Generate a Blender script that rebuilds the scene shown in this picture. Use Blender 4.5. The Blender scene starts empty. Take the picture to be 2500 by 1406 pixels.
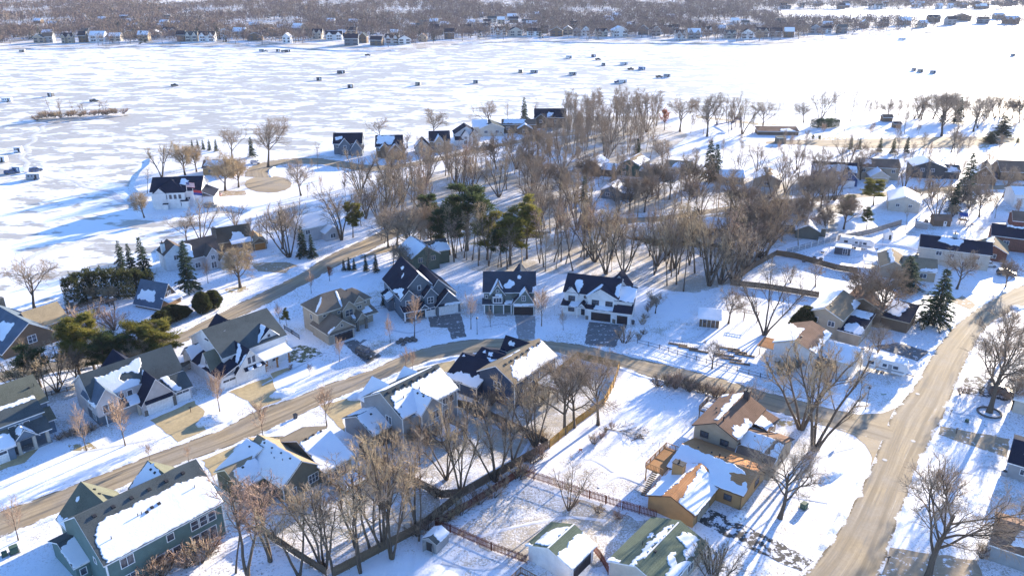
import bpy, math, random
import numpy as np
from mathutils import Vector, Matrix
from mathutils.geometry import tessellate_polygon
C = bpy.context.scene
COL = C.collection
PI = math.pi
# ------------------------------------------------------------------ camera geometry
FPX, TANP, CAMH = 1944.0, 0.4156, 83.0
PIT = math.atan(TANP); SP, CP = math.sin(PIT), math.cos(PIT)
SUN_AZ, SUN_EL = math.radians(39.0), math.radians(13.2)   # azimuth to the right of +Y

def P(x, y, z=0.0):
    """ground point (at height z) seen at photo pixel x, y"""
    dx = (x - 1250) / FPX; dy = (y - 703) / FPX
    t = (CAMH - z) / (SP + dy * CP)
    return Vector((dx * t, (CP - dy * SP) * t, z))

def hgt(x, yb, yt, z0=0.0):
    """height of an upright thing whose foot is at pixel yb and top at pixel yt"""
    Y = P(x, yb, z0).y; q = (703 - yt) / FPX
    return Y * (q * CP - SP) / (CP + q * SP) + CAMH - z0

def ppm(y):
    return CP * (y - (703 - FPX * TANP)) / CAMH

# ------------------------------------------------------------------ objects
def tag(o, label=None, cat=None, group=None, kind=None):
    if label: o['label'] = label
    if cat: o['category'] = cat
    if group: o['group'] = group
    if kind: o['kind'] = kind
    return o

def empty(name, loc=(0, 0, 0), rz=0, label=None, cat=None, group=None):
    o = bpy.data.objects.new(name, None); COL.objects.link(o)
    o.location = loc; o.rotation_euler = (0, 0, rz); o.empty_display_size = .1
    return tag(o, label, cat, group)

def link(name, me, parent=None, loc=(0, 0, 0), rz=0):
    o = bpy.data.objects.new(name, me); COL.objects.link(o)
    o.location = loc; o.rotation_euler = (0, 0, rz)
    if parent: o.parent = parent
    return o

def kids(o):
    return [c for c in bpy.data.objects if c.parent == o]

class MB:
    """collects shapes for ONE mesh"""
    def __init__(s): s.v = []; s.f = []; s.m = []; s.mats = []
    def mi(s, mat):
        if mat not in s.mats: s.mats.append(mat)
        return s.mats.index(mat)
    def add(s, vs, fs, mat):
        n = len(s.v); s.v += [tuple(v) for v in vs]; k = s.mi(mat)
        for f in fs: s.f.append(tuple(i + n for i in f)); s.m.append(k)
    def box(s, x0, y0, z0, x1, y1, z1, mat):
        s.add([(x0,y0,z0),(x1,y0,z0),(x1,y1,z0),(x0,y1,z0),(x0,y0,z1),(x1,y0,z1),(x1,y1,z1),(x0,y1,z1)],
              [(3,2,1,0),(4,5,6,7),(0,1,5,4),(1,2,6,5),(2,3,7,6),(3,0,4,7)], mat)
    def bar(s, a, b, w, mat, h=None):
        a, b = Vector(a), Vector(b); d = (b - a).normalized()
        u = d.cross(Vector((0, 0, 1)))
        u = Vector((1, 0, 0)) if u.length < 1e-4 else u.normalized()
        n = u.cross(d).normalized(); u *= w / 2; n *= (h or w) / 2
        vs = [a-u-n, a+u-n, a+u+n, a-u+n, b-u-n, b+u-n, b+u+n, b-u+n]
        s.add(vs, [(0,1,2,3),(7,6,5,4),(0,4,5,1),(1,5,6,2),(2,6,7,3),(3,7,4,0)], mat)
    def tube(s, pts, rad, mat, k=6, cap=True):
        pts = [Vector(p) for p in pts]; n = len(pts)
        if not hasattr(rad, '__len__'): rad = [rad] * n
        vs = []; fs = []
        for i, p in enumerate(pts):
            t = (pts[min(i+1, n-1)] - pts[max(i-1, 0)]).normalized()
            u = t.cross(Vector((.31, .22, .92))); u = u.normalized() if u.length > .05 else t.cross(Vector((1, 0, 0))).normalized()
            w = t.cross(u)
            for j in range(k):
                a = 2 * PI * j / k; vs.append(p + (u * math.cos(a) + w * math.sin(a)) * rad[i])
        for i in range(n - 1):
            for j in range(k):
                fs.append((i*k+j, i*k+(j+1) % k, (i+1)*k+(j+1) % k, (i+1)*k+j))
        if cap: fs += [tuple(range(k))[::-1], tuple((n-1)*k+j for j in range(k))]
        s.add(vs, fs, mat)
    def prism(s, poly, z0, z1, mat, side=None):
        n = len(poly); vs = [(p[0], p[1], z0) for p in poly] + [(p[0], p[1], z1) for p in poly]
        s.add(vs, [tuple(range(n, 2*n))], mat)
        s.add(vs, [(i, (i+1) % n, n+(i+1) % n, n+i) for i in range(n)] + [tuple(range(n))[::-1]], side or mat)
    def loft(s, rings, mat, cap=True):
        n = len(rings[0]); vs = [p for r in rings for p in r]; fs = []
        for i in range(len(rings) - 1):
            for j in range(n): fs.append((i*n+j, i*n+(j+1) % n, (i+1)*n+(j+1) % n, (i+1)*n+j))
        if cap: fs += [tuple(range(n))[::-1], tuple((len(rings)-1)*n+j for j in range(n))]
        s.add(vs, fs, mat)
    def mesh(s, name, smooth=False):
        me = bpy.data.meshes.new(name); me.from_pydata(s.v, [], s.f)
        for m in s.mats: me.materials.append(m)
        me.polygons.foreach_set('material_index', s.m)
        if smooth: me.polygons.foreach_set('use_smooth', [True] * len(s.f))
        me.update(); return me
    def build(s, name, parent=None, loc=(0, 0, 0), rz=0, smooth=False):
        return link(name, s.mesh(name, smooth), parent, loc, rz)

def np_mesh(name, V, tris, mat, quads=None, smooth=False):
    """fast mesh from numpy arrays"""
    me = bpy.data.meshes.new(name)
    V = np.asarray(V, np.float32); nt = len(tris); nq = 0 if quads is None else len(quads)
    me.vertices.add(len(V)); me.vertices.foreach_set('co', V.ravel())
    loops = np.concatenate([np.asarray(tris, np.int32).reshape(-1)] + ([np.asarray(quads, np.int32).reshape(-1)] if nq else []))
    me.loops.add(len(loops)); me.loops.foreach_set('vertex_index', loops)
    me.polygons.add(nt + nq)
    st = np.concatenate([np.arange(nt) * 3, nt * 3 + np.arange(nq) * 4]).astype(np.int32)
    me.polygons.foreach_set('loop_start', st)
    if smooth: me.polygons.foreach_set('use_smooth', np.ones(nt + nq, bool))
    me.materials.append(mat); me.update(calc_edges=True); me.validate()
    return me

# ------------------------------------------------------------------ materials
class NT:
    def __init__(s, name):
        s.m = bpy.data.materials.new(name); s.m.use_nodes = True; s.t = s.m.node_tree
        s.b = s.t.nodes['Principled BSDF']
    def n(s, typ, **kw):
        x = s.t.nodes.new(typ)
        for k, v in kw.items():
            if k in x.inputs: s.set(x, k, v)
            else: setattr(x, k, v)
        return x
    def set(s, x, k, v):
        if hasattr(v, 'is_output'): s.t.links.new(v, x.inputs[k])
        else: x.inputs[k].default_value = v
    def pos(s, obj=False):
        return s.n('ShaderNodeTexCoord').outputs['Object'] if obj else s.n('ShaderNodeNewGeometry').outputs['Position']
    def noise(s, vec, scale, detail=3, rough=.6, sc=None, rot=0):
        if sc or rot:
            mp = s.n('ShaderNodeMapping'); s.t.links.new(vec, mp.inputs[0])
            if sc: mp.inputs['Scale'].default_value = sc
            mp.inputs['Rotation'].default_value = (0, 0, rot); vec = mp.outputs[0]
        x = s.n('ShaderNodeTexNoise'); s.t.links.new(vec, x.inputs['Vector'])
        x.inputs['Scale'].default_value = scale; x.inputs['Detail'].default_value = detail; x.inputs['Roughness'].default_value = rough
        return x.outputs[0]
    def ramp(s, fac, lo, hi, a=0., b=1.):
        x = s.n('ShaderNodeMapRange'); s.t.links.new(fac, x.inputs[0])
        for i, v in enumerate((lo, hi, a, b)): x.inputs[i+1].default_value = v
        return x.outputs[0]
    def mix(s, fac, a, b, mode='MIX'):
        x = s.n('ShaderNodeMix', data_type='RGBA', blend_type=mode)
        for i, v in ((0, fac), (6, a), (7, b)):
            if hasattr(v, 'is_output'): s.t.links.new(v, x.inputs[i])
            elif i == 0: x.inputs[0].default_value = v
            else: x.inputs[i].default_value = (*v, 1)
        return x.outputs[2]
    def math(s, op, a, b=0.):
        x = s.n('ShaderNodeMath', operation=op)
        for i, v in enumerate((a, b)):
            if hasattr(v, 'is_output'): s.t.links.new(v, x.inputs[i])
            else: x.inputs[i].default_value = v
        return x.outputs[0]
    def out(s, col, rough=.8, bump=None, dist=.05, strength=1., metal=0., spec=None):
        if hasattr(col, 'is_output'): s.t.links.new(col, s.b.inputs['Base Color'])
        else: s.b.inputs['Base Color'].default_value = (*col, 1)
        s.b.inputs['Roughness'].default_value = rough; s.b.inputs['Metallic'].default_value = metal
        if spec is not None: s.b.inputs['Specular IOR Level'].default_value = spec
        if bump is not None:
            x = s.n('ShaderNodeBump'); s.t.links.new(bump, x.inputs['Height'])
            x.inputs['Distance'].default_value = dist; x.inputs['Strength'].default_value = strength
            s.t.links.new(x.outputs[0], s.b.inputs['Normal'])
        return s.m

_mc = {}
def cached(f):
    def g(*a):
        k = (f.__name__,) + a
        if k not in _mc: _mc[k] = f(*a)
        return _mc[k]
    return g

def shade(c, k): return tuple(min(1, x * k) for x in c)

@cached
def plain(name, col, rough=.7, metal=0.):
    t = NT(name); n = t.noise(t.pos(True), 2.3, 3)
    return t.out(t.mix(t.ramp(n, .3, .7), shade(col, .82), shade(col, 1.12)), rough, None, metal=metal, spec=.3)

@cached
def siding(name, col):
    """painted lap siding: thin board courses and weathering"""
    t = NT(name); p = t.pos(True)
    w = t.n('ShaderNodeTexWave', wave_type='BANDS', bands_direction='Z', wave_profile='SAW', Scale=2.2); t.t.links.new(p, w.inputs['Vector'])
    n = t.noise(p, .7, 5); c = t.mix(t.ramp(n, .3, .7), shade(col, .86), shade(col, 1.1))
    line = t.ramp(w.outputs[1], .0, .16, .72, 1.)
    c = t.mix(1., c, line, 'MULTIPLY')
    return t.out(c, .75, w.outputs[1], .02, .6, spec=.25)

@cached
def shingle(name, col):
    t = NT(name); p = t.pos(True)
    n = t.noise(p, 5.5, 4, .7); b = t.noise(p, .35, 3)
    c = t.mix(t.ramp(n, .25, .75), shade(col, .55), shade(col, 1.45))
    c = t.mix(t.ramp(b, .35, .7), c, shade(col, 1.3))
    w = t.n('ShaderNodeTexWave', wave_type='BANDS', bands_direction='Z', wave_profile='SAW', Scale=2.6, Distortion=.6); t.t.links.new(p, w.inputs['Vector'])
    c = t.mix(1., c, t.ramp(w.outputs[1], 0, .25, .7, 1.), 'MULTIPLY')
    return t.out(c, 1., n, .03, .8, spec=.05)

@cached
def stone(name, col):
    t = NT(name); p = t.pos(True)
    v = t.n('ShaderNodeTexVoronoi', Scale=3.2); t.t.links.new(p, v.inputs['Vector'])
    c = t.mix(t.ramp(v.outputs[0], 0, .5), shade(col, 1.25), shade(col, .6))
    return t.out(c, .9, v.outputs[0], .04, .7)

@cached
def wood(name, col):
    t = NT(name); p = t.pos(True); n = t.noise(p, 3, 4, .7, (6, 6, .7))
    return t.out(t.mix(t.ramp(n, .3, .7), shade(col, .6), shade(col, 1.25)), .85, n, .01, .5, spec=.2)

def m_snow(name, grass=.0, bumpy=1.):
    """snow; grass > 0 lets dry blades and litter show through in drifts"""
    t = NT(name); p = t.pos()
    big = t.noise(p, .05, 4); mid = t.noise(p, .55, 5, .65); fine = t.noise(p, 3.2, 4, .7)
    c = t.mix(t.ramp(mid, .3, .7), (.80, .81, .84), (.88, .88, .885))
    if grass:
        a = t.math('ADD', t.math('MULTIPLY', big, .5), t.math('MULTIPLY', fine, .5))
        a = t.math('ADD', a, t.math('MULTIPLY', t.math('SUBTRACT', mid, .5), .22))
        msk = t.ramp(a, .575 - grass * .06, .65 - grass * .05)
        bl = t.noise(p, 1.1, 3)
        c = t.mix(t.math('MULTIPLY', msk, .8), c, t.mix(t.ramp(bl, .35, .65), (.20, .15, .085), (.36, .29, .17)))
        sp = t.noise(p, 1.9, 2, .8); zone = t.ramp(t.noise(p, .035, 3), .44, .58)
        c = t.mix(t.math('MULTIPLY', t.ramp(sp, .55, .63, 0, .75), zone), c, (.26, .21, .15))     # leaf litter and blades
        tr = t.noise(p, 1., 3, .6, (.5, .05, 1), .7)
        c = t.mix(t.ramp(tr, .6, .7, 0, .35), c, (.66, .67, .70))                                 # trodden, wind-packed streaks
    h = t.math('ADD', t.math('MULTIPLY', mid, .7), t.math('MULTIPLY', fine, .3))
    return t.out(c, .65, h, .16 * bumpy, .85, spec=.2)

def m_ice():
    """wind-scoured lake: drifts of snow over bare grey ice"""
    t = NT('lake_ice'); p = t.pos()
    a = t.noise(p, 1., 4, .55, (.05, .10, 1), .45); b = t.noise(p, 1., 3, .6, (.2, .4, 1), .2)
    big = t.noise(p, .0035, 2)
    m = t.math('ADD', t.math('MULTIPLY', a, .72), t.math('MULTIPLY', b, .28))
    sx = t.n('ShaderNodeSeparateXYZ'); t.t.links.new(p, sx.inputs[0])
    m = t.math('ADD', m, t.math('MULTIPLY', t.math('SUBTRACT', big, .5), .35))
    # drifts lie thicker in the lee of the near shore
    edge = t.ramp(sx.outputs[1], 330, 250, 0, .06)
    m = t.math('ADD', m, edge)
    m = t.math('ADD', m, t.ramp(sx.outputs[0], 60, 330, 0, .02))
    s = t.ramp(m, .487, .53)
    ice = t.mix(t.ramp(b, .3, .7), (.37, .345, .305), (.50, .47, .42)); ice = t.mix(t.ramp(sx.outputs[0], 40, 380, 0, .55), ice, (.66, .64, .60))
    c = t.mix(s, ice, (.86, .865, .875))
    tr = t.noise(p, 1., 2, .5, (.9, .03, 1), 1.1)
    return t.out(t.mix(t.ramp(tr, .66, .7, 0, .25), c, (.6, .6, .6)), .5, s, .08, .6, spec=.3)

def m_road(name, base, snow=.3):
    """dry salted asphalt; UV runs across (x 0..1) and along (y, metres)"""
    t = NT(name); uv = t.n('ShaderNodeUVMap').outputs[0]; p = t.pos()
    st = t.noise(uv, 1., 5, .65, (11, .045, 1)); f = t.noise(p, 1.7, 5, .7); b = t.noise(p, .12, 3)
    c = t.mix(t.ramp(st, .32, .68), shade(base, .6), shade(base, 1.3))
    st2 = t.noise(uv, 1., 3, .6, (26, .12, 1))
    c = t.mix(t.ramp(st2, .58, .68, 0, .6), c, shade((base[0], base[0]*.95, base[0]*.9), .5))
    c = t.mix(t.ramp(b, .4, .65, 0, .5), c, shade((base[0], base[0]*.92, base[0]*.82), .85))
    c = t.mix(t.ramp(f, .45, .75, 0, .55), c, shade(base, .66))
    su = t.n('ShaderNodeSeparateXYZ'); t.t.links.new(uv, su.inputs[0])
    rut = t.math('ABSOLUTE', t.math('SUBTRACT', t.math('ABSOLUTE', t.math('SUBTRACT', su.outputs[0], .5)), .21))
    rut = t.math('ADD', rut, t.math('MULTIPLY', t.math('SUBTRACT', st, .5), .12)); c = t.mix(t.ramp(rut, .02, .075, .42, 0), c, shade(base, .5))   # wheel ruts
    e = t.math('ABSOLUTE', t.math('SUBTRACT', su.outputs[0], .5))
    e = t.math('ADD', e, t.math('MULTIPLY', t.math('SUBTRACT', f, .5), .10))
    c = t.mix(t.ramp(e, .43, .465), c, shade(base, .4))              # wet gutter
    e2 = t.math('ADD', e, t.math('MULTIPLY', t.math('SUBTRACT', t.noise(p, .35, 4, .7), .5), .5))
    c = t.mix(t.ramp(e2, .46, .50, 0, .85), c, (.8, .8, .8))          # snow left along the kerb
    wet = t.noise(uv, 1., 4, .6, (1.6, .035, 1)); c = t.mix(t.ramp(wet, .56, .66, 0, .6), c, (.13, .125, .12))
    sl = t.math('ADD', t.math('MULTIPLY', st, .6), t.math('MULTIPLY', f, .4))
    c = t.mix(t.ramp(sl, .60, .66, 0, snow), c, (.8, .8, .8))
    return t.out(c, .85, f, .02, .6, spec=.25)

def m_paving(name, base, snow=.0, joints=True):
    t = NT(name); p = t.pos()
    n = t.noise(p, 1.3, 5, .7); b = t.noise(p, .25, 4)
    c = t.mix(t.ramp(n, .3, .7), shade(base, .8), shade(base, 1.18)); c = t.mix(t.ramp(b, .4, .7, 0, .5), c, shade(base, .65))
    if snow:
        f = t.noise(p, .8, 6, .75)
        c = t.mix(t.ramp(f, .62 - snow * .2, .66 - snow * .2), c, (.82, .82, .84))
    return t.out(c, .85, n, .02, .5, spec=.25)

@cached
def m_bark(name, col):
    t = NT(name); o = t.n('ShaderNodeObjectInfo').outputs['Random']; p = t.pos(True)
    n = t.noise(p, 2.5, 3, .6, (3, 3, .5))
    c = t.mix(t.ramp(n, .3, .7), shade(col, .65), shade(col, 1.3))
    return t.out(t.mix(t.ramp(o, 0, 1, 0, .45), c, shade(col, 1.6)), .95, spec=.1)

@cached
def m_leaf(name, col, col2):
    t = NT(name); o = t.n('ShaderNodeObjectInfo').outputs['Random']; p = t.pos(True)
    n = t.noise(p, .9, 3)
    c = t.mix(t.ramp(n, .35, .65), col, col2); c = t.mix(t.ramp(o, 0, 1, 0, .35), c, shade(col, .6)); t.out(c, .9, spec=.1)
    tr = t.n('ShaderNodeBsdfTranslucent'); t.t.links.new(c, tr.inputs[0]); mx = t.n('ShaderNodeMixShader'); mx.inputs[0].default_value = .4
    t.t.links.new(t.b.outputs[0], mx.inputs[1]); t.t.links.new(tr.outputs[0], mx.inputs[2]); t.t.links.new(mx.outputs[0], t.t.nodes['Material Output'].inputs[0]); return t.m

SNOW = m_snow('snow', 0., .6)
WHITE = plain('white_paint', (.80, .80, .79)); BLACK = plain('black_metal', (.03, .03, .033), .5)
def _glass():
    t = NT('window_glass'); n = t.noise(t.pos(True), 1.1, 2)
    return t.out(t.mix(t.ramp(n, .4, .6), (.03, .035, .05), (.10, .12, .15)), .12, spec=.6)
GLASS = _glass()
GREYTRIM = plain('grey_trim', (.33, .34, .36)); DARKTRIM = plain('dark_trim', (.06, .05, .045)); TANTRIM = plain('tan_trim', (.48, .41, .31))
CEDAR = wood('cedar', (.36, .18, .065)); OLDWOOD = wood('weathered_wood', (.16, .115, .08)); REDWOOD = wood('red_stained_wood', (.16, .055, .035))
# ------------------------------------------------------------------ trees
R = np.random.default_rng(11)
def tubes_np(lines, k):
    V = []; Q = []; n0 = 0
    ca = np.cos(np.arange(k) * 2 * PI / k); sa = np.sin(np.arange(k) * 2 * PI / k)
    for pts, rad in lines:
        n = len(pts); t = np.empty_like(pts); t[1:-1] = pts[2:] - pts[:-2]; t[0] = pts[1] - pts[0]; t[-1] = pts[-1] - pts[-2]
        t /= np.linalg.norm(t, axis=1)[:, None] + 1e-9
        u = np.cross(t, np.array([.43, .37, .82])); u /= np.linalg.norm(u, axis=1)[:, None] + 1e-9; w = np.cross(t, u)
        ring = pts[:, None, :] + rad[:, None, None] * (ca[None, :, None] * u[:, None, :] + sa[None, :, None] * w[:, None, :])
        V.append(ring.reshape(-1, 3))
        i = np.arange(n - 1)[:, None] * k; j = np.arange(k)[None, :]; jn = (j + 1) % k
        Q.append(np.stack([i + j, i + jn, i + k + jn, i + k + j], -1).reshape(-1, 4) + n0); n0 += n * k
    return np.concatenate(V), np.concatenate(Q)

def grow(rng, L, spec, origin=(0, 0, 0), d0=(0, 0, 1), r0=.3):
    """spec per level: (children, t_from, angle, length factor, wander, up-pull, radius factor, points)"""
    out = [[] for _ in range(len(spec) + 1)]
    def br(p, d, ln, r, lv, rmin):
        ch, t0, ang, lf, wand, up, rf, npt = spec[lv] if lv < len(spec) else (0, 0, 0, 0, .12, .05, 0, 3)
        pts = [np.array(p, float)]; dirs = [d]; st = ln / (npt - 1)
        for i in range(npt - 1):
            d = d + rng.normal(0, wand, 3) + np.array([0, 0, up]); d = d / np.linalg.norm(d)
            pts.append(pts[-1] + d * st); dirs.append(d)
        pts = np.array(pts); tt = np.linspace(0, 1, npt); tip = .35 if lv == 0 else .3
        rad = np.maximum(r * (1 - (1 - tip) * tt), rmin)
        if lv == 0: rad[0] *= 1.35
        out[lv].append((pts, rad))
        if not ch: return
        n = max(1, int(round(ch * rng.uniform(.8, 1.2)))); az = rng.uniform(0, 2 * PI)
        for c in range(n):
            t = t0 + (1 - t0) * ((c + rng.uniform(0, .9)) / n); i = min(int(t * (npt - 1)), npt - 2); f = t * (npt - 1) - i
            q = pts[i] * (1 - f) + pts[i + 1] * f; dd = dirs[i + 1]
            az += 2.4 + rng.normal(0, .5)
            a = np.cross(dd, [0, .2, 1.]) ; a = a / np.linalg.norm(a) if np.linalg.norm(a) > .05 else np.array([1., 0, 0]); b = np.cross(dd, a)
            th = ang * rng.uniform(.7, 1.25); nd = dd * math.cos(th) + (a * math.cos(az) + b * math.sin(az)) * math.sin(th)
            if nd[2] < -.25 and lv < 2: nd[2] *= .2
            nd /= np.linalg.norm(nd)
            l2 = ln * lf * rng.uniform(.65, 1.15) * (1.15 - .45 * t if lv == 0 else 1.1 - .35 * t)
            br(q, nd, l2, max(r * rf * (1 - .5 * t), rmin), lv + 1, rmin * .75)
    br(np.array(origin, float), np.array(d0, float), L, r0, 0, .05)
    return out

def merge(*o):
    n = max(len(x) for x in o); return [sum((x[i] for x in o if i < len(x)), []) for i in range(n)]

BARK = m_bark('bark', (.105, .083, .064)); TWIG = m_bark('twig', (.33, .26, .19)); TWIGR = m_bark('reddish_twig', (.37, .27, .20)); TWIGG = m_bark('tan_twig', (.38, .295, .19))
TWIGD = m_bark('dark_twig', (.235, .18, .13)); TWIGP = m_bark('plum_twig', (.33, .235, .185))
TREES = {}
LITE = []
def tri_cloud(rng, cen, dirs, ln, wd):
    """leaf-sized slivers: one thin triangle per point, along dirs"""
    n = len(cen); d = dirs / (np.linalg.norm(dirs, axis=1)[:, None] + 1e-9)
    s = np.cross(d, rng.normal(0, 1, (n, 3))); s /= np.linalg.norm(s, axis=1)[:, None] + 1e-9
    ln = np.broadcast_to(np.asarray(ln, float), (n,))[:, None]; wd = np.broadcast_to(np.asarray(wd, float), (n,))[:, None]
    V = np.stack([cen - s * wd / 2, cen + s * wd / 2, cen + d * ln], 1).reshape(-1, 3)
    return V, np.arange(3 * n).reshape(-1, 3)

def twiglets(br, k, ln=1., wd=.02):
    """the finest twigs, k to each outermost branch"""
    A = np.array([p[0] for p, r in br]); B = np.array([p[-1] for p, r in br]); M = np.array([p[len(p)//2] for p, r in br]); A, B, M = (np.repeat(x, k, 0) for x in (A, B, M))
    t = R.uniform(.1, 1, (len(A), 1)); c = np.where(t < .5, A + (M - A) * t * 2, M + (B - M) * (t * 2 - 1)); d = B - A; d /= np.linalg.norm(d, axis=1)[:, None] + 1e-9
    d = d + R.normal(0, .42, d.shape) + np.array([0, 0, .15]); return tri_cloud(R, c, d, R.uniform(.5, 1.2, len(c)) * ln, wd)

def reg(kind, br, nthick, tm, cm, tscale=1., fine=0):
    trunk = sum(br[:nthick], []); crown = sum(br[nthick:], [])
    allp = np.concatenate([p for p, r in trunk + crown]); H = allp[:, 2].max(); Wd = np.percentile(np.hypot(allp[:, 0], allp[:, 1]), 96)
    if tscale != 1.: crown = [(p, r * tscale) for p, r in crown]
    v, q = tubes_np(trunk, 5); m1 = np_mesh(kind + '_trunk', v, [], tm, q, True)
    v, q = tubes_np(crown, 3); t = []
    if fine: fv, ft = twiglets(br[-1], fine); t = ft + len(v); v = np.concatenate([v, fv])
    m2 = np_mesh(kind + '_crown', v, t, cm, q)
    TREES.setdefault(kind, []).append((m1, m2, H, Wd))

for i in range(4):      # wide spreading yard tree
    reg('spread', grow(R, 7.5, [(9, .34, .75, 1.05, .06, .02, .55, 7), (7, .25, .62, .55, .16, .05, .55, 6), (6, .2, .62, .55, .2, .03, .6, 5), (6, .15, .65, .55, .22, .02, .7, 4)], r0=.34), 3, BARK, TWIG, .8, 2)
for i in range(3):      # vase: several stems from low down, fine upright tips
    o = []
    for k in range(5):
        a = k * 1.25 + R.uniform(-.4, .4); tl = R.uniform(.22, .6)
        o.append(grow(R, R.uniform(10, 15), [(8, .4, .5, .34, .09, .02, .5, 8), (5, .25, .55, .5, .17, .05, .6, 5), (6, .15, .55, .55, .22, .03, .7, 4)], (math.cos(a)*.25, math.sin(a)*.25, 0), (math.cos(a)*tl, math.sin(a)*tl, 1), .22))
    reg('vase', merge(*o), 2, BARK, (TWIG, TWIGG, TWIGD)[i], .85, 2)
for i in range(5):      # slim woodland tree, bare for half its height
    reg('slim', grow(R, 17, [(11, .45, .5, .27, .045, .02, .45, 9), (5, .2, .55, .5, .16, .05, .6, 5), (6, .15, .6, .6, .22, .03, .7, 4)], d0=(R.uniform(-.16, .16), R.uniform(-.12, .12), 1), r0=.2), 2, BARK, (TWIG, TWIGP, TWIG, TWIGD, TWIGG)[i], .85, 1)
for i in range(4):      # slim forked pair
    a = R.uniform(0, 6.3)
    reg('fork', merge(*[grow(R, 16 * R.uniform(.85, 1), [(10, .42, .55, .3, .06, .03, .45, 9), (5, .2, .55, .5, .16, .05, .6, 5), (6, .15, .6, .6, .22, .03, .7, 4)], d0=(s * .17 * math.cos(a), s * .17 * math.sin(a), 1), r0=.19) for s in (-1, 1)]), 2, BARK, (TWIG, TWIGD, TWIGP, TWIGG)[i], .85, 1)
for i in range(4):      # young street tree: short trunk, dense egg of fine upright twigs
    reg('young', grow(R, 6.2, [(16, .3, .55, .55, .02, .05, .5, 6), (7, .15, .45, .5, .08, .10, .6, 4), (6, .1, .5, .5, .15, .08, .7, 3)], r0=.10), 1, BARK, TWIGR, .62)
for i in range(3):      # oak-like round, very twiggy, brown
    reg('round', grow(R, 6.5, [(12, .3, .8, .85, .05, .03, .5, 6), (8, .2, .6, .5, .16, .04, .55, 5), (8, .15, .65, .5, .22, .02, .6, 4), (6, .1, .7, .5, .25, .0, .7, 3)], r0=.3), 2, BARK, TWIGG, .9, 1)
for i in range(3):      # dense dark-twigged
    reg('dense', grow(R, 7.5, [(13, .25, .7, .85, .05, .03, .5, 7), (8, .2, .6, .5, .16, .04, .55, 5), (8, .15, .65, .5, .22, .02, .6, 4), (5, .1, .7, .5, .25, .0, .7, 3)], r0=.3), 2, BARK, TWIGD, .9, 1)
for i in range(4):      # light versions for the mass of trees that show smallest
    b_ = grow(R, 14, [(12, .4, .5, .28, .05, .02, .45, 6), (6, .2, .6, .5, .16, .05, .7, 3), (6, .1, .65, .7, .2, .03, .8, 3)], d0=(R.uniform(-.1, .1), R.uniform(-.1, .1), 1), r0=.22)
    L_ = sum(b_, []); v_, q_ = tubes_np([(p, np.maximum(r, .035)) for p, r in sum(b_[:3], [])], 3); f_ = twiglets(b_[2] + b_[3], 2, 1.2, .05); LITE.append((v_, q_, f_[0], f_[1], v_[:, 2].max()))
for i in range(4):      # bare shrub: many stems from the ground
    o = []
    for k in range(14):
        a = R.uniform(0, 6.3); tl = R.uniform(.1, .8); rr = R.uniform(0, .5)
        o.append(grow(R, R.uniform(1.6, 3), [(6, .2, .5, .5, .08, .04, .6, 5), (6, .15, .55, .5, .15, .03, .7, 3)], (math.cos(a)*rr, math.sin(a)*rr, 0), (math.cos(a)*tl, math.sin(a)*tl, 1), .03))
    reg('shrub', merge(*o), 1, BARK, (TWIG, TWIGR, TWIGP, TWIGG)[i], .62)

def reg_leafy(kind, trunk_lines, V, T, leaf):
    v, q = tubes_np(trunk_lines, 5); m1 = np_mesh(kind + '_trunk', v, [], BARK, q, True)
    m2 = np_mesh(kind + '_crown', V, T, leaf)
    TREES.setdefault(kind, []).append((m1, m2, V[:, 2].max(), np.percentile(np.hypot(V[:, 0], V[:, 1]), 96)))
SPRUCE = m_leaf('spruce_needles', (.035, .062, .042), (.075, .105, .065)); PINE = m_leaf('pine_needles', (.14, .15, .035), (.27, .23, .06))
DPINE = m_leaf('dark_pine_needles', (.045, .08, .04), (.11, .125, .045)); ARBOR = m_leaf('arborvitae_scales', (.04, .058, .026), (.095, .095, .04)); RUST = m_leaf('rust_leaves', (.30, .085, .04), (.38, .16, .07))
for i in range(3):      # spruce: drooping boughs in whorls
    H = 13.; Vs = []; nb = 0
    for z in np.arange(.9, H, .42):
        rad = 3.1 * (1 - z / H) ** .85 * R.uniform(.72, 1.15) + .12
        for k in range(int(7 + 5 * (1 - z / H))):
            a = R.uniform(0, 6.283); r = rad * R.uniform(.55, 1.15); m = max(4, int(r * 9))
            t = R.uniform(.12, 1, m); px = r * t; pz = z + .25 * t - .42 * r * t * t
            cen = np.stack([np.cos(a) * px, np.sin(a) * px, pz], 1) + R.normal(0, .07, (m, 3))
            sd = R.choice([-1, 1], m) * R.uniform(.2, 1., m)
            d = np.stack([np.cos(a) - sd * np.sin(a), np.sin(a) + sd * np.cos(a), R.uniform(-.55, .15, m)], 1)
            Vs.append(tri_cloud(R, cen, d, R.uniform(.35, .75, m), .26)[0])
    V = np.concatenate(Vs); reg_leafy('spruce', [(np.array([[0, 0, 0], [0, 0, H * .5], [0, 0, H * .98]]), np.array([.22, .13, .02]))], V, np.arange(len(V)).reshape(-1, 3), SPRUCE)
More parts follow.
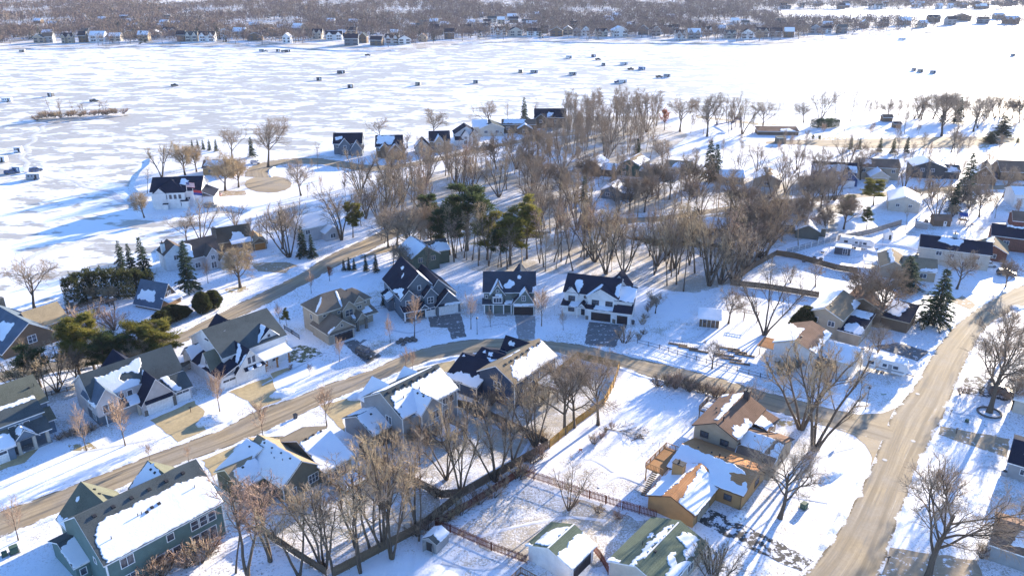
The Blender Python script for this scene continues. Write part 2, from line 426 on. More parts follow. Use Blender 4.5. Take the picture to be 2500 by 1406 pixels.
for kind, leaf, sq in (('pine', PINE, 1.), ('pine', PINE, 1.), ('darkpine', DPINE, 1.1), ('darkpine', DPINE, 1.1)):
    H = 12.; br = grow(R, H, [(15, .3, 1.1, .3, .03, .03, .4, 8), (4, .3, .6, .5, .1, .1, .6, 4)], r0=.22); Vs = []
    ends = [p[-1] for p, r in br[1] + br[2]] + [p[len(p)//2] for p, r in br[1] + br[2]]
    for e in ends:
        m = 75; o = R.normal(0, 1, (m, 3)); o /= np.linalg.norm(o, axis=1)[:, None]; o *= R.uniform(.1, 1, (m, 1)) ** .6
        o *= np.array([1., 1., .55]) * R.uniform(.5, 1.25) * sq
        Vs.append(tri_cloud(R, e + o, o * np.array([1, 1, .5]) + np.array([0, 0, .35]), R.uniform(.3, .6, m), .16)[0])
    V = np.concatenate(Vs); reg_leafy(kind, br[0] + br[1], V, np.arange(len(V)).reshape(-1, 3), leaf)
for i in range(2):      # arborvitae: dense upright flame
    m = 7000; t = R.uniform(0, 1, m) ** .85; a = R.uniform(0, 6.283, m); prof = 1.25 * np.sin(np.clip(t * 2.6 + .42, 0, PI)) ** .6 * (1 + .10 * np.sin(a * 3 + t * 9) + .08 * np.sin(a * 7 - t * 15))
    r = prof * R.uniform(.72, 1., m); cen = np.stack([np.cos(a) * r, np.sin(a) * r, .12 + t * 3.9], 1)
    d = np.stack([np.cos(a) * .55, np.sin(a) * .55, R.uniform(.4, 1.3, m)], 1) + R.normal(0, .25, (m, 3))
    V, T = tri_cloud(R, cen, d, R.uniform(.2, .45, m), .14)
    reg_leafy('arbor', [(np.array([[0, 0, 0], [0, 0, 3.4]]), np.array([.12, .04]))], V, T, ARBOR)
br = grow(R, 4.2, [(12, .3, .6, .5, .04, .04, .5, 6), (6, .2, .5, .5, .12, .06, .6, 4)], r0=.09)
cc = np.concatenate([p for p, r in br[2]]); cc = np.repeat(cc, 3, 0) + R.normal(0, .12, (len(cc) * 3, 3)); V, T = tri_cloud(R, cc, R.normal(0, 1, cc.shape), .3, .16)
reg_leafy('rust', br[0] + br[1], V, T, RUST)

NICE = {'spread': 'bare_tree', 'vase': 'bare_tree', 'slim': 'bare_tree', 'fork': 'bare_tree', 'young': 'street_tree', 'round': 'bare_tree', 'dense': 'bare_tree', 'shrub': 'bare_shrub', 'spruce': 'spruce_tree', 'pine': 'pine_tree', 'darkpine': 'pine_tree', 'arbor': 'arborvitae', 'rust': 'small_tree'}
CATS = {'shrub': 'shrub', 'arbor': 'evergreen'}
RT = random.Random(5); BARE_N = [0]
def tree(kind, x, yb, yt=None, label=None, group=None, wid=None, h=None, z=0., rz=None, lean=(0, 0), var=None):
    """x, yb foot pixel; yt top pixel (or h metres); wid crown radius in metres"""
    vs = TREES[kind]; i = RT.randrange(len(vs)) if var is None else var % len(vs); m1, m2, H, Wd = vs[i]
    p = P(x, yb, z); hh = h if h else hgt(x, yb, yt, z); s = hh / H; sw = s if wid is None else wid / Wd
    name = NICE[kind]
    e = empty(name, p, RT.uniform(0, 6.28) if rz is None else rz, label, CATS.get(kind, 'tree'), group or {'shrub': 'bare shrubs about the yards', 'young': 'young street trees', 'spruce': 'dark spruces', 'pine': 'pines', 'darkpine': 'pines', 'arbor': 'clipped evergreens'}.get(kind, 'bare trees' if kind != 'rust' else None))
    e.rotation_euler.x, e.rotation_euler.y = lean if lean != (0, 0) else (RT.gauss(0, .05), RT.gauss(0, .05)) if name == 'bare_tree' else (RT.gauss(0, .02), RT.gauss(0, .02))
    e.scale = (sw, sw * RT.uniform(.92, 1.08), s)
    link('stem' if kind == 'shrub' else 'trunk', m1, e); link('twigs' if kind == 'shrub' else 'crown', m2, e)
    return e
# ------------------------------------------------------------------ world, sun, camera
LAKEZ = -.9
def setup():
    w = bpy.data.worlds.new("World"); C.world = w; w.use_nodes = True; nt = w.node_tree
    sky = nt.nodes.new('ShaderNodeTexSky'); sky.sky_type = 'NISHITA'; sky.sun_disc = False
    sky.sun_elevation = SUN_EL; sky.sun_rotation = SUN_AZ; sky.altitude = 250; sky.air_density = 1.3; sky.dust_density = .4; sky.ozone_density = 2.2
    hs = nt.nodes.new('ShaderNodeMix'); hs.data_type = 'RGBA'; hs.blend_type = 'MULTIPLY'; hs.inputs[0].default_value = 1; hs.inputs[7].default_value = (.66, .88, 1.36, 1); nt.links.new(sky.outputs[0], hs.inputs[6])
    bg = nt.nodes['Background']; nt.links.new(hs.outputs[2], bg.inputs[0]); bg.inputs[1].default_value = .098
    l = bpy.data.lights.new('sun', 'SUN'); l.energy = 5.; l.angle = math.radians(.5); l.color = (1., .855, .66)
    o = bpy.data.objects.new('sun', l); COL.objects.link(o)
    d = Vector((math.sin(SUN_AZ) * math.cos(SUN_EL), math.cos(SUN_AZ) * math.cos(SUN_EL), math.sin(SUN_EL)))
    o.rotation_euler = (-d).to_track_quat('-Z', 'Y').to_euler(); o.location = d * 400
    cam = bpy.data.cameras.new('camera'); cam.sensor_width = 36; cam.lens = 36 * FPX / 2500; cam.clip_start = 1; cam.clip_end = 20000
    co = bpy.data.objects.new('camera', cam); COL.objects.link(co); co.location = (0, 0, CAMH); co.rotation_euler = (PI / 2 - PIT, 0, 0)
    C.camera = co
    v = C.view_settings; v.view_transform = 'Standard'; v.look = 'None'; v.gamma = 1; v.exposure = 1.74
    C.render.engine = 'CYCLES'; cy = C.cycles; cy.max_bounces = 5; cy.diffuse_bounces = 3; cy.glossy_bounces = 2; cy.volume_bounces = 1; cy.transparent_max_bounces = 8
    cy.use_denoising = True
    try: cy.denoiser = 'OPENIMAGEDENOISE'
    except Exception: pass
setup()

def tess(pts2):
    return tessellate_polygon([[Vector((p[0], p[1], 0)) for p in pts2]])

def densify(pts, step):
    out = []
    for a, b in zip(pts, pts[1:]):
        n = max(1, int((Vector(b) - Vector(a)).length / step))
        out += [Vector(a).lerp(Vector(b), i / n) for i in range(n)]
    return out + [Vector(pts[-1])]

def smooth_line(pts, step=2.):
    """Catmull-Rom through the points"""
    pts = [Vector(p) for p in pts]; out = []
    for i in range(len(pts) - 1):
        p0, p1, p2, p3 = pts[max(i-1, 0)], pts[i], pts[i+1], pts[min(i+2, len(pts)-1)]
        n = max(2, int((p2 - p1).length / step))
        for k in range(n):
            t = k / n; out.append(.5 * (2*p1 + (p2-p0)*t + (2*p0-5*p1+4*p2-p3)*t*t + (3*p1-p0-3*p2+p3)*t**3))
    return out + [pts[-1]]

def resample(pts, n):
    d = [0.]
    for a, b in zip(pts, pts[1:]): d.append(d[-1] + (b - a).length)
    o = []; j = 0
    for i in range(n):
        s = d[-1] * i / (n - 1)
        while j < len(d) - 2 and d[j+1] < s: j += 1
        o.append(pts[j].lerp(pts[j+1], min(1, (s - d[j]) / max(1e-6, d[j+1] - d[j]))))
    return o

NEAR = m_snow('yard_snow', .75); FAR = m_snow('far_bank_snow', 2.2); ICE = m_ice()
def land(name, px, mat, extra=None, skirt=5., step=6., jit=1.2):
    """a flat snowy land sheet whose bank slopes down under the ice"""
    rr = random.Random(3); line = densify([P(*q) for q in px], step)
    line = [p + Vector((rr.uniform(-jit, jit), rr.uniform(-jit, jit), 0)) for p in line]
    poly = line + [Vector(e) for e in extra]
    m = MB(); m.add([(p.x, p.y, 0) for p in poly], [t for t in tess(poly)], mat)
    n = len(line); nor = []
    for i in range(n):
        t = (line[min(i+1, n-1)] - line[max(i-1, 0)]).normalized(); nor.append(Vector((-t.y, t.x, 0)))
    vs = [(p.x, p.y, 0) for p in line] + [(p.x + q.x * skirt, p.y + q.y * skirt, LAKEZ - .6) for p, q in zip(line, nor)]
    m.add(vs, [(i, i+1, n+i+1, n+i) for i in range(n-1)], mat)
    return tag(m.build(name), kind='structure')

SHORE = [(-900, 980), (-300, 800), (0, 762), (110, 752), (200, 690), (270, 668), (390, 640), (405, 600), (480, 570), (545, 545), (612, 515), (560, 505), (480, 512), (400, 524), (345, 525), (328, 480), (335, 430), (370, 385), (440, 358), (520, 350), (600, 352), (690, 378), (780, 362), (890, 340), (1010, 325), (1110, 305), (1220, 285), (1370, 258), (1500, 258), (1640, 275), (1740, 282), (1800, 285), (1900, 283), (1980, 281), (2100, 282), (2250, 284), (2400, 284), (2560, 286), (2900, 290)]
land('ground', SHORE, NEAR, [(900, 330, 0), (900, -250, 0), (-500, -250, 0)], 4.)
FSH = [(-900, 140), (-300, 125), (0, 121), (60, 119), (150, 119), (250, 116), (350, 113), (500, 113), (600, 111), (650, 113), (750, 119), (820, 123), (900, 124), (960, 123), (1040, 116), (1100, 108), (1200, 103), (1300, 100), (1400, 103), (1500, 105), (1700, 106), (1850, 108), (1950, 102), (2050, 95), (2150, 86), (2300, 79), (2500, 72), (2900, 60)]
land('ground', FSH[::-1], FAR, [(-4000, 700, 0), (-4000, 5000, 0), (4000, 5000, 0), (4000, 1000, 0)], 6., 12., 2.5)
m = MB(); m.box(-4000, -300, LAKEZ - .3, 4000, 1400, LAKEZ, ICE); tag(m.build('lake'), kind='structure')
m = MB(); q = [(1915, 41), (1960, 33), (2050, 27), (2300, 27), (2500, 27), (2900, 28), (2900, 56), (2600, 52), (2500, 50), (2350, 50), (2200, 48), (2100, 47), (2000, 45)]
m.prism([P(*a) for a in q], -.05, .12, SNOW); tag(m.build('lake'), kind='structure')

ROADM = m_road('street_asphalt', (.36, .28, .175), .30)
def ribbon(name, up, lo, mat, z, n=None):
    a = smooth_line([P(*q) for q in up]); b = smooth_line([P(*q) for q in lo])
    L = sum((p - q).length for p, q in zip(a, a[1:])); n = n or int(L / 2.5)
    a = resample(a, n); b = resample(b, n); m = MB(); vs = []; s = 0; uvs = []
    for i in range(n):
        if i: s += ((a[i] + b[i]) / 2 - (a[i-1] + b[i-1]) / 2).length
        for k in range(5):
            t = k / 4; p = a[i].lerp(b[i], t); vs.append((p.x, p.y, z + .05 * (1 - (2*t - 1) ** 2))); uvs.append((t, s))
    m.add(vs, [(i*5+k, (i+1)*5+k, (i+1)*5+k+1, i*5+k+1) for i in range(n-1) for k in range(4)], mat)
    o = m.build(name, smooth=True); uv = o.data.uv_layers.new(name='UVMap')
    for l in o.data.loops: uv.data[l.index].uv = uvs[l.vertex_index]
    if o.data.polygons[0].normal.z < 0: o.data.flip_normals()
    tag(o, kind='structure'); return a, b

BK = random.Random(8)
BANKM = m_snow('plowed_snow', .55, 1.3)
def bank(line, w=1.3, h=.38, off=0., name='snow_bank', gaps=()):
    """ridge of plowed snow along a world line"""
    line = resample(line, max(3, int(sum((p - q).length for p, q in zip(line, line[1:])) / .6))); m = MB(); n = len(line); run = []
    ph = [BK.uniform(0, 6.3) for _ in range(4)]
    def flush():
        if len(run) > 3:
            vs = []; K = 6
            for i, (p, q, e) in enumerate(run):
                en = min(1., i / 3., (len(run) - 1 - i) / 3.); hh = h * e * en; ww = w * (.7 + .5 * e)
                for k in range(K):
                    t = k / (K - 1); zz = hh * math.sin(PI * t) ** .7 * BK.uniform(.7, 1.25) if 0 < k < K - 1 else -.03
                    c = p + q * (off + ww * (t - .5) + BK.uniform(-.08, .08)); vs.append((c.x, c.y, zz))
            m.add(vs, [(i*K+k, i*K+k+1, (i+1)*K+k+1, (i+1)*K+k) for i in range(len(run)-1) for k in range(K-1)], BANKM)
    for i in range(n):
        t = (line[min(i+1, n-1)] - line[max(i-1, 0)]).normalized(); q = Vector((-t.y, t.x, 0)); s = i * .6
        e = .55 + .3 * math.sin(s * .21 + ph[0]) + .25 * math.sin(s * .47 + ph[1]) + .2 * math.sin(s * 1.3 + ph[2])
        if any((line[i] - g).length < r for g, r in gaps): flush(); run = []; continue
        run.append((line[i], q, max(.12, e)))
    flush()
    if m.v: tag(m.build(name, smooth=True), kind='structure')

GAPS = [(P(*q), r) for q, r in (((466, 1064), 6.5), ((650, 985), 6.5), ((912, 880), 4), ((1120, 824), 4), ((1284, 824), 3), ((1462, 845), 5), ((505, 1120), 5), ((790, 1000), 5), ((2291, 1048), 4.5), ((2170, 1370), 5), ((1968, 1378), 4), ((2260, 865), 3), ((1085, 905), 4), ((2100, 1040), 11), ((2080, 1010), 9), ((2060, 1050), 8), ((2190, 1000), 6), ((2130, 1110), 5))]
U1 = [(-260, 1340), (0, 1248), (166, 1188), (333, 1123), (535, 1049), (620, 1004), (744, 960), (800, 937), (908, 901), (977, 870), (1036, 849), (1127, 831), (1219, 826), (1291, 828), (1415, 841), (1531, 868), (1714, 911), (1855, 951), (1950, 977), (2044, 1002), (2180, 1038)]
L1 = [(-260, 1412), (0, 1313), (142, 1254), (421, 1140), (592, 1077), (706, 1027), (800, 980), (855, 960), (983, 905), (1040, 885), (1120, 868), (1219, 857), (1353, 862), (1409, 874), (1500, 893), (1585, 920), (1700, 953), (1855, 996), (1946, 1021), (2041, 1047), (2180, 1088)]
a, b = ribbon('street', U1, L1, ROADM, .02); bank(a, off=.5, gaps=GAPS); bank(b, off=-.5, gaps=GAPS)
LE = [(1860, 1540), (1957, 1406), (2008, 1350), (2055, 1278), (2094, 1206), (2126, 1140), (2142, 1100), (2160, 1055), (2181, 1004), (2217, 962), (2256, 900), (2278, 862), (2307, 821), (2350, 779), (2398, 745), (2458, 713), (2500, 696), (2700, 630)]
RE = [(2090, 1540), (2152, 1404), (2181, 1307), (2210, 1224), (2245, 1134), (2281, 1062), (2307, 1010), (2325, 962), (2350, 900), (2369, 864), (2389, 827), (2412, 796), (2458, 767), (2500, 747), (2700, 690)]
a, b = ribbon('street', LE, RE, ROADM, .035); bank(a, off=.5, gaps=GAPS); bank(b, off=-.5, gaps=GAPS)
U2 = [(-200, 940), (0, 908), (57, 893), (200, 872), (300, 852), (411, 825), (573, 745), (727, 671), (789, 631), (840, 606), (915, 572), (960, 545), (1000, 530)]
L2 = [(-200, 985), (0, 935), (60, 922), (200, 899), (300, 880), (422, 847), (499, 813), (641, 748), (770, 682), (821, 651), (898, 615), (960, 583), (1010, 560)]
a, b = ribbon('street', U2, L2, ROADM, .02); bank(a, off=.5); bank(b, off=-.5)
ribbon('street', [(880, 616), (940, 603), (1000, 593), (1070, 586)], [(880, 632), (940, 617), (1000, 606), (1070, 598)], ROADM, .03)
a, b = ribbon('street', [(597, 432), (604, 412), (640, 397), (700, 388), (770, 386), (830, 393), (890, 402), (938, 404), (1000, 398), (1060, 386), (1110, 376), (1148, 366), (1260, 343), (1330, 330), (1420, 320)],
       [(660, 434), (655, 418), (680, 405), (712, 402), (770, 402), (830, 411), (890, 419), (938, 418), (1000, 409), (1060, 398), (1120, 384), (1160, 374), (1270, 351), (1340, 338), (1430, 328)], ROADM, .02)
bank(b, off=-.5, h=.5)
ribbon('street', [(1870, 346), (1924, 342), (2032, 341), (2200, 337), (2330, 334), (2420, 335), (2500, 338), (2650, 340)], [(1870, 352), (1950, 354), (2032, 360), (2200, 364), (2330, 361), (2420, 353), (2500, 350), (2650, 352)], ROADM, .02)
ribbon('street', [(1430, 546), (1530, 533), (1620, 527), (1700, 514), (1780, 504), (1900, 488), (2080, 474), (2214, 464), (2330, 456), (2448, 452), (2600, 450)], [(1430, 560), (1530, 547), (1620, 540), (1700, 527), (1780, 517), (1900, 501), (2080, 485), (2214, 475), (2330, 467), (2448, 463), (2600, 461)], ROADM, .02)

def patch(name, px, mat, z=.028, jit=.25):
    """flat paved area, slightly ragged edge"""
    rr = random.Random(len(px)); pts = densify([P(*q) for q in px + px[:1]], 1.2)[:-1]
    pts = [p + Vector((rr.gauss(0, jit * .5), rr.gauss(0, jit * .5), 0)) for p in pts]
    m = MB(); vs = [(p.x, p.y, z) for p in pts]; m.add(vs, tess(pts), mat); o = m.build(name)
    if o.data.polygons[0].normal.z < 0: o.data.flip_normals()
    uv = o.data.uv_layers.new(name='UVMap')
    for l in o.data.loops: uv.data[l.index].uv = (.5, o.data.vertices[l.vertex_index].co.y)
    return tag(o, kind='structure')
circ = [(655 + 58 * math.cos(i * PI / 8), 450 + 21 * math.sin(i * PI / 8)) for i in range(16)]
patch('street', circ, ROADM, .03)
patch('street', [(2000, 1037), (2041, 1047), (2085, 1062), (2112, 1086), (2130, 1116), (2122, 1160), (2215, 1110), (2140, 1010)], ROADM, .028, .1)
patch('street', [(2000, 992), (2044, 1001), (2096, 1012), (2157, 1008), (2190, 995), (2222, 958), (2240, 1010), (2120, 1060)], ROADM, .031, .1)
CONC = m_paving('driveway_concrete', (.46, .36, .20)); ASPH = m_paving('driveway_asphalt', (.16, .16, .16), .2); ASPS = m_paving('snowy_asphalt', (.07, .065, .06), .62); TAN = m_paving('sanded_drive', (.38, .29, .19), .25); GREYC = m_paving('grey_concrete', (.30, .30, .30), .15)
for px, mt in (([(366, 1026), (474, 978), (500, 1003), (492, 1030), (504, 1049), (436, 1079), (400, 1050)], CONC), ([(558, 956), (663, 919), (676, 965), (690, 975), (628, 1000), (604, 978)], CONC),
        ([(660, 912), (700, 897), (712, 903), (668, 925)], CONC), ([(838, 838), (866, 828), (932, 868), (897, 890)], ASPH), ([(1045, 774), (1125, 765), (1138, 823), (1103, 828), (1093, 800), (1051, 799)], ASPH), ([(1257, 771), (1307, 771), (1306, 828), (1264, 826)], GREYC),
        ([(1439, 786), (1530, 794), (1500, 848), (1426, 841)], ASPH), ([(1060, 890), (1110, 878), (1122, 910), (1075, 905)], CONC), ([(780, 990), (877, 966), (882, 995), (836, 1022), (843, 1056), (812, 1025)], CONC), ([(494, 1122), (592, 1080), (594, 1096), (534, 1152), (516, 1163)], CONC),
        ([(1692, 1266), (1737, 1243), (1900, 1322), (1985, 1368), (1962, 1396), (1810, 1330)], ASPS), ([(2296, 1040), (2465, 1071), (2458, 1116), (2290, 1060)], TAN), ([(2166, 1335), (2386, 1368), (2404, 1420), (2150, 1412)], TAN), ([(607, 642), (698, 640), (762, 657), (740, 671), (630, 662)], TAN),
        ([(500, 466), (600, 466), (600, 476), (505, 482)], TAN), ([(2130, 845), (2190, 836), (2268, 858), (2240, 882)], ASPH), ([(2318, 735), (2350, 722), (2385, 745), (2370, 756)], TAN), ([(2330, 925), (2400, 915), (2500, 960), (2500, 985), (2350, 960)], ASPS), ([(0, 1110), (95, 1095), (60, 1128), (0, 1148)], CONC), ([(545, 760), (580, 740), (600, 752), (565, 775)], TAN)):
    patch('driveway', px, mt, .024)

LIT = m_snow('littered_snow', 2.6, 1.2)
for px in ([(900, 1120), (1080, 1225), (1020, 1295), (800, 1405), (640, 1300), (760, 1240), (830, 1180)], [(905, 1110), (1100, 1000), (1330, 1095), (1130, 1205)], [(1160, 990), (1340, 925), (1405, 885), (1500, 905), (1470, 985), (1345, 1085)], [(1095, 1300), (1280, 1180), (1590, 1275), (1480, 1380), (1300, 1370)],
        [(1080, 600), (1180, 560), (1440, 570), (1800, 600), (1880, 620), (1790, 690), (1700, 715), (1570, 700), (1440, 670), (1330, 668), (1150, 660)], [(880, 500), (1060, 420), (1290, 380), (1440, 400), (1450, 540), (1300, 580), (1100, 560), (920, 560)], [(1300, 335), (1370, 285), (1600, 285), (1680, 330), (1600, 400), (1440, 400)], [(1440, 560), (1700, 530), (1900, 505), (2050, 500), (2040, 560), (1880, 610), (1600, 600)], [(1450, 440), (1700, 430), (1950, 440), (2080, 460), (1780, 500), (1500, 525)], [(0, 970), (200, 925), (400, 880), (410, 905), (200, 965), (60, 1000)]):
    patch('woodland_floor', px, LIT, .008, .9)
# thin winter air
def haze():
    t = bpy.data.materials.new('haze'); t.use_nodes = True; nt = t.node_tree; nt.nodes.clear(); o = nt.nodes.new('ShaderNodeOutputMaterial'); v = nt.nodes.new('ShaderNodeVolumePrincipled'); v.inputs['Color'].default_value = (.72, .80, 1, 1); v.inputs['Density'].default_value = .000035; v.inputs['Anisotropy'].default_value = .2; nt.links.new(v.outputs[0], o.inputs['Volume'])
    m = MB(); m.box(-4300, -700, -4, 4300, 5300, 92, t); tag(m.build('haze'), 'thin blue winter haze over the lake', 'haze', kind='stuff')
haze()
# ------------------------------------------------------------------ houses
HR = random.Random(21)
ROOFSNOW = m_snow('roof_snow', 0., .5)
def winmesh(w, h, cols, rows, fm):
    m = MB(); t = .1; d = .07
    m.box(-w/2-t, -d, -t, w/2+t, 0, 0, fm); m.box(-w/2-t, -d, h, w/2+t, 0, h+t, fm)
    m.box(-w/2-t, -d, 0, -w/2, 0, h, fm); m.box(w/2, -d, 0, w/2+t, 0, h, fm)
    for i in range(1, cols): x = -w/2 + w*i/cols; m.box(x-.04, -d+.008, 0, x+.04, 0, h, fm)
    for i in range(1, rows): z = h*i/rows; m.box(-w/2, -d+.016, z-.025, w/2, 0, z+.025, fm)
    p = MB(); p.add([(-w/2, -.025, 0), (w/2, -.025, 0), (w/2, -.025, h), (-w/2, -.025, h)], [(0, 1, 2, 3)], GLASS)
    return m, p
_wm = {}
class House:
    def __init__(s, name, label, O, ang, wall, roof, trim=None, cat='house', group=None):
        s.e = empty(name, (O.x, O.y, 0), math.radians(ang), label, cat, group)
        s.wm, s.rm, s.tm = wall, roof, trim or WHITE; s.W = MB(); s.R = MB(); s.bl = []; s.later = []; s.roof = None
    def loc(s, px, py, z=0):
        p = P(px, py, z) - s.e.location; c, n = math.cos(s.e.rotation_euler.z), math.sin(s.e.rotation_euler.z)
        return (p.x * c + p.y * n, -p.x * n + p.y * c)
    def b(s, x0, y0, x1, y1, ze, zr=None, axis='x', z0=0., kind='gable', wall=None, roof=None, ov=.4, th=.2, inset=None, ridge=None):
        """one volume: walls from z0 to ze under a roof that rises to zr"""
        wm, rm, tm = wall or s.wm, roof or s.rm, s.tm
        s.W.box(x0, y0, z0, x1, y1, ze, wm); B = dict(x0=x0, y0=y0, x1=x1, y1=y1, ze=ze, ax=axis, pl={}); V = Vector
        if zr is None or kind == 'none': pass
        elif kind == 'gable':
            sw = axis == 'y'
            a0, a1, c0, c1 = (y0, y1, x0, x1) if sw else (x0, x1, y0, y1)
            cm = (c0 + c1) / 2 if ridge is None else ridge
            T = (lambda a, c, z: (c, a, z)) if sw else (lambda a, c, z: (a, c, z))
            s.W.add([T(a, c, z) for a in (a0, a1) for c, z in ((c0, ze), (c1, ze), (cm, zr))], [(0, 1, 2), (5, 4, 3)], wm)
            p0 = (zr - ze) / (cm - c0); p1 = (zr - ze) / (c1 - cm)
            e0, e1 = ze - ov * p0, ze - ov * p1; A0, A1 = a0 - ov, a1 + ov
            sec = [(c0 - ov, e0 + th), (cm, zr + th), (c1 + ov, e1 + th), (c1 + ov, e1), (cm, zr), (c0 - ov, e0)]
            vs = [T(a, c, z) for a in (A0, A1) for c, z in sec]
            s.R.add(vs, [(0, 1, 7, 6), (1, 2, 8, 7)], rm)
            s.R.add(vs, [(2, 3, 9, 8), (5, 0, 6, 11), (0, 5, 4, 1), (1, 4, 3, 2), (6, 7, 10, 11), (7, 8, 9, 10)], tm)
            s.R.add(vs, [(3, 4, 10, 9), (4, 5, 11, 10)], tm)
            for k, (c, z) in zip(('l', 'r') if sw else ('f', 'b'), (sec[0], sec[2])):
                o = V(T(A0, c, z)); B['pl'][k] = (o, V(T(A1, c, z)) - o, V(T(A0, cm, zr + th)) - o)
        elif kind == 'hip':
            hw = (y1 - y0) / 2 if axis == 'x' else (x1 - x0) / 2; ins = hw if inset is None else inset
            X0, X1, Y0, Y1 = x0 - ov, x1 + ov, y0 - ov, y1 + ov; z = ze + th; zz = zr + th; zb = ze - .05
            if axis == 'x': ra, rb = (x0 + ins, (y0+y1)/2, zz), (x1 - ins, (y0+y1)/2, zz)
            else: ra, rb = ((x0+x1)/2, y0 + ins, zz), ((x0+x1)/2, y1 - ins, zz)
            vs = [(X0, Y0, z), (X1, Y0, z), (X1, Y1, z), (X0, Y1, z), ra, rb, (X0, Y0, zb), (X1, Y0, zb), (X1, Y1, zb), (X0, Y1, zb)]
            s.R.add(vs, [(0, 1, 5, 4), (1, 2, 5), (2, 3, 4, 5), (3, 0, 4)] if axis == 'x' else [(0, 1, 4), (1, 2, 5, 4), (2, 3, 5), (3, 0, 4, 5)], rm)
            s.R.add(vs, [(0, 6, 7, 1), (1, 7, 8, 2), (2, 8, 9, 3), (3, 9, 6, 0), (9, 8, 7, 6)], tm)
            ym, xm = (Y0+Y1)/2, (X0+X1)/2
            B['pl'] = {'f': (V(vs[0]), V((X1-X0, 0, 0)), V((0, ra[1]-Y0, zz-z))), 'b': (V(vs[3]), V((X1-X0, 0, 0)), V((0, rb[1]-Y1, zz-z))),
                       'l': (V(vs[0]), V((0, Y1-Y0, 0)), V((ra[0]-X0, 0, zz-z))), 'r': (V(vs[1]), V((0, Y1-Y0, 0)), V((rb[0]-X1, 0, zz-z)))}
        elif kind == 'shed':      # axis names the low side
            X0, X1, Y0, Y1 = x0 - ov, x1 + ov, y0 - ov, y1 + ov; lo, hi = ze, zr
            zc = {'f': (lo, lo, hi, hi), 'b': (hi, hi, lo, lo), 'l': (lo, hi, hi, lo), 'r': (hi, lo, lo, hi)}[axis]; c = [(X0, Y0), (X1, Y0), (X1, Y1), (X0, Y1)]
            vs = [(*p, z + th) for p, z in zip(c, zc)] + [(*p, z) for p, z in zip(c, zc)]
            s.R.add(vs, [(0, 1, 2, 3)], rm); s.R.add(vs, [(0, 4, 5, 1), (1, 5, 6, 2), (2, 6, 7, 3), (3, 7, 4, 0), (7, 6, 5, 4)], tm)
            q = [V(v) for v in vs[:4]]
            B['pl']['t'] = (q[0], q[1] - q[0], q[3] - q[0])
        s.bl.append(B); return B
    def win(s, B, face, u, z, w, h, cols=2, rows=1, fm=None, kind='window', out=0.):
        fm = fm or s.tm; k = (w, h, cols, rows, fm.name)
        if k not in _wm: a, b = winmesh(w, h, cols, rows, fm); _wm[k] = (a.mesh('window_frame'), b.mesh('window_pane'))
        loc, rz = {'f': ((u, B['y0'] - out, z), 0), 'b': ((u, B['y1'] + out, z), PI), 'l': ((B['x0'] - out, u, z), -PI/2), 'r': ((B['x1'] + out, u, z), PI/2)}[face]
        o = link(kind, _wm[k][0], s.e, loc, rz); link('pane', _wm[k][1], o)
    def gdoor(s, B, face, u, w, h, mat, z=0.02, lights=True):
        m = MB(); n = max(2, int(w / 1.2)); f = s.tm; m.box(-w/2-.12, -.06, 0, -w/2, 0, h, f); m.box(w/2, -.06, 0, w/2+.12, 0, h, f); m.box(-w/2-.12, -.06, h, w/2+.12, 0, h+.14, f)
        m.box(-w/2, -.03, 0, w/2, 0, h, mat)
        for r in range(4):
            for c in range(n):
                x0 = -w/2 + w*c/n + .05; z0 = h*r/4 + .04
                m.box(x0, -.055, z0, x0 + w/n - .1, -.03, z0 + h/4 - .08, GLASS if r == 3 and lights else mat)
        loc, rz = {'f': ((u, B['y0'], z), 0), 'b': ((u, B['y1'], z), PI), 'l': ((B['x0'], u, z), -PI/2), 'r': ((B['x1'], u, z), PI/2)}[face]
        m.build('garage_door', s.e, loc, rz)
    def door(s, B, face, u, mat, z=.2, w=.95, h=2.05):
        m = MB(); m.box(-w/2-.1, -.06, 0, w/2+.1, 0, h+.1, s.tm); m.box(-w/2, -.085, 0, w/2, -.06, h, mat); m.box(-w*.3, -.1, h*.55, w*.3, -.085, h*.9, GLASS)
        loc, rz = {'f': ((u, B['y0'], z), 0), 'b': ((u, B['y1'], z), PI), 'l': ((B['x0'], u, z), -PI/2), 'r': ((B['x1'], u, z), PI/2)}[face]
        m.build('door', s.e, loc, rz)
    def snow(s, B, pl, poly=None, th=.07, jag=.16, step=.3, mat=None, name='snow_patch'):
        s.later.append(('snow', B, pl, poly, th, jag, step, mat, name))
    def vents(s, B, pl, uv, size=.32): s.later.append(('vent', B, pl, uv, size))
    def pipe(s, B, pl, uv, h=.5, r=.06): s.later.append(('pipe', B, pl, uv, h, r))
    def post(s, x, y, z1, w=.16, mat=None, z0=0):
        m = MB(); m.box(-w/2, -w/2, 0, w/2, w/2, z1 - z0, mat or s.tm); m.box(-w*.7, -w*.7, 0, w*.7, w*.7, .14, mat or s.tm); m.build('post', s.e, (x, y, z0))
    def part(s, name, m, smooth=False): return m.build(name, s.e, smooth=smooth)
    def chimney(s, x, y, w, d, z1, mat, z0=0, cap=True):
        m = MB(); m.box(x-w/2, y-d/2, z0, x+w/2, y+d/2, z1, mat)
        if cap: m.box(x-w/2-.08, y-d/2-.08, z1, x+w/2+.08, y+d/2+.08, z1+.12, BLACK); m.tube([(x, y, z1+.12), (x, y, z1+.7)], .16, BLACK, 8)
        m.build('chimney', s.e)
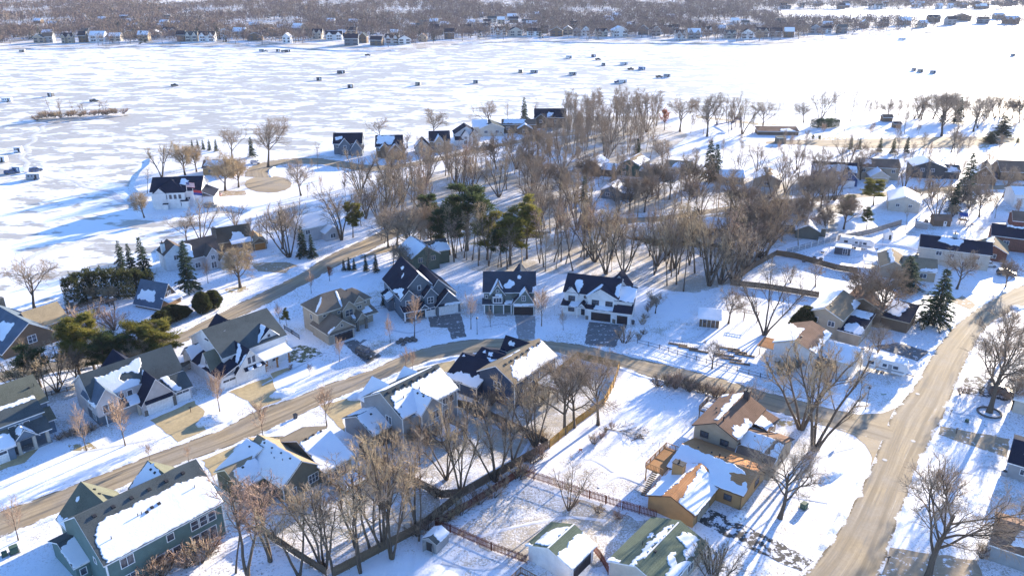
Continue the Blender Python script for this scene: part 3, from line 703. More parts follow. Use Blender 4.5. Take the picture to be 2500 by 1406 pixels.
    def deck(s, x0, y0, x1, y1, z, rail='flr', wm=None, snow=True, steps=None):
        wm = wm or OLDWOOD; m = MB(); m.box(x0, y0, z-.2, x1, y1, z, wm)
        for x in (x0+.1, x1-.1):
            for y in (y0+.1, y1-.1): m.box(x-.08, y-.08, 0, x+.08, y+.08, z-.2, wm)
        if steps:
            sx, sy, dx, dy = steps; n = max(3, int(z/.2))
            for i in range(n): m.box(sx+dx*i*.3-.5*abs(dy)-.02, sy+dy*i*.3-.5*abs(dx)-.02, z-(i+1)*z/n-.05, sx+dx*i*.3+.5*abs(dy)+.28*abs(dx), sy+dy*i*.3+.5*abs(dx)+.28*abs(dy), z-(i+1)*z/n, wm)
        d = m.build('deck', s.e); r = MB()
        for k, (a, b) in {'f': ((x0, y0), (x1, y0)), 'b': ((x0, y1), (x1, y1)), 'l': ((x0, y0), (x0, y1)), 'r': ((x1, y0), (x1, y1))}.items():
            if k not in rail: continue
            L = math.hypot(b[0]-a[0], b[1]-a[1]); n = int(L / .28)
            r.bar((*a, z+1), (*b, z+1), .09, wm); r.bar((*a, z+.12), (*b, z+.12), .07, wm)
            for i in range(n+1):
                t = i / n; x, y = a[0]+(b[0]-a[0])*t, a[1]+(b[1]-a[1])*t; w = .06 if i % 6 == 0 else .03; r.box(x-w, y-w, z, x+w, y+w, z+1.02, wm)
        r.build('railing', d)
        if snow:
            q = MB(); g = 9; vs = [(x0+.15+(x1-x0-.3)*i/g, y0+.15+(y1-y0-.3)*j/g, z+(.02 if i in (0, g) or j in (0, g) else HR.uniform(.1, .17))) for j in range(g+1) for i in range(g+1)]
            q.add(vs, [(j*(g+1)+i, j*(g+1)+i+1, (j+1)*(g+1)+i+1, (j+1)*(g+1)+i) for j in range(g) for i in range(g)], ROOFSNOW); q.build('snow_patch', d, smooth=True)
    def finish(s):
        if s.W.v: s.W.build('wall', s.e)
        s.roof = s.R.build('roof', s.e) if s.R.v else None
        for L in s.later:
            o, U, Vv = L[1]['pl'][L[2]]; nn = U.cross(Vv).normalized(); nn = nn if nn.z > 0 else -nn
            if L[0] == 'snow':
                _, B, pl, poly, th, jag, step, mat, name = L
                poly = poly or [(.01, .02), (.99, .02), (.99, .99), (.01, .99)]
                pts = []; uv = [Vector((a, b)) for a, b in poly]; arc = 0; ph = [HR.uniform(0, 6.3) for _ in range(3)]; step = min(step, .24)
                for a, b in zip(uv, uv[1:] + uv[:1]):
                    L3 = ((b.x-a.x)*U + (b.y-a.y)*Vv).length; n = max(1, int(L3 / step)); edge = (a.y < .04 and b.y < .04) or (a.y > .965 and b.y > .965) or (a.x < .03 and b.x < .03) or (a.x > .97 and b.x > .97)
                    for i in range(n):
                        q = a.lerp(b, i / n); k = 0 if i == 0 else (jag * (.25 if edge else 1))
                        t = ((b.x-a.x)*U + (b.y-a.y)*Vv); t = t.normalized() if t.length > 0 else t; per = nn.cross(t)
                        arc += step; pts.append((q, o + U*q.x + Vv*q.y + per * k * (.8 * math.sin(arc * 1.3 + ph[0]) + .6 * math.sin(arc * 3.1 + ph[1]) + .35 * math.sin(arc * 6.7 + ph[2]) + HR.gauss(0, .35))))
                lu, lv = U.length, Vv.length
                flat = [((p-o).dot(U)/lu, (p-o).dot(Vv)/lv) for q, p in pts]; n = len(pts)
                ar = sum(a[0]*b[1] - b[0]*a[1] for a, b in zip(flat, flat[1:] + flat[:1])); sg = (1 if ar > 0 else -1) * (1 if U.cross(Vv).dot(nn) > 0 else -1); outw = []
                for i in range(n):
                    tv = (pts[(i+1) % n][1] - pts[i-1][1]); outw.append(tv.cross(nn).normalized() * sg * .13 if tv.length > 1e-5 else Vector())
                m = MB(); vs = [p + nn*.006 + w for (q, p), w in zip(pts, outw)] + [p + nn*th for q, p in pts]
                m.add(vs, [tuple(n+i for i in t) for t in tess(flat)] + [(i, (i+1) % n, n+(i+1) % n, n+i) for i in range(n)], mat or ROOFSNOW)
                m.build(name, s.roof)
            else:
                q = L[3]
                for a, b in q:
                    c = o + U*a + Vv*b; m = MB()
                    if L[0] == 'vent':
                        z = L[4]; uu = U.normalized(); vv = Vv.normalized()
                        pts = [-uu*z/2-vv*z/2, uu*z/2-vv*z/2, uu*z/2+vv*z/2, -uu*z/2+vv*z/2]
                        m.add([c+p-nn*.02 for p in pts] + [c+p*.85+nn*.26 for p in pts[:2]] + [c+p*.85+nn*.16 for p in pts[2:]], [(0,1,5,4),(1,2,6,5),(2,3,7,6),(3,0,4,7),(4,5,6,7)], BLACK); m.build('roof_vent', s.roof)
                    else: m.tube([c - nn*.05, c + Vector((0, 0, L[4]))], L[5], BLACK, 7); m.build('roof_pipe', s.roof)
        return s
# wall and roof colours
W_TEAL = siding('teal_siding', (.12, .19, .178)); W_OLIVE = siding('olive_grey_siding', (.15, .15, .12)); W_GREY = siding('grey_siding', (.30, .31, .32)); W_NAVY = siding('navy_siding', (.045, .07, .12))
W_BLUE = siding('blue_grey_siding', (.15, .21, .28)); W_LAV = siding('pale_grey_siding', (.50, .48, .48)); W_WHITE = siding('white_siding', (.78, .78, .77)); W_BEIGE = siding('beige_siding', (.36, .31, .24)); W_SLATE = siding('slate_siding', (.13, .165, .20))
W_GREEN = siding('grey_green_siding', (.15, .19, .18)); W_TAN = siding('tan_siding', (.42, .34, .25)); W_ORANGE = siding('ochre_siding', (.40, .24, .105)); W_CREAM = siding('cream_siding', (.55, .50, .42)); W_BRICK = stone('red_brick', (.26, .10, .07)); W_BROWN = siding('brown_siding', (.17, .115, .075)); W_STONE = stone('field_stone', (.22, .20, .17))
W_FGREEN = siding('forest_green_siding', (.05, .10, .08)); W_DBLUE = siding('deep_blue_siding', (.04, .08, .2))
R_GREY = shingle('grey_shingles', (.075, .088, .09)); R_DARK = shingle('charcoal_shingles', (.02, .025, .042)); R_TAN = shingle('tan_shingles', (.25, .20, .135)); R_BROWN = shingle('brown_shingles', (.19, .125, .09)); R_GREEN = shingle('green_shingles', (.125, .15, .105)); R_ORANGE = shingle('rusty_shingles', (.42, .215, .10)); R_SLATE = shingle('slate_shingles', (.09, .12, .16)); R_CEDAR = shingle('cedar_shakes', (.36, .28, .17)); R_STORM = shingle('storm_shingles', (.042, .052, .07)); R_OLIVE = shingle('olive_shingles', (.125, .13, .10))
def metal_roof():
    t = NT('white_standing_seam'); p = t.pos(True); w = t.n('ShaderNodeTexWave', bands_direction='X', Scale=.8); t.t.links.new(p, w.inputs['Vector'])
    return t.out((.75, .76, .78), .4, w.outputs[1], .06, .8)
R_METAL = metal_roof()
DARKDOOR = plain('dark_garage_door', (.03, .026, .03)); WOODDOOR = wood('orange_wood_door', (.40, .17, .05)); TANDOOR = plain('tan_door', (.42, .35, .26))
# ------------------------------------------------------------------ the houses near the camera
# teal house, bottom left, seen from behind
h = House('two_storey_house', 'big teal two-storey house with a long snowy roof, bottom left', P(253.3, 1384.5, 5.8), 49.4, W_TEAL, R_GREY)
m_ = h.b(.4, .4, 18, 13.9, 6.0, 10.4)
w_ = h.b(-1.5, 7.0, .38, 15.2, 2.9, 4.8)
g1 = h.b(1.3, 9, 9.9, 19.4, 3.2, 7.3, 'y', roof=R_OLIVE); g2 = h.b(11.2, 8, 18.2, 15.8, 5.0, 8.0, 'y', roof=R_OLIVE)
h.snow(m_, 'f', [(.03, .03), (.985, .03), (.985, .55), (.93, .66), (.8, .7), (.55, .7), (.3, .72), (.12, .7), (.06, .55)]); h.vents(m_, 'f', [(.12 + i*.145, .86) for i in range(6)], .55)
h.vents(m_, 'f', [(.45, .5), (.5, .535), (.56, .54)], .5); h.pipe(m_, 'f', [(.14, .35), (.38, .5), (.41, .5), (.86, .5)], .55)
h.snow(w_, 'f', [(.06, .03), (.98, .03), (.98, .97), (.1, .8)]); h.snow(g1, 'l', [(.3, .03), (.97, .03), (.98, .12), (.55, .2), (.42, .45), (.35, .3)], .07, .25); h.snow(g1, 'l', [(.8, .62), (.84, .62), (.83, .72)], .05); h.snow(g2, 'l', [(.1, .05), (.96, .05), (.96, .97), (.15, .9)], .05)
h.vents(g1, 'r', [(.6, .85), (.75, .85)], .35); h.vents(g2, 'l', [(.6, .85), (.75, .85)], .4)
h.win(m_, 'l', 4.2, 3.9, .7, .9, 1, 1); h.win(m_, 'l', 2.6, 1.2, .7, .9, 1, 1)
for u in (13.4, 14.8, 16.2): h.win(m_, 'f', u, 3.7, 1.1, 1.5, 1, 2)
h.win(m_, 'f', 9.6, 4.1, 1.0, 1.1, 1); h.win(m_, 'f', 3.2, 3.8, 1.8, 1.5, 2)
for u in (7.6, 8.9, 10.2, 13.2, 14.6, 16.): h.win(m_, 'f', u, .5, 1.1, 2.1, 1, 2)
h.win(m_, 'f', 3.2, 1, 1.6, 1.3, 2); h.post(.4, .3, 6, .2); h.post(18, .3, 6, .2); h.win(w_, 'f', -.6, .9, .8, 1.1, 1)
h.finish()
# olive-grey rambler
h = House('rambler_house', 'low olive-grey house with several crossing snowy gables beside the big teal house', P(685.2, 1196.8, 3.2), 50.5, W_OLIVE, R_TAN)
m_ = h.b(.7, .3, 8.4, 12, 3.4, 6.3, 'y'); lw = h.b(-3.6, 5.9, 1, 13, 2.9, 4.9); fg = h.b(-3.2, 9.4, 9.8, 13.3, 2.75, 5.7, 'y', ridge=3.3); rb = h.b(8, -1.3, 13.5, 12.4, 3.2, 6.2, 'x')
h.snow(m_, 'l', [(.02, .02), (.93, .02), (.9, .3), (.86, .6), (.84, .9), (.8, .985), (.02, .985)]); h.snow(fg, 'l', [(.03, .03), (.98, .03), (.98, .97), (.03, .97)]); h.snow(lw, 'f', [(.18, .02), (.99, .02), (.99, .85), (.2, .8)], .07, .2)
h.snow(rb, 'f', [(-.02, .02), (.99, .02), (.99, .93), (.05, .9)]); h.vents(m_, 'l', [(.2, .88), (.4, .88), (.6, .87), (.78, .88)]); h.vents(rb, 'f', [(.25, .93), (.5, .94), (.75, .93)], .4); h.pipe(m_, 'l', [(.3, .7), (.45, .62), (.55, .7)], .45); h.vents(fg, 'l', [(.55, .85)]); h.vents(lw, 'f', [(.5, .75)], .4)
h.win(m_, 'f', 6.6, 1.1, 1.9, 1.5, 3, 2); h.win(m_, 'f', 2.4, .7, 1.3, 1.3, 2); h.win(rb, 'f', 9.4, .9, 1.8, 1.6, 2); h.win(rb, 'f', 11.8, 1., 1.6, 1.4, 2); h.post(.6, .2, 3.4, .14); h.post(13.5, -1.4, 3.2, .14)
h.deck(8.6, -5.6, 13.4, -1.4, .6, 'fl', CEDAR); h.win(lw, 'l', 9.4, 1.2, 1, .9, 1)
h.finish()
# grey two-storey
h = House('two_storey_house', 'grey two-storey house with blue-shaded snowy gables, next to the navy house', P(981.1, 1025.4, 5.8), 48.7, W_GREY, R_GREY)
m_ = h.b(.4, .4, 14.3, 11.2, 6.05, 9.1); lw = h.b(-3.6, 3.9, .4, 12.3, 2.9, 5.0); bg = h.b(3.7, -1.1, 8.9, 6, 5.75, 8.1, 'y'); bay = h.b(2.4, -.55, 3.72, .42, 5.5, kind='none')
d1 = h.b(1.4, 8, 8.2, 13.6, 4.6, 7.5, 'y'); d2 = h.b(9.4, 8, 13.8, 11.9, 5.4, 7.6, 'y')
h.snow(m_, 'f', [(.02, .02), (.985, .02), (.985, .86), (.9, .78), (.8, .82), (.6, .78), (.4, .76), (.25, .76), (.1, .74), (.06, .5)], .08, .22); h.snow(m_, 'b', [(.05, .4), (.6, .6), (.9, .85), (.9, .97), (.08, .97)], .06)
h.snow(bg, 'l', [(.02, .02), (.98, .02), (.98, .95), (.03, .96)]); h.snow(bg, 'r', [(.3, .1), (.98, .05), (.98, .95), (.35, .7)]); h.snow(lw, 'f', [(.05, .03), (.98, .03), (.98, .97), (.05, .97)]); h.snow(lw, 'b', [(.2, .1), (.98, .1), (.98, .95), (.3, .9)]); h.snow(d1, 'l'); h.snow(d2, 'l')
h.vents(m_, 'f', [(.1 + i * .135, .88) for i in range(7)], .5); h.vents(bg, 'l', [(.25, .88), (.45, .88)], .4); h.pipe(m_, 'f', [(.1, .3), (.22, .52), (.42, .58), (.5, .55)], .5, .09); h.vents(lw, 'f', [(.55, .8)], .4)
h.win(m_, 'l', 4.2, 3.2, 1.5, 1.5, 2); h.win(bg, 'f', 7.3, 3.4, 1.5, 1.6, 2); h.win(bg, 'f', 6.4, .5, 2.6, 2.1, 3, 2); h.win(m_, 'f', 11.2, 3.9, 1.3, 1.4, 2); h.win(m_, 'f', 12.9, 3.9, 1.2, 1.4, 1); h.win(m_, 'f', 11.4, .9, 1.1, 1.8, 1)
for x, y in ((.4, .3), (3.7, -1.2), (8.9, -1.2), (14.3, .3)): h.post(x, y, 5.7, .13)
h.deck(4.6, -5.3, 10.4, -1.2, 1.0, 'flr', OLDWOOD)
h.finish()
# navy house
h = House('two_storey_house', 'navy two-storey house with a brown ridge and a raised back deck', P(1256.4, 940.9, 5.6), 53.7, W_NAVY, R_TAN)
m_ = h.b(.4, .4, 15, 9.1, 5.8, 8.2); gr = h.b(-1.4, 8.5, 10, 16.4, 2.9, 5.8, 'y', roof=R_DARK, ridge=4.3); g2 = h.b(1., 7, 13.4, 13.6, 3.9, 6.7, 'y', roof=R_DARK, ridge=7.4); d3 = h.b(11.5, 5, 14.8, 11.6, 5.6, 7.8, 'y', roof=R_DARK)
h.snow(m_, 'f', [(.1, .04), (.985, .03), (.985, .9), (.9, .78), (.75, .82), (.6, .7), (.4, .72), (.2, .68), (.12, .4)], .08, .3); h.snow(gr, 'l', [(.02, .03), (.98, .03), (.97, .16), (.7, .3), (.4, .34), (.15, .42), (.02, .4)], .1, .35); h.snow(g2, 'l', [(.02, .3), (.5, .66), (.6, .72), (.1, .72)], .06, .2); h.snow(m_, 'b', [(.3, .7), (.6, .85), (.55, .95), (.35, .9)], .05, .3)
h.snow(g2, 'l', [(.5, .82), (.62, .8), (.66, .9), (.55, .93)], .05); h.snow(g2, 'l', [(.74, .84), (.84, .84), (.82, .92)], .05); h.snow(gr, 'l', [(.86, .9), (.93, .88), (.92, .95)], .05); h.snow(d3, 'l', [(.6, .5), (.8, .55), (.75, .75), (.6, .65)], .05)
h.vents(m_, 'f', [(.16 + i * .125, .84) for i in range(7)], .5); h.pipe(m_, 'f', [(.2, .6), (.5, .55)], .5)
h.win(m_, 'l', 4.6, 3.4, 1.5, 1.3, 2, 2); h.win(m_, 'l', 2.2, .8, .9, 1.2, 1); h.win(m_, 'f', 6, 3.6, 1.2, 1.3, 1); h.win(m_, 'f', 4.2, 1.0, 1.4, 1.6, 2); h.win(m_, 'f', 10.5, 3.2, 2.6, 1.6, 3); h.win(m_, 'f', 13.4, 3.2, 1.6, 1.6, 2); h.win(m_, 'f', 13.2, .6, 1.8, 2, 2); h.win(gr, 'l', 13.4, .9, 1.0, 1.2, 1)
for x, y in ((-1.5, 8.4), (.4, .3), (15, .3)): h.post(x, y, 2.8 if x < 0 else 5.7, .14)
h.deck(7.4, -5.4, 13.2, .3, 2.7, 'flr', OLDWOOD)
h.finish()
# blue-grey house cut by the left edge
h = House('two_storey_house', 'blue-grey two-storey house with a columned porch at the left edge', P(39.8, 1118), 48, W_BLUE, R_OLIVE)
m_ = h.b(-9, 6.2, 8.4, 18, 5.7, 8.9); fr = h.b(-6, 2.9, 6.4, 10, 5.6, 7.4, 'x', roof=R_GREY); po = h.b(.2, .9, 6.4, 5, 2.9, 4.4, 'x', roof=R_GREY, z0=2.6); pg = h.b(.4, .5, 4.2, 4.2, 2.85, 4.6, 'y', z0=2.6, roof=R_GREY); ga = h.b(-8, -.1, .1, 7, 2.8, 4.9, 'x'); sw = h.b(6.2, 3.9, 8.3, 8, 2.9, 4.4, 'x'); inner = h.b(.2, 3.4, 6.3, 5, 2.7, kind='none')
h.snow(ga, 'f', [(.02, .03), (.98, .03), (.98, .6), (.8, .75), (.4, .6), (.02, .7)], .1, .3); h.snow(fr, 'f', [(.3, .85), (.98, .8), (.98, .95), (.3, .97)], .07, .1); h.snow(pg, 'r', [(.1, .3), (.9, .35), (.8, .95), (.1, .95)], .08, .2); h.snow(pg, 'l', [(.1, .6), (.6, .7), (.5, .95), (.1, .95)], .07, .2)
h.vents(m_, 'f', [(.9, .6)], .35); h.pipe(m_, 'f', [(.95, .6)], .6); h.win(fr, 'f', 1.2, 3.6, .95, 1.2, 1); h.win(fr, 'f', 2.4, 3.6, .95, 1.2, 1); h.win(fr, 'f', 3.6, 3.6, .95, 1.2, 1); h.gdoor(ga, 'f', -3.6, 5, 2.3, WHITE); h.win(inner, 'f', 2.2, .5, 1.6, 1.8, 2); h.door(inner, 'f', 4.4, DARKDOOR); h.win(m_, 'r', 9, 3.6, .9, 1.2, 1)
for x, y in ((1.0, .7), (3.6, .7), (5.9, .9)): h.post(x, y, 2.7, .55, W_CREAM)
m = MB(); m.box(.2, .5, 0, 6.4, 3.4, .25, GREYC); h.part('porch_floor', m)
h.finish()
# pale grey house
h = House('two_storey_house', 'pale grey two-storey house with a bare dark blot in its roof snow', P(366, 1018.4), 46, W_LAV, R_GREY)
m_ = h.b(-8., 4.6, 9.2, 14.4, 5.3, 9.4, ridge=8.3); lg = h.b(-8.2, 2.4, -4.1, 9, 5.3, 7.9, 'y', z0=2.5, roof=R_SLATE); lb = h.b(-8.0, 3.4, -4.3, 9, 2.5, kind='none', wall=W_SLATE); mid = h.b(-4.1, 4.1, 3, 9, 5.35, kind='none'); ga = h.b(-.6, .9, 5.7, 9.5, 2.8, 7.1, 'y', roof=R_DARK); rg = h.b(5.4, 1.3, 9.3, 9, 2.75, 7.6, 'x', ridge=8.2); bd = h.b(-1.8, 11, 4.2, 16.9, 5.2, 8.2, 'y', roof=R_DARK); po = h.b(-3.9, 2.2, -.6, 4.2, 2.75, 3.8, 'f', kind='shed', z0=2.6)
h.snow(m_, 'f', [(.22, .04), (.5, .04), (.53, .2), (.47, .28), (.4, .3), (.355, .36), (.34, .46), (.365, .56), (.43, .62), (.49, .58), (.545, .42), (.6, .6), (.62, .9), (.56, .86), (.45, .76), (.32, .7), (.2, .7), (.13, .74), (.17, .4)], .09, .14); h.snow(ga, 'l', [(.55, .25), (.75, .3), (.98, .6), (.98, .97), (.55, .97)], .08, .15); h.snow(rg, 'f', [(.25, .06), (.5, .05), (.2, .5), (.05, .62), (-.2, .8), (-.3, .8)], .09, .15); h.snow(po, 't', [(.45, .03), (.97, .03), (.97, .97), (.5, .97)], .07, .1); h.snow(bd, 'l', [(.3, .03), (.98, .03), (.75, .2), (.5, .25), (.35, .5)], .06, .3); h.snow(lg, 'l', [(.02, .02), (.5, .02), (.45, .07), (.02, .06)], .05)
h.win(lg, 'f', -6.2, 3.0, 2.0, 1.7, 2, 1); h.win(mid, 'f', -3.0, 3.9, .9, 1.1, 1); h.win(mid, 'f', -1.4, 3.9, .9, 1.1, 1); h.gdoor(ga, 'f', 2.6, 4.9, 2.3, WHITE, lights=False); h.gdoor(rg, 'f', 7.5, 2.7, 2.3, WHITE); h.win(lb, 'l', 5.6, .8, 1.4, 1.3, 2); h.win(lg, 'l', 6, 3.2, 1.2, 1.3, 2)
aw = h.b(-.2, .2, 5.3, .88, 2.55, 3.1, 'f', kind='shed', z0=2.5, roof=R_DARK, ov=.05, th=.1); h.post(-6.9, 2.6, 2.5, .16); h.post(-.9, 2.4, 2.7, .45, W_CREAM); m = MB(); m.box(-.5, .82, 0, .15, .9, 1.2, W_STONE); m.box(5.3, .86, 0, 5.9, 1.25, 2.2, W_STONE); h.part('stone_facing', m)
h.finish()
# white farmhouse
h = House('farmhouse', 'white modern farmhouse with steep dark gables and a metal porch roof', P(552.9, 954.3), 47, W_WHITE, R_GREY)
m_ = h.b(2.2, 3.9, 17, 18, 5.6, 9.6, ridge=11.2); mg = h.b(10.4, 4.4, 15.9, 12, 5.6, 8.0, 'y', roof=R_DARK, ridge=13.6); ga = h.b(2.8, .4, 9.5, 11, 2.9, 7.0, 'y', roof=R_DARK, ridge=6.4); gw = h.b(-.7, .5, 3.2, 12.4, 2.85, 4.6, 'l', kind='shed', roof=R_DARK); lg = h.b(-.4, 4.4, 7, 8.6, 3.4, 6.7, 'x', roof=R_OLIVE); lf = h.b(-.6, 12.3, 5, 17, 2.9, 5.2, 'x', roof=R_DARK); bd = h.b(6.4, 13, 12.6, 19.2, 5., 8.3, 'y', roof=R_DARK); po = h.b(9.6, 1.2, 16.2, 4., 2.75, 3.7, 'f', kind='shed', z0=2.6, roof=R_METAL); rr = h.b(16.8, 6, 18.6, 16, 2.8, 5.2, 'r', kind='shed'); x_ = h.b(2.3, 9.6, 9.4, 10.5, 7.6, 8.6, 'y', roof=R_DARK, z0=7)
h.snow(mg, 'l', [(.02, .02), (.1, .02), (.16, .35), (.24, .7), (.4, .9), (.42, .98), (.2, .98), (.08, .6), (.03, .3)], .08, .12); h.snow(ga, 'l', [(.1, .02), (.16, .02), (.2, .4), (.3, .7), (.42, .97), (.34, .97), (.2, .75), (.13, .4)], .08, .14); h.snow(po, 't', None, .09, .05); h.snow(mg, 'r', [(.02, .2), (.3, .1), (.25, .5), (.02, .7)], .07, .2); h.snow(ga, 'l', [(.02, .3), (.06, .35), (.05, .75), (.02, .8)], .06, .12); h.snow(lf, 'f', [(.02, .1), (.9, .1), (.9, .95), (.02, .9)], .06, .2); h.snow(gw, 't', [(.02, .6), (.3, .55), (.3, .7), (.02, .72)], .05); h.snow(bd, 'l', [(.1, .03), (.9, .03), (.6, .12), (.2, .12)], .05)
for u in (12., 13.2, 14.4): h.win(mg, 'f', u, 3.7, .75, 1.5, 1, fm=WHITE)
h.win(mg, 'f', 13.4, 6.2, .7, .7, 1); h.win(ga, 'f', 6.1, 3.9, .75, 1.5, 1); h.win(ga, 'f', 7.1, 3.9, .75, 1.5, 1); h.win(lg, 'l', 6.4, 4.1, .8, 1.3, 1); h.gdoor(ga, 'f', 7.1, 4.2, 2.3, WHITE, lights=False); h.gdoor(gw, 'f', 1.2, 2.8, 2.2, WHITE); aw = h.b(4.6, -.25, 9.3, .38, 2.6, 3.3, 'f', kind='shed', z0=2.55, roof=R_DARK, ov=.05, th=.1); h.snow(aw, 't', [(.2, .2), (.4, .15), (.42, .7), (.22, .75)], .05, .15); h.snow(aw, 't', [(.6, .2), (.7, .15), (.8, .7), (.62, .75)], .05, .15)
inn = h.b(9.6, 3.2, 16.1, 4.2, 2.6, kind='none'); h.door(inn, 'f', 11.2, WOODDOOR); h.win(inn, 'f', 13.6, .8, 1.5, 1.3, 2)
for x in (10., 13, 16): h.post(x, 1.5, 2.7, .3, CEDAR)
h.vents(m_, 'b', [(.35, .9), (.4, .9), (.44, .9)], .3); h.post(2.7, .25, 2.8, .2)
h.finish()
# beige house
h = House('two_storey_house', 'beige two-storey house with hipped grey-brown roof and dark garage door', P(803.8, 845.5), 42, W_BEIGE, R_BROWN, plain('cream_trim', (.6, .56, .48)))
R_B = shingle('grey_brown_shingles', (.15, .125, .10))
m_ = h.b(.8, 5.5, 12.6, 13, 5.9, 8.9, 'x', kind='hip', roof=R_B, inset=3.2); rt = h.b(8, 6, 15.3, 12, 5.8, 8.3, 'x', kind='hip', roof=R_B); ga = h.b(.3, .4, 7, 8, 2.9, 5.3, 'y', roof=R_B, ridge=4.0); g2 = h.b(6.8, 4.6, 10.2, 9, 5.7, 7.4, 'y', roof=R_B); po = h.b(9.2, 2.6, 12, 5.6, 2.9, 4.4, 'y', roof=R_B, z0=2.6); wr = h.b(9.0, 3.2, 15.2, 6.2, 2.9, 3.9, 'f', kind='shed', roof=R_B, z0=2.6); rw = h.b(12.4, 5, 15.2, 6.4, 2.8, kind='none'); g3 = h.b(10., 5.2, 13.2, 9, 6.0, 7.7, 'y', roof=R_B); mid = h.b(6.8, 5, 12.6, 6, 5.8, kind='none')
h.snow(m_, 'l', [(.12, .1), (.16, .1), (.4, .85), (.36, .85), (.2, .5)], .06, .08); h.snow(m_, 'f', [(.52, .05), (.545, .05), (.60, .9), (.575, .9)], .05, .05); h.snow(wr, 't', [(.05, .1), (.35, .1), (.35, .95), (.05, .95)], .08, .1); h.snow(wr, 't', [(.5, .3), (.85, .3), (.85, .95), (.5, .95)], .08, .1); h.snow(ga, 'l', [(.75, .6), (.95, .65), (.92, .95), (.78, .92)], .07, .2); h.snow(ga, 'l', [(.02, .1), (.08, .15), (.05, .5), (.02, .5)], .05)
h.gdoor(ga, 'f', 4.2, 4.9, 2.3, DARKDOOR); h.win(ga, 'f', 3.9, 3.7, .5, .6, 1); h.win(g2, 'f', 8.5, 3.7, 2.0, 1.5, 2, 2); h.win(m_, 'f', 2.4, 4.9, .7, .5, 1); h.win(mid, 'f', 6., 4.9, .6, .5, 1); h.win(rt, 'f', 13.6, 4.9, 1.1, .6, 2); h.win(mid, 'f', 11.6, 4.6, 1.1, .6, 2)
for x in (9.4, 11.8): h.post(x, 2.7, 2.8, .5, W_STONE)
h.win(m_, 'l', 9, 3.6, .9, 1.2, 1); h.win(m_, 'l', 8, 1., .9, 1.2, 1); h.door(mid, 'f', 10.6, DARKDOOR); aw = h.b(.6, -.1, 6.9, .38, 2.5, 3.0, 'f', kind='shed', z0=2.45, roof=R_B, ov=.1, th=.1)
h.finish()
# slate house at the head of the bend
h = House('two_storey_house', 'slate-blue three-gabled house with white trim and white garage doors', P(986.3, 782.6), 26, W_SLATE, R_DARK)
m_ = h.b(-.1, 1.9, 10, 15, 5.8, 10.9, 'y', ridge=5.0); gl = h.b(-.2, .3, 3.5, 6, 5.7, 7.7, 'y'); gr = h.b(5.6, -.2, 8.7, 6, 5.7, 7.5, 'y'); r2 = h.b(6.5, 1, 14.4, 12.4, 4.6, 8.9, 'y', ridge=9.6); g2 = h.b(8.3, -1.2, 14.6, 8, 2.9, 6.2, 'y'); po = h.b(-.2, -1.4, 5.6, .5, 2.7, 3.5, 'f', kind='shed', z0=2.55); pg = h.b(3.6, -1.5, 6.2, 1, 2.7, 4.0, 'y', z0=2.55); g1 = h.b(5.6, -.45, 8.2, .5, 2.6, kind='none'); lw = h.b(-1.6, 7, 0, 12, 2.8, 4.2, 'l', kind='shed')
h.snow(m_, 'l', [(.3, .02), (.36, .02), (.15, .3), (.05, .32), (.05, .1)], .08, .15); h.snow(m_, 'l', [(.6, .7), (.7, .72), (.66, .8), (.6, .78)], .05, .12); h.snow(m_, 'l', [(.4, .5), (.42, .62), (.47, .66), (.45, .56)], .05, .08); h.snow(m_, 'r', [(.02, .2), (.4, .4), (.45, .7), (.1, .95), (.02, .95)], .07, .2); h.snow(r2, 'l', [(.02, .02), (.25, .02), (.1, .6), (.03, .6)], .07, .2); h.snow(g2, 'r', [(.05, .1), (.95, .3), (.9, .9), (.1, .9)], .07, .2); h.snow(lw, 't', [(.1, .1), (.9, .1), (.9, .6), (.1, .7)], .07, .15); h.snow(gl, 'l', [(.1, .1), (.5, .2), (.5, .5), (.1, .4)], .06)
h.win(gl, 'f', 1.6, 3.4, 1.5, 1.5, 2, 2); h.win(gr, 'f', 7.1, 3.5, 1.5, 1.5, 2, 2); h.win(m_, 'f', 5., 6.6, .7, 1.1, 1); mid = h.b(3.4, 1.0, 5.7, 2, 5.6, kind='none'); h.win(mid, 'f', 4.6, 4.7, .6, .6, 1); h.gdoor(g1, 'f', 6.9, 2.3, 2.2, WHITE); h.gdoor(g2, 'f', 11.4, 4.9, 2.3, WHITE, lights=False); aw = h.b(8.5, -1.75, 14.5, -1.22, 2.55, 2.95, 'f', kind='shed', z0=2.5, ov=.05, th=.1); h.snow(aw, 't', [(.3, .3), (.98, .25), (.98, .8), (.35, .8)], .05, .08)
for x in (-.1, 2.6, 5.3): h.post(x, -1.3, 2.6, .28)
h.door(mid, 'f', 4.4, DARKDOOR); m = MB(); m.box(-.3, -1.6, 0, 5.4, .3, .35, GREYC); m.bar((-.1, -1.4, 1.1), (2.6, -1.4, 1.1), .08, WHITE); h.part('porch_floor', m); h.win(m_, 'l', 5, 3.6, .9, 1.3, 1); h.win(m_, 'l', 9, 3.6, 1., 1.3, 1); h.win(m_, 'l', 6, .9, 1., 1.3, 1); h.win(m_, 'l', 11.6, 3.7, 1., 1.3, 1)
h.finish()
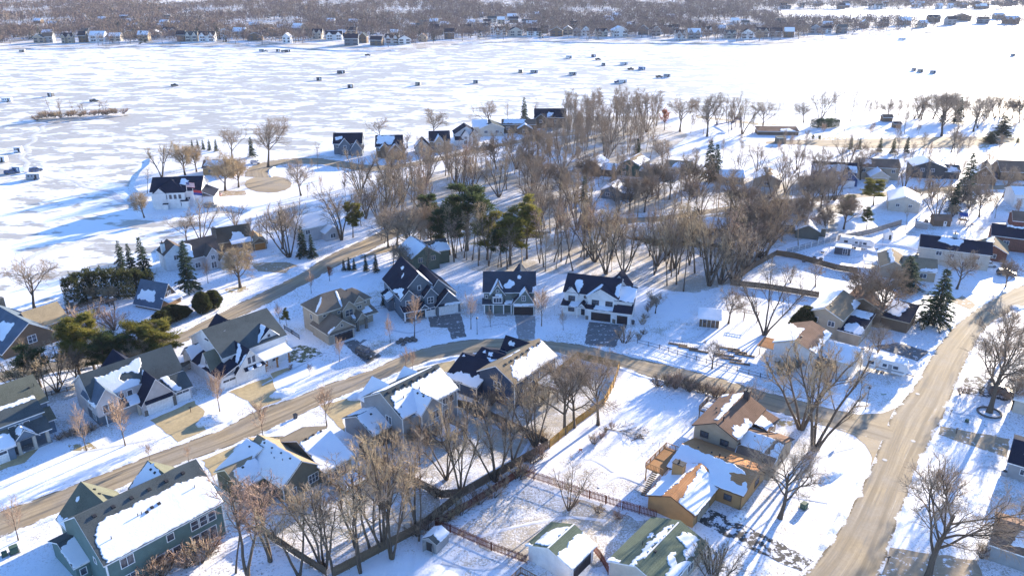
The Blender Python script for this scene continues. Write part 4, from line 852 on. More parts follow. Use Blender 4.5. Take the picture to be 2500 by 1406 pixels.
# grey-green house in the middle
h = House('two_storey_house', 'grey-green house with two steep white-edged gables, middle one of the three on the bend', P(1178.9, 770.7), 0, W_GREEN, R_STORM)
m_ = h.b(.3, 2.2, 13, 12.4, 5.6, 8.9); gl = h.b(2.1, 1.2, 5.3, 7, 5.6, 7.8, 'y'); gg = h.b(7.4, .3, 12.9, 8, 3.1, 6.8, 'y', ridge=10.6); bg = h.b(7, 8, 12, 13, 5.6, 9.1, 'y'); po = h.b(.2, .6, 7.3, 2.3, 2.8, 3.5, 'f', kind='shed', z0=2.65); bay = h.b(2.5, .55, 4.9, 1.25, 4.9, 5.4, 'f', kind='shed', z0=3.1, ov=.1, th=.1, wall=WHITE); lo = h.b(.3, 1.8, 7.4, 2.4, 2.7, kind='none'); gc = h.b(5.4, 1.7, 7.3, 3, 5.5, 6.3, 'f', kind='shed')
h.snow(gl, 'l', [(.05, .02), (.98, .02), (.98, .9), (.3, .95), (.1, .5)], .09, .2); h.snow(gl, 'r', [(.2, .05), (.98, .05), (.98, .6), (.5, .8), (.25, .6)], .08, .25); h.snow(m_, 'f', [(.44, .1), (.5, .1), (.58, .5), (.5, .6), (.42, .4)], .08, .25); h.snow(m_, 'f', [(.66, .66), (.7, .64), (.72, .74), (.69, .8), (.66, .76)], .07, .08); h.snow(gg, 'r', [(.3, .05), (.98, .05), (.98, .8), (.5, .95)], .08, .2); h.snow(gg, 'l', [(.02, .6), (.3, .7), (.3, .95), (.02, .95)], .07, .2); h.snow(m_, 'f', [(.93, .02), (.99, .02), (.99, .3), (.94, .25)], .07, .1); h.snow(po, 't', [(.72, .1), (.98, .1), (.98, .95), (.8, .95)], .07); h.snow(bay, 't', [(.3, .3), (.9, .3), (.8, .9), (.4, .9)], .05)
h.win(bay, 'f', 3.7, 3.4, 2.0, 1.2, 3, 1); h.win(gl, 'f', 3.7, 5.9, .6, .5, 1); h.win(gg, 'f', 10.2, 4.0, .8, 1.2, 2, 2); h.gdoor(gg, 'f', 10.2, 4.9, 2.3, DARKDOOR, lights=False); h.door(lo, 'f', 3.8, DARKDOOR); h.win(lo, 'f', 2.1, .8, 1., 1.5, 2); h.win(lo, 'f', 6.4, 1., 1., 1.2, 1); h.win(m_, 'f', .9, 3.9, .5, .7, 1); h.win(m_, 'f', 6.6, 4.3, .5, .6, 1)
for x in (.4, 2.6, 5.2, 7.1): h.post(x, .7, 2.7, .26)
aw = h.b(7.5, -.15, 12.8, .28, 2.65, 3.1, 'f', kind='shed', z0=2.6, ov=.05, th=.1); h.snow(aw, 't', [(.05, .2), (.97, .2), (.97, .9), (.05, .9)], .05, .1); m = MB(); m.box(.2, .4, 0, 7.2, 1.8, .2, GREYC); m.box(3, -.3, 0, 6, .4, .12, GREYC); h.part('porch_floor', m)
h.finish()
# white house, right of the three
h = House('two_storey_house', 'white two-storey house with black roofs and dark garage doors on the street bend', P(1380.9, 770.7), -17, W_WHITE, R_DARK)
m_ = h.b(-.9, 2.0, 12.4, 11.6, 5.7, 8.7); gl = h.b(-.5, 1.7, 2.6, 7, 5.6, 7.2, 'y'); gm = h.b(5.2, 1.0, 12.6, 8, 5.6, 7.7, 'y', ridge=8.4); rw = h.b(12.2, 1.2, 16.2, 7.6, 5.0, 6.4, 'f', kind='shed'); sg = h.b(12.3, -.8, 16.3, 3, 2.8, 5.2, 'f', kind='shed'); ga = h.b(5.3, -.6, 12.4, 2, 2.8, 3.5, 'f', kind='shed'); po = h.b(-.9, -.2, 5.4, 2.2, 2.8, 3.4, 'f', kind='shed', z0=2.65); pg = h.b(3, -.4, 5.2, 2, 2.8, 3.9, 'y', z0=2.65); lo = h.b(-.8, 1.3, 5.4, 2.4, 2.7, kind='none'); bg = h.b(9, 8, 14.4, 12.2, 5.6, 9.0, 'y')
h.snow(m_, 'f', [(.2, .08), (.27, .05), (.33, .5), (.3, .68), (.2, .68), (.19, .4)], .09, .15); h.snow(gm, 'l', [(.03, .02), (.98, .02), (.98, .7), (.6, .95), (.2, .95), (.05, .5)], .09, .25); h.snow(m_, 'f', [(.92, .05), (.99, .05), (.99, .75), (.94, .6)], .08, .12); h.snow(rw, 't', [(.03, .1), (.97, .05), (.97, .9), (.03, .97)], .09, .2); h.snow(sg, 't', [(.3, .78), (.9, .72), (.85, .95), (.35, .97)], .08, .15); h.snow(po, 't', [(.3, .1), (.98, .1), (.98, .95), (.35, .95)], .08, .12); h.snow(ga, 't', [(.3, .1), (.98, .1), (.98, .8), (.3, .9)], .06, .1); h.snow(gm, 'r', [(.5, .1), (.98, .1), (.98, .9)], .08, .2); h.snow(gl, 'l', [(.1, .05), (.98, .05), (.98, .8), (.3, .6)], .07, .2)
h.win(gl, 'f', 1.05, 3.6, 1.5, 1.2, 2, fm=DARKTRIM); h.win(gm, 'f', 7.2, 3.4, 1.6, 1.3, 2, fm=DARKTRIM); h.win(gm, 'f', 10.6, 3.4, 1.6, 1.3, 2, fm=DARKTRIM); h.gdoor(ga, 'f', 9.0, 4.9, 2.2, DARKDOOR, lights=False); h.gdoor(sg, 'f', 14.3, 2.6, 2.2, DARKDOOR, lights=False); h.door(lo, 'f', 4.1, DARKDOOR); h.win(lo, 'f', 1.1, .9, 1.4, 1.2, 2, fm=DARKTRIM); h.win(m_, 'f', 4.4, 4.6, .5, .5, 1, fm=DARKTRIM)
for x in (-.7, 2.9, 5.2): h.post(x, -.1, 2.7, .24)
m = MB(); m.box(11.9, -.72, 0, 12.4, -.6, 1, W_STONE); m.box(5.2, -.72, 0, 5.9, -.6, 1, W_STONE); m.box(12.25, -.93, 0, 12.7, -.8, 1, W_STONE); h.part('stone_facing', m)
h.finish()
# brown-roofed split-level
h = House('split_level_house', 'tan split-level house with brown shingles and a dark chimney at the street corner', P(1696.9, 1082.8), -37, W_TAN, R_BROWN, DARKTRIM)
m_ = h.b(.4, -2.1, 8.3, 10.6, 5.3, 7.2, 'y'); wg = h.b(7.2, -2.8, 15, 7.6, 2.9, 4.9, 'x'); en = h.b(7.8, 5.6, 11, 10.6, 4.0, 5.2, 'r', kind='shed')
h.snow(m_, 'l', [(.08, .96), (.22, .86), (.4, .72), (.6, .66), (.74, .7), (.9, .6), (.97, .72), (.97, .985), (.1, .985)], .08, .3); h.snow(wg, 'f', [(.22, .02), (.985, .02), (.985, .9), (.86, .85), (.82, .4), (.66, .35), (.72, .6), (.8, .97), (.1, .97), (.05, .8), (.2, .5)], .09, .2); h.snow(m_, 'r', [(.02, .02), (.5, .02), (.5, .3), (.3, .25), (.18, .4), (.05, .3)], .08, .3); h.snow(wg, 'b', [(.1, .1), (.6, .05), (.4, .4), (.1, .5)], .07, .3); h.snow(en, 't', [(.1, .05), (.9, .05), (.9, .5), (.4, .6), (.1, .9)], .07, .25); h.snow(m_, 'l', [(.9, .1), (.98, .05), (.98, .3), (.93, .3)], .07, .1)
h.win(m_, 'f', 2.4, 3.5, 1.4, 1.1, 2); h.win(m_, 'f', 6.2, 3.2, 1.4, 1.1, 2); h.win(wg, 'f', 11.6, 1.2, 1.3, .7, 1); h.vents(m_, 'l', [(.35, .6), (.5, .4)], .3); h.pipe(m_, 'r', [(.15, .85)], .9, .14); h.chimney(5.2, 9.6, 1., .9, 8.6, plain('dark_brick', (.06, .05, .055)), 5); h.deck(-2.8, 7.2, .3, 11.4, 2.7, 'flb', OLDWOOD); m = MB(); m.box(1.9, -2.6, .1, 2.8, -2.15, .9, GREYTRIM); h.part('meter_box', m); h.win(wg, 'r', 2, 1, 1.6, 1.2, 2); h.vents(wg, 'f', [(.4, .85), (.75, .8)], .25)
h.finish()
# ochre house
h = House('rambler_house', 'ochre low house with rust-brown roof, block chimney and attached gabled garage', P(1628.5, 1138.8, 3.0), -37.1, W_ORANGE, R_ORANGE, plain('brown_trim', (.10, .05, .03)))
m_ = h.b(.3, .3, 13.2, 10.6, 3.0, 4.5, 'x'); ga = h.b(1., -8.4, 8.9, 2, 2.65, 4.3, 'y')
h.snow(m_, 'f', [(.01, .02), (.99, .02), (.99, .25), (.93, .5), (.9, .3), (.76, .35), (.7, .62), (.78, .7), (.9, .75), (.7, .95), (.5, .93), (.2, .96), (.01, .96)], .08, .15); h.snow(ga, 'l', [(.02, .05), (.75, .02), (.98, .3), (.98, .9), (.6, .8), (.3, .72), (.15, .68), (.02, .6)], .08, .2); h.snow(ga, 'r', [(.02, .02), (.85, .02), (.9, .3), (.97, .9), (.6, .8), (.3, .72), (.02, .66)], .08, .16); h.snow(m_, 'f', [(.02, .3), (.08, .35), (.1, .8)], .05, .08)
h.chimney(2.7, -1.3, 1.9, 1.2, 5.6, W_ORANGE); h.pipe(m_, 'b', [(.5, .93)], .8, .14); h.vents(m_, 'b', [(.2, .85), (.38, .85), (.56, .84), (.85, .84)], .25); h.deck(-3, -2, .25, 5.6, 2.7, 'flb', wood('ochre_deck', (.42, .22, .09)), False, (-1.2, -2.2, 0, -1)); h.win(m_, 'r', 7, 1, 1.8, 1.2, 2); h.gdoor(ga, 'r', -4.6, 4.6, 2.1, TANDOOR); h.win(m_, 'f', 10.9, 1., 1.2, 1., 1); m = MB(); m.tube([(13.15, .2, 0), (13.15, .2, 2.9)], .05, DARKTRIM, 6); h.part('downspout', m)
h.finish()
# green-roofed garage and house at the bottom edge
h = House('detached_garage', 'white detached garage with green shingles and a slab of snow, bottom edge', P(1281.2, 1332.7, 2.6), -38.5, W_WHITE, R_GREEN, cat='garage')
m_ = h.b(.4, .4, 8, 6.3, 2.8, 4.3, 'y'); h.snow(m_, 'l', [(.1, .35), (.55, .3), (.75, .5), (.85, .92), (.1, .92)], .1, .15); h.snow(m_, 'r', [(.02, .02), (.98, .02), (.98, .62), (.55, .66), (.02, .62)], .1, .14); h.snow(m_, 'l', [(.01, .02), (.07, .02), (.04, .3), (.01, .3)], .07); m = MB(); m.box(4.1, 0, 4.5, 4.3, 6.7, 4.58, WHITE); h.part('ridge_cap', m); h.gdoor(m_, 'r', 3.3, 4.6, 2.1, DARKDOOR)
h.finish()
h = House('rambler_house', 'low house with moss-green roof and ragged snow, right of the white garage', P(1483.8, 1372.2, 2.8), -39.5, W_CREAM, R_GREEN)
m_ = h.b(.2, .3, 9, 12.2, 3.0, 4.6, 'y'); h.snow(m_, 'l', [(.0, .8), (.3, .78), (.65, .72), (.85, .86), (.9, .93), (.0, .93)], .09, .25); h.snow(m_, 'r', [(.02, .02), (.6, .02), (.4, .25), (.55, .5), (.45, .55), (.3, .3), (.02, .25)], .1, .2); h.snow(m_, 'r', [(.55, .1), (.95, .25), (.93, .55), (.75, .75), (.72, .4)], .09, .25); h.snow(m_, 'l', [(.55, .55), (.66, .5), (.62, .66), (.57, .65)], .07, .2); h.snow(m_, 'l', [(.01, .02), (.06, .02), (.05, .4), (.01, .4)], .07); h.pipe(m_, 'l', [(.4, .6)], .8); h.vents(m_, 'r', [(.35, .9)], .4); m = MB(); m.box(4.55, 2, 4.78, 4.75, 12, 4.86, WHITE); h.part('ridge_vent', m); h.win(m_, 'r', 3, 1, 1.6, 1.2, 2); h.win(m_, 'r', 8, 1, 1.6, 1.2, 2)
h.finish()
h = House('rambler_house', 'house cut by the bottom edge, only its tan roof peak showing', P(1290, 1440, 2.6), -38, W_CREAM, R_TAN)
m_ = h.b(0, -6, 9, 2.4, 2.8, 4.2, 'x'); h.deck(-3.6, 0, -.3, 3.0, 1.5, 'flb', CEDAR); h.finish()
# white house with tan roof and tan house behind
h = House('split_level_house', 'white split-level house with half-snowy brown roof behind red-brown shrubs', P(1897.9, 881), -36, siding('off_white_siding', (.66, .64, .62)), R_BROWN, TANTRIM)
m_ = h.b(-.6, -2.2, 8, 9.4, 5.3, 7.0, 'y'); wg = h.b(7.6, 2, 15, 11, 2.9, 4.7, 'x')
h.snow(m_, 'l', [(.02, .02), (.985, .02), (.7, .5), (.6, .93), (.02, .985)], .09, .15); h.snow(m_, 'r', [(.02, .02), (.98, .02), (.98, .3), (.7, .2), (.4, .16), (.1, .2), (.02, .3)], .1, .3); h.snow(wg, 'f', None, .1); h.snow(wg, 'b', [(.1, .1), (.9, .1), (.9, .9), (.1, .9)], .09); h.vents(m_, 'r', [(.25, .9)], .4); h.win(m_, 'r', 3, 3, 1.4, 1.1, 2); h.win(wg, 'f', 11, 1, 1.6, 1.1, 2)
sh = h.b(-4.6, .5, -1.1, 4.5, 2.2, 2.5, 'f', kind='shed', z0=2.05, roof=R_ORANGE)
for x in (-4.4, -1.4): h.post(x, .7, 2.2, .14, OLDWOOD)
h.finish()
h = House('split_level_house', 'tan split-level house with two white-framed gable windows beside a spindly evergreen', P(1965.3, 760.2, 5.2), -38, W_TAN, R_TAN)
m_ = h.b(.3, .2, 8.6, 13.4, 5.3, 7.2, 'y'); wg = h.b(8.4, -.4, 13, 10, 2.9, 4.5, 'f', kind='shed', roof=R_DARK)
h.snow(m_, 'l', [(.02, .02), (.985, .02), (.985, .97), (.4, .985), (.05, .95)], .1, .15); h.snow(wg, 't', [(.3, .05), (.97, .05), (.97, .25), (.5, .45), (.2, .3)], .09, .2); h.snow(wg, 't', [(.05, .7), (.9, .7), (.9, .97), (.05, .97)], .09, .2); h.snow(m_, 'r', [(.6, .02), (.98, .02), (.98, .3), (.7, .25)], .08, .2); h.win(m_, 'f', 2.4, 3.3, 1.4, 1.2, 2); h.win(m_, 'f', 6.3, 3.1, 1.4, 1.2, 2); h.vents(m_, 'r', [(.2, .9)], .4); h.win(wg, 'r', 3, 1, 1.5, 1.2, 2)
h.finish()
# ------------------------------------------------------------------ houses farther off
def mid(name, label, px, ang, wall, roof, blocks, wins=(), snow=(), trim=None, z=0., cat='house', door=None, chim=None, group=None):
    h = House(name, label, P(px[0], px[1], z), ang, wall, roof, trim, cat, group); B = []
    for b in blocks:
        kw = b[-1] if isinstance(b[-1], dict) else {}; a = b[:-1] if kw else b
        B.append(h.b(*a, **kw))
    for i, f, u, zz, w, hh, *c in wins: h.win(B[i], f, u, zz, w, hh, c[0] if c else 2)
    for i, pl, *poly in snow: h.snow(B[i], pl, poly[0] if poly else None, .1, .2, .5)
    for d in door or (): h.gdoor(B[d[0]], d[1], d[2], d[3], d[4], d[5], lights=False)
    for c in chim or (): h.chimney(*c)
    return h.finish()
P1 = [(.02, .02), (.98, .02), (.98, .6), (.6, .75), (.3, .6), (.02, .7)]; P2 = [(.3, .05), (.9, .1), (.8, .6), (.5, .8), (.3, .4)]; P3 = [(.05, .3), (.6, .2), (.7, .9), (.1, .95)]
HT = plain('half_timber', (.10, .075, .05))
mid('steep_roof_house', 'steep slate-roofed gable house with brown timbered gable beside the hedge', (393, 761), 68, W_BROWN, R_SLATE, [(0, 0, 7, 8.4, 1.2, 6.2, 'y'), (1.5, -1.6, 6.8, .1, 2.2, 3.0, 'f', {'kind': 'shed', 'z0': 2.1})], [(0, 'f', 3.5, 3.3, 1.1, 1.0, 2)], [(0, 'l', [(.3, .25), (.9, .25), (.85, .6), (.35, .6)]), (1, 't')])
h = House('steep_roof_house', 'big slate and cedar-shake house with a stone chimney at the left edge', P(60, 843), 53, W_BROWN, R_SLATE)
a_ = h.b(-6, -4, 7, 14, 1.6, 6.6, 'y'); b_ = h.b(3, .5, 10.6, 9.6, 3.0, 5.8, 'x', roof=R_CEDAR); c_ = h.b(-12, 2, -2, 12, 2.5, 5, 'x'); h.snow(a_, 'l', [(.2, .3), (.6, .2), (.5, .7), (.25, .8)]); h.snow(c_, 'f', P1); h.chimney(2.5, 15.2, 1.3, 1.3, 7.2, W_STONE, cap=False); h.win(a_, 'f', .5, 1.8, 1.7, 1.7, 2, 2); h.win(b_, 'r', 5, 1.2, 1.6, 1.4, 2); h.finish()
h = House('gabled_house', 'grey gabled lakeside house with a tall spruce before its left wing', P(432, 677), 40, W_LAV, shingle('plum_shingles', (.10, .08, .07)))
a_ = h.b(-.6, 6, 5.5, 12, 5, 7.4, 'y', wall=W_WHITE); b_ = h.b(4.8, 1.2, 13.4, 9.6, 4.2, 8, 'x'); c_ = h.b(8.8, -1, 12, 5, 4.6, 6.6, 'y'); d_ = h.b(12, -2.2, 15.4, 4, 3, 5, 'y'); h.snow(b_, 'f', [(.02, .2), (.15, .1), (.2, .7), (.02, .9)]); h.snow(c_, 'r', P1); h.chimney(-.2, 8, 1, 1, 8, WHITE); h.win(c_, 'f', 10.4, 3.2, 1, 1.2); h.win(c_, 'f', 10.4, .6, 1.4, 1.8); h.win(d_, 'f', 13.7, 1, 1.2, 1.4); h.win(a_, 'f', 2.4, 3, 1.2, 1.3); h.win(b_, 'f', 6.6, 1, 1.4, 1.4); h.finish()
mid('rambler_house', 'brown low house with tall twin-flue chimney and orange wood garage door', (614, 612), 30, W_BROWN, shingle('dark_brown_shingles', (.10, .08, .06)), [(-9, 3, 1, 10, 3.2, 6.6, 'x'), (.5, -.6, 4.6, 7, 2.4, 3.9, 'y', {'roof': R_TAN}), (-5, 1, .6, 4, 2.6, 3.6, 'f', {'kind': 'shed'})], [(2, 'f', -3, 1, 1.6, 1.2)], [(0, 'f', [(.45, .1), (.8, .1), (.7, .5), (.5, .6)]), (2, 't')], TANTRIM, door=[(1, 'f', 2.6, 3.2, 2.1, WOODDOOR)], chim=[(-9.4, 4.5, 1.2, 1.1, 7.4, W_STONE)])
mid('two_storey_house', 'snow-roofed house with a post-held porch behind the tall vase-shaped trees', (772, 587), 38, W_LAV, R_GREY, [(-5, 0, 6, 9, 4.6, 7.4, 'x'), (2, -3, 7, 3, 2.8, 4.4, 'y')], [(0, 'f', -2.5, 2.6, 1.4, 1.3), (1, 'f', 4.5, .8, 1.6, 1.3)], [(0, 'f'), (1, 'l'), (1, 'r')])
mid('two_storey_house', 'moss-green house with snowy crossed gables at the edge of the wood', (1008, 668), 30, siding('moss_siding', (.10, .12, .085)), R_GREY, [(0, 0, 8.4, 10, 4.6, 7.4, 'y'), (6, 3, 13, 9.4, 4.2, 6.4, 'x')], [(0, 'f', 2.5, 3, 1.2, 1.2), (0, 'f', 6.5, 3, 1.2, 1.2), (0, 'l', 4, 2.8, 1.2, 1.2)], [(0, 'l'), (0, 'r', P1), (1, 'f', P1)], TANTRIM)
h = House('lake_house', 'large white lakeside house with black roof and flags, alone on the point', P(378.8, 510.5), 8, W_WHITE, R_DARK)
a_ = h.b(-1, 1.6, 16, 14, 5.8, 9.4, 'x'); b_ = h.b(.3, -.4, 10.8, 10, 5.6, 9.2, 'y', kind='hip', inset=5.5); c_ = h.b(.6, -.7, 4.6, 5, 5.6, 7.4, 'y'); d_ = h.b(9.6, -1.2, 11.8, 2, 2.6, 3.4, 'f', kind='shed'); e_ = h.b(15.6, 2, 20, 11, 3.2, 5.6, 'r', kind='shed'); h.snow(a_, 'f', [(.55, .5), (.68, .45), (.72, .7), (.58, .85)]); h.snow(b_, 'r', [(.3, .1), (.6, .1), (.5, .4), (.4, .4)], mat=None)
for u in (1.2, 4.4, 6.0, 7.6, 9.2): h.win(b_, 'f', u, 3.6, .8, 1.4, 1, fm=GREYTRIM)
h.win(b_, 'f', 9.6, 1, .8, 1.2, 1, fm=GREYTRIM); h.win(a_, 'r', 5, 3.4, 1, 1.3); h.win(e_, 'r', 6, .9, 2, 1.4, 3); m = MB(); m.box(3.4, -1.9, 0, 5., -.75, 2, W_WHITE); m.box(3.3, -2., 2, 5.1, -.7, 2.15, R_DARK); h.part('porch', m); h.finish()
mid('rambler_house', 'sunlit ochre low house under round brown trees by the turning circle', (497, 428), 5, W_ORANGE, R_BROWN, [(0, 0, 12, 9, 3, 5.2, 'x'), (8, -3, 13, 3, 2.8, 4.4, 'y')], [(0, 'f', 3, 1, 1.6, 1.2)], [(0, 'f', P3)], TANTRIM)
mid('lake_house', 'slate-blue two-gabled house, leftmost of the row along the lake road', (815, 380), 4, W_SLATE, R_DARK, [(0, 2, 12.6, 11, 5, 8.8, 'x'), (3, 0, 7.6, 7, 4.8, 7.4, 'y'), (8, -2, 13, 6, 3, 6.4, 'y')], [(1, 'f', 5.3, 3.2, 1.2, 1.2), (1, 'f', 5.3, .8, 1.8, 1.6), (0, 'f', 1.6, 3.2, 1, 1.2)], [(1, 'l', P1), (0, 'f', [(.1, .3), (.3, .5), (.3, .7), (.1, .6)]), (2, 'l', P3)])
mid('lake_house', 'dark brown house with white-edged front gable, second in the lake road row', (918, 389), 4, W_BROWN, R_DARK, [(0, 3, 11.6, 12, 5, 9, 'x'), (5.4, -1.6, 12.6, 8, 2.9, 6.8, 'y'), (2, 1, 6, 7, 4.6, 6.6, 'y')], [(1, 'f', 9, 3.3, 1, 1.3), (0, 'f', 1.2, 3.2, 1, 1.2)], [(1, 'l', [(.02, .3), (.9, .1), (.9, .5), (.1, .95)]), (2, 'l', P1), (0, 'f', P3)])
mid('lake_house', 'tan tall house with a low cream gable before it on the lake road', (1014, 378), 8, W_CREAM, R_DARK, [(0, 0, 7, 8, 2.8, 6.4, 'y'), (7, 4, 16, 12, 5.2, 8.8, 'x', {'wall': W_TAN}), (9, 2, 13, 8, 5, 7.6, 'y', {'wall': W_TAN})], [(2, 'f', 11, 3.2, 1.3, 1.3), (0, 'f', 3.5, .8, 1.8, 1.4), (1, 'f', 8, 1, 1.2, 1.3), (1, 'f', 14.6, 1, 1.2, 1.3)], [(0, 'l', P2), (2, 'l'), (2, 'r', P2)])
mid('lake_house', 'white house with three navy gables on the lake road', (1113, 357), 10, W_WHITE, R_DARK, [(0, 3, 11, 12, 5, 8.4, 'y'), (3, .5, 6.6, 7, 4.6, 7, 'y'), (7, 0, 10.6, 7, 4.8, 7.2, 'y'), (0, 0, 3.4, 5, 2.6, 4.6, 'f', {'kind': 'shed'})], [(1, 'f', 4.8, 3.1, 1, 1.1), (2, 'f', 8.8, 3.2, 1, 1.2), (1, 'f', 4.8, .7, 1.4, 1.6), (2, 'f', 8.8, .7, 1.4, 1.6)], [(1, 'r', P1), (2, 'l', P2)])
mid('lake_house', 'cream low-gabled house just right of the white three-gabled one', (1172, 334), 8, W_CREAM, R_GREY, [(0, 0, 12, 10, 4, 6.4, 'y'), (-3, 2, 4, 10, 4.6, 7.2, 'x')], [(0, 'f', 3, 1.6, 1.6, 1.3), (0, 'f', 8.6, 1.6, 1.6, 1.3)], [(0, 'l', P1), (1, 'f')])
mid('lake_house', 'brown flat-fronted house with snowy low roof beside a lone spruce', (1226, 326), 0, W_BROWN, R_BROWN, [(0, 0, 17, 10, 4.4, 6.2, 'x'), (8, -3, 15, 4, 3, 5, 'y')], [(0, 'f', 3, 2, 1.8, 1.3), (1, 'f', 11.5, 1, 2, 1.4)], [(0, 'f', P3), (1, 'l'), (1, 'r')])
mid('lake_house', 'dark house with a tall black roof at the left end of the lakeside wood', (1306, 314), 0, W_BROWN, R_DARK, [(0, 2, 16, 12, 5.4, 9, 'x'), (0, 0, 6, 6, 5, 7.4, 'y')], [(0, 'f', 11, 2, 1.4, 2), (1, 'f', 3, 3, 1.4, 1.3)], [(0, 'f', [(.4, .1), (.5, .1), (.6, .5), (.45, .6)])])
mid('split_level_house', 'dark brown snowy-roofed house tucked behind trees left of the green house', (1424, 428), -25, W_BROWN, R_BROWN, [(0, 0, 7, 11, 4.4, 6.4, 'y'), (6, 2, 13, 9, 3, 4.6, 'x')], [(0, 'f', 3.5, 2.6, 1.2, 1.1)], [(0, 'l'), (0, 'r'), (1, 'f')])
mid('split_level_house', 'forest-green gabled house with two stacked white windows and snowy roof', (1513, 428), -28, W_FGREEN, R_TAN, [(0, 0, 8, 12, 5, 7, 'y'), (7.6, 1, 13, 9, 2.8, 4.6, 'x')], [(0, 'f', 1.8, 3.2, 1.2, 1.1), (0, 'f', 1.8, .6, 1.2, 1.1)], [(0, 'l'), (0, 'r', P1), (1, 'f')])
mid('rambler_house', 'blue-grey cottage with white window and snowy roof behind a dark spruce', (1466, 484), -22, W_SLATE, R_GREY, [(0, 0, 8, 9, 3, 5, 'y'), (7, 1.5, 12, 7, 2.6, 4, 'x')], [(0, 'f', 2.6, 1.3, 1.5, 1.1)], [(0, 'l'), (0, 'r'), (1, 'f')])
mid('rambler_house', 'house with a blue-shaded rectangular snowy roof right of the twin spruces', (1758, 449), -6, W_TAN, R_GREY, [(0, 0, 9, 8, 2.8, 4.6, 'x')], [(0, 'f', 3, 1, 1.6, 1.1), (0, 'f', 7, 1, 1.2, 1.1)], [(0, 'f'), (0, 'b')])
mid('rambler_house', 'low tan house with a broad sunlit snowy gable behind twiggy shrubs', (1838, 455), -18, W_TAN, R_TAN, [(0, 0, 10, 11, 3, 5.2, 'y')], [(0, 'f', 5, 1, 1.6, 1.1)], [(0, 'l'), (0, 'r', P1)])
h = House('two_storey_house', 'deep blue house with white-trimmed front gable and porch posts in the right middle', P(1985, 448), -14, W_DBLUE, R_DARK)
a_ = h.b(0, 3, 16, 12, 4.6, 7.2, 'x'); b_ = h.b(9.4, -1.4, 16, 8, 2.9, 6.2, 'y'); c_ = h.b(3, 1, 8.6, 7, 4.2, 6.2, 'y'); h.snow(a_, 'f', P1); h.snow(b_, 'l', P2); h.snow(c_, 'l'); h.win(b_, 'f', 12.7, 3.2, 1.6, 1.2, 3); h.win(c_, 'f', 5.8, 2.8, 1.4, 1.2)
for x in (3.2, 5.6, 8.4): h.post(x, -.2, 2.6, .2)
p_ = h.b(2.8, -.4, 9, 1.4, 2.7, 3.3, 'f', kind='shed', z0=2.55); h.snow(p_, 't'); h.gdoor(b_, 'f', 12.7, 4.6, 2.1, WHITE, lights=False); h.finish()
mid('two_storey_house', 'tan house with brown roof and a snowy garage gable next to the deep blue house', (2098, 440), -10, W_TAN, R_BROWN, [(0, 2, 15, 11, 5, 7.4, 'x'), (3, -4, 10, 6, 2.8, 5, 'y', {'wall': W_CREAM})], [(0, 'f', 1.6, 3, 1.2, 1.2), (0, 'f', 12.8, 3, 1.2, 1.2)], [(1, 'l'), (0, 'f', [(.05, .4), (.3, .4), (.3, .9), (.05, .9)])], door=[(1, 'f', 6.5, 4.6, 2.1, TANDOOR)])
mid('two_storey_house', 'charcoal house with two white windows in its gable and snowy roof', (2225, 434), -12, siding('charcoal_siding', (.07, .075, .08)), R_GREY, [(0, 0, 12, 10, 4.8, 7, 'y'), (11.6, 1, 18, 9, 3, 4.8, 'x')], [(0, 'f', 3.6, 2.8, 1.2, 1.2), (0, 'f', 7.4, 2.8, 1.2, 1.2)], [(0, 'l'), (0, 'r', P1), (1, 'f', P2)])
mid('steep_roof_house', 'steep-roofed house with one snowy slope behind the tall dark spruce', (2366, 446), -30, W_BROWN, R_DARK, [(0, 0, 9, 12, 2.4, 7, 'y')], [(0, 'f', 4.5, 3.4, 1.2, 1.2)], [(0, 'l', P1)])
mid('rambler_house', 'brown-roofed house cut by the right edge among bare trees', (2440, 440), -8, W_BROWN, R_BROWN, [(0, 0, 20, 10, 3.6, 6.8, 'x')], [(0, 'f', 4, 1.2, 1.6, 1.2)], [])
mid('rambler_house', 'off-white house with snowy gable roof and two small windows behind the yellow pine', (2166, 514), -22, W_CREAM, R_TAN, [(0, 0, 10, 13, 3.6, 5.6, 'y')], [(0, 'f', 3, 1.8, 1.1, 1.0), (0, 'f', 7, 1.8, 1.1, 1.0)], [(0, 'l'), (0, 'r')])
mid('rambler_house', 'house with two blue-shaded snowy roofs seen through tall bare trees', (1716, 580), -6, W_TAN, R_GREY, [(0, 0, 10, 8, 3.4, 5.4, 'x'), (11, -1, 16, 6, 3, 4.6, 'x')], [(0, 'f', 3, 1.3, 1.4, 1.1), (0, 'f', 7, 1.3, 1.4, 1.1)], [(0, 'f'), (1, 'f')])
mid('rambler_house', 'low grey house with crossed snowy roofs behind the big dark trees', (1902, 572), -20, W_OLIVE, R_GREY, [(0, 2, 14, 10, 3, 5, 'x'), (5, -2, 12, 6, 2.8, 4.6, 'y')], [(0, 'f', 2, 1.1, 1.6, 1.1)], [(0, 'f'), (1, 'l'), (1, 'r')])
mid('rambler_house', 'white-walled house slice at the right edge beside a cleared drive', (2472, 506), -10, W_WHITE, R_GREY, [(0, 0, 14, 9, 4.6, 6.4, 'x')], [(0, 'f', 4, 2.6, 1.3, 1.1)], [(0, 'f')])
mid('rambler_house', 'tan-roofed low house right of the forest-green house', (1624, 424), -15, W_CREAM, R_TAN, [(0, 0, 10, 9, 2.8, 4.6, 'x')], [(0, 'f', 3, 1, 1.6, 1.1)], [(0, 'f', P2)])
mid('split_level_house', 'brown-roofed house mostly hidden by a dense dark tree', (2052, 778), -38, W_BROWN, R_BROWN, [(0, 0, 9, 13, 4.6, 6.6, 'y'), (8.6, 1, 15, 9, 2.8, 4.4, 'f', {'kind': 'shed', 'roof': R_DARK})], [(0, 'f', 2.6, 2.8, 1.2, 1.1)], [(0, 'r', P2), (1, 't', P3)], TANTRIM)
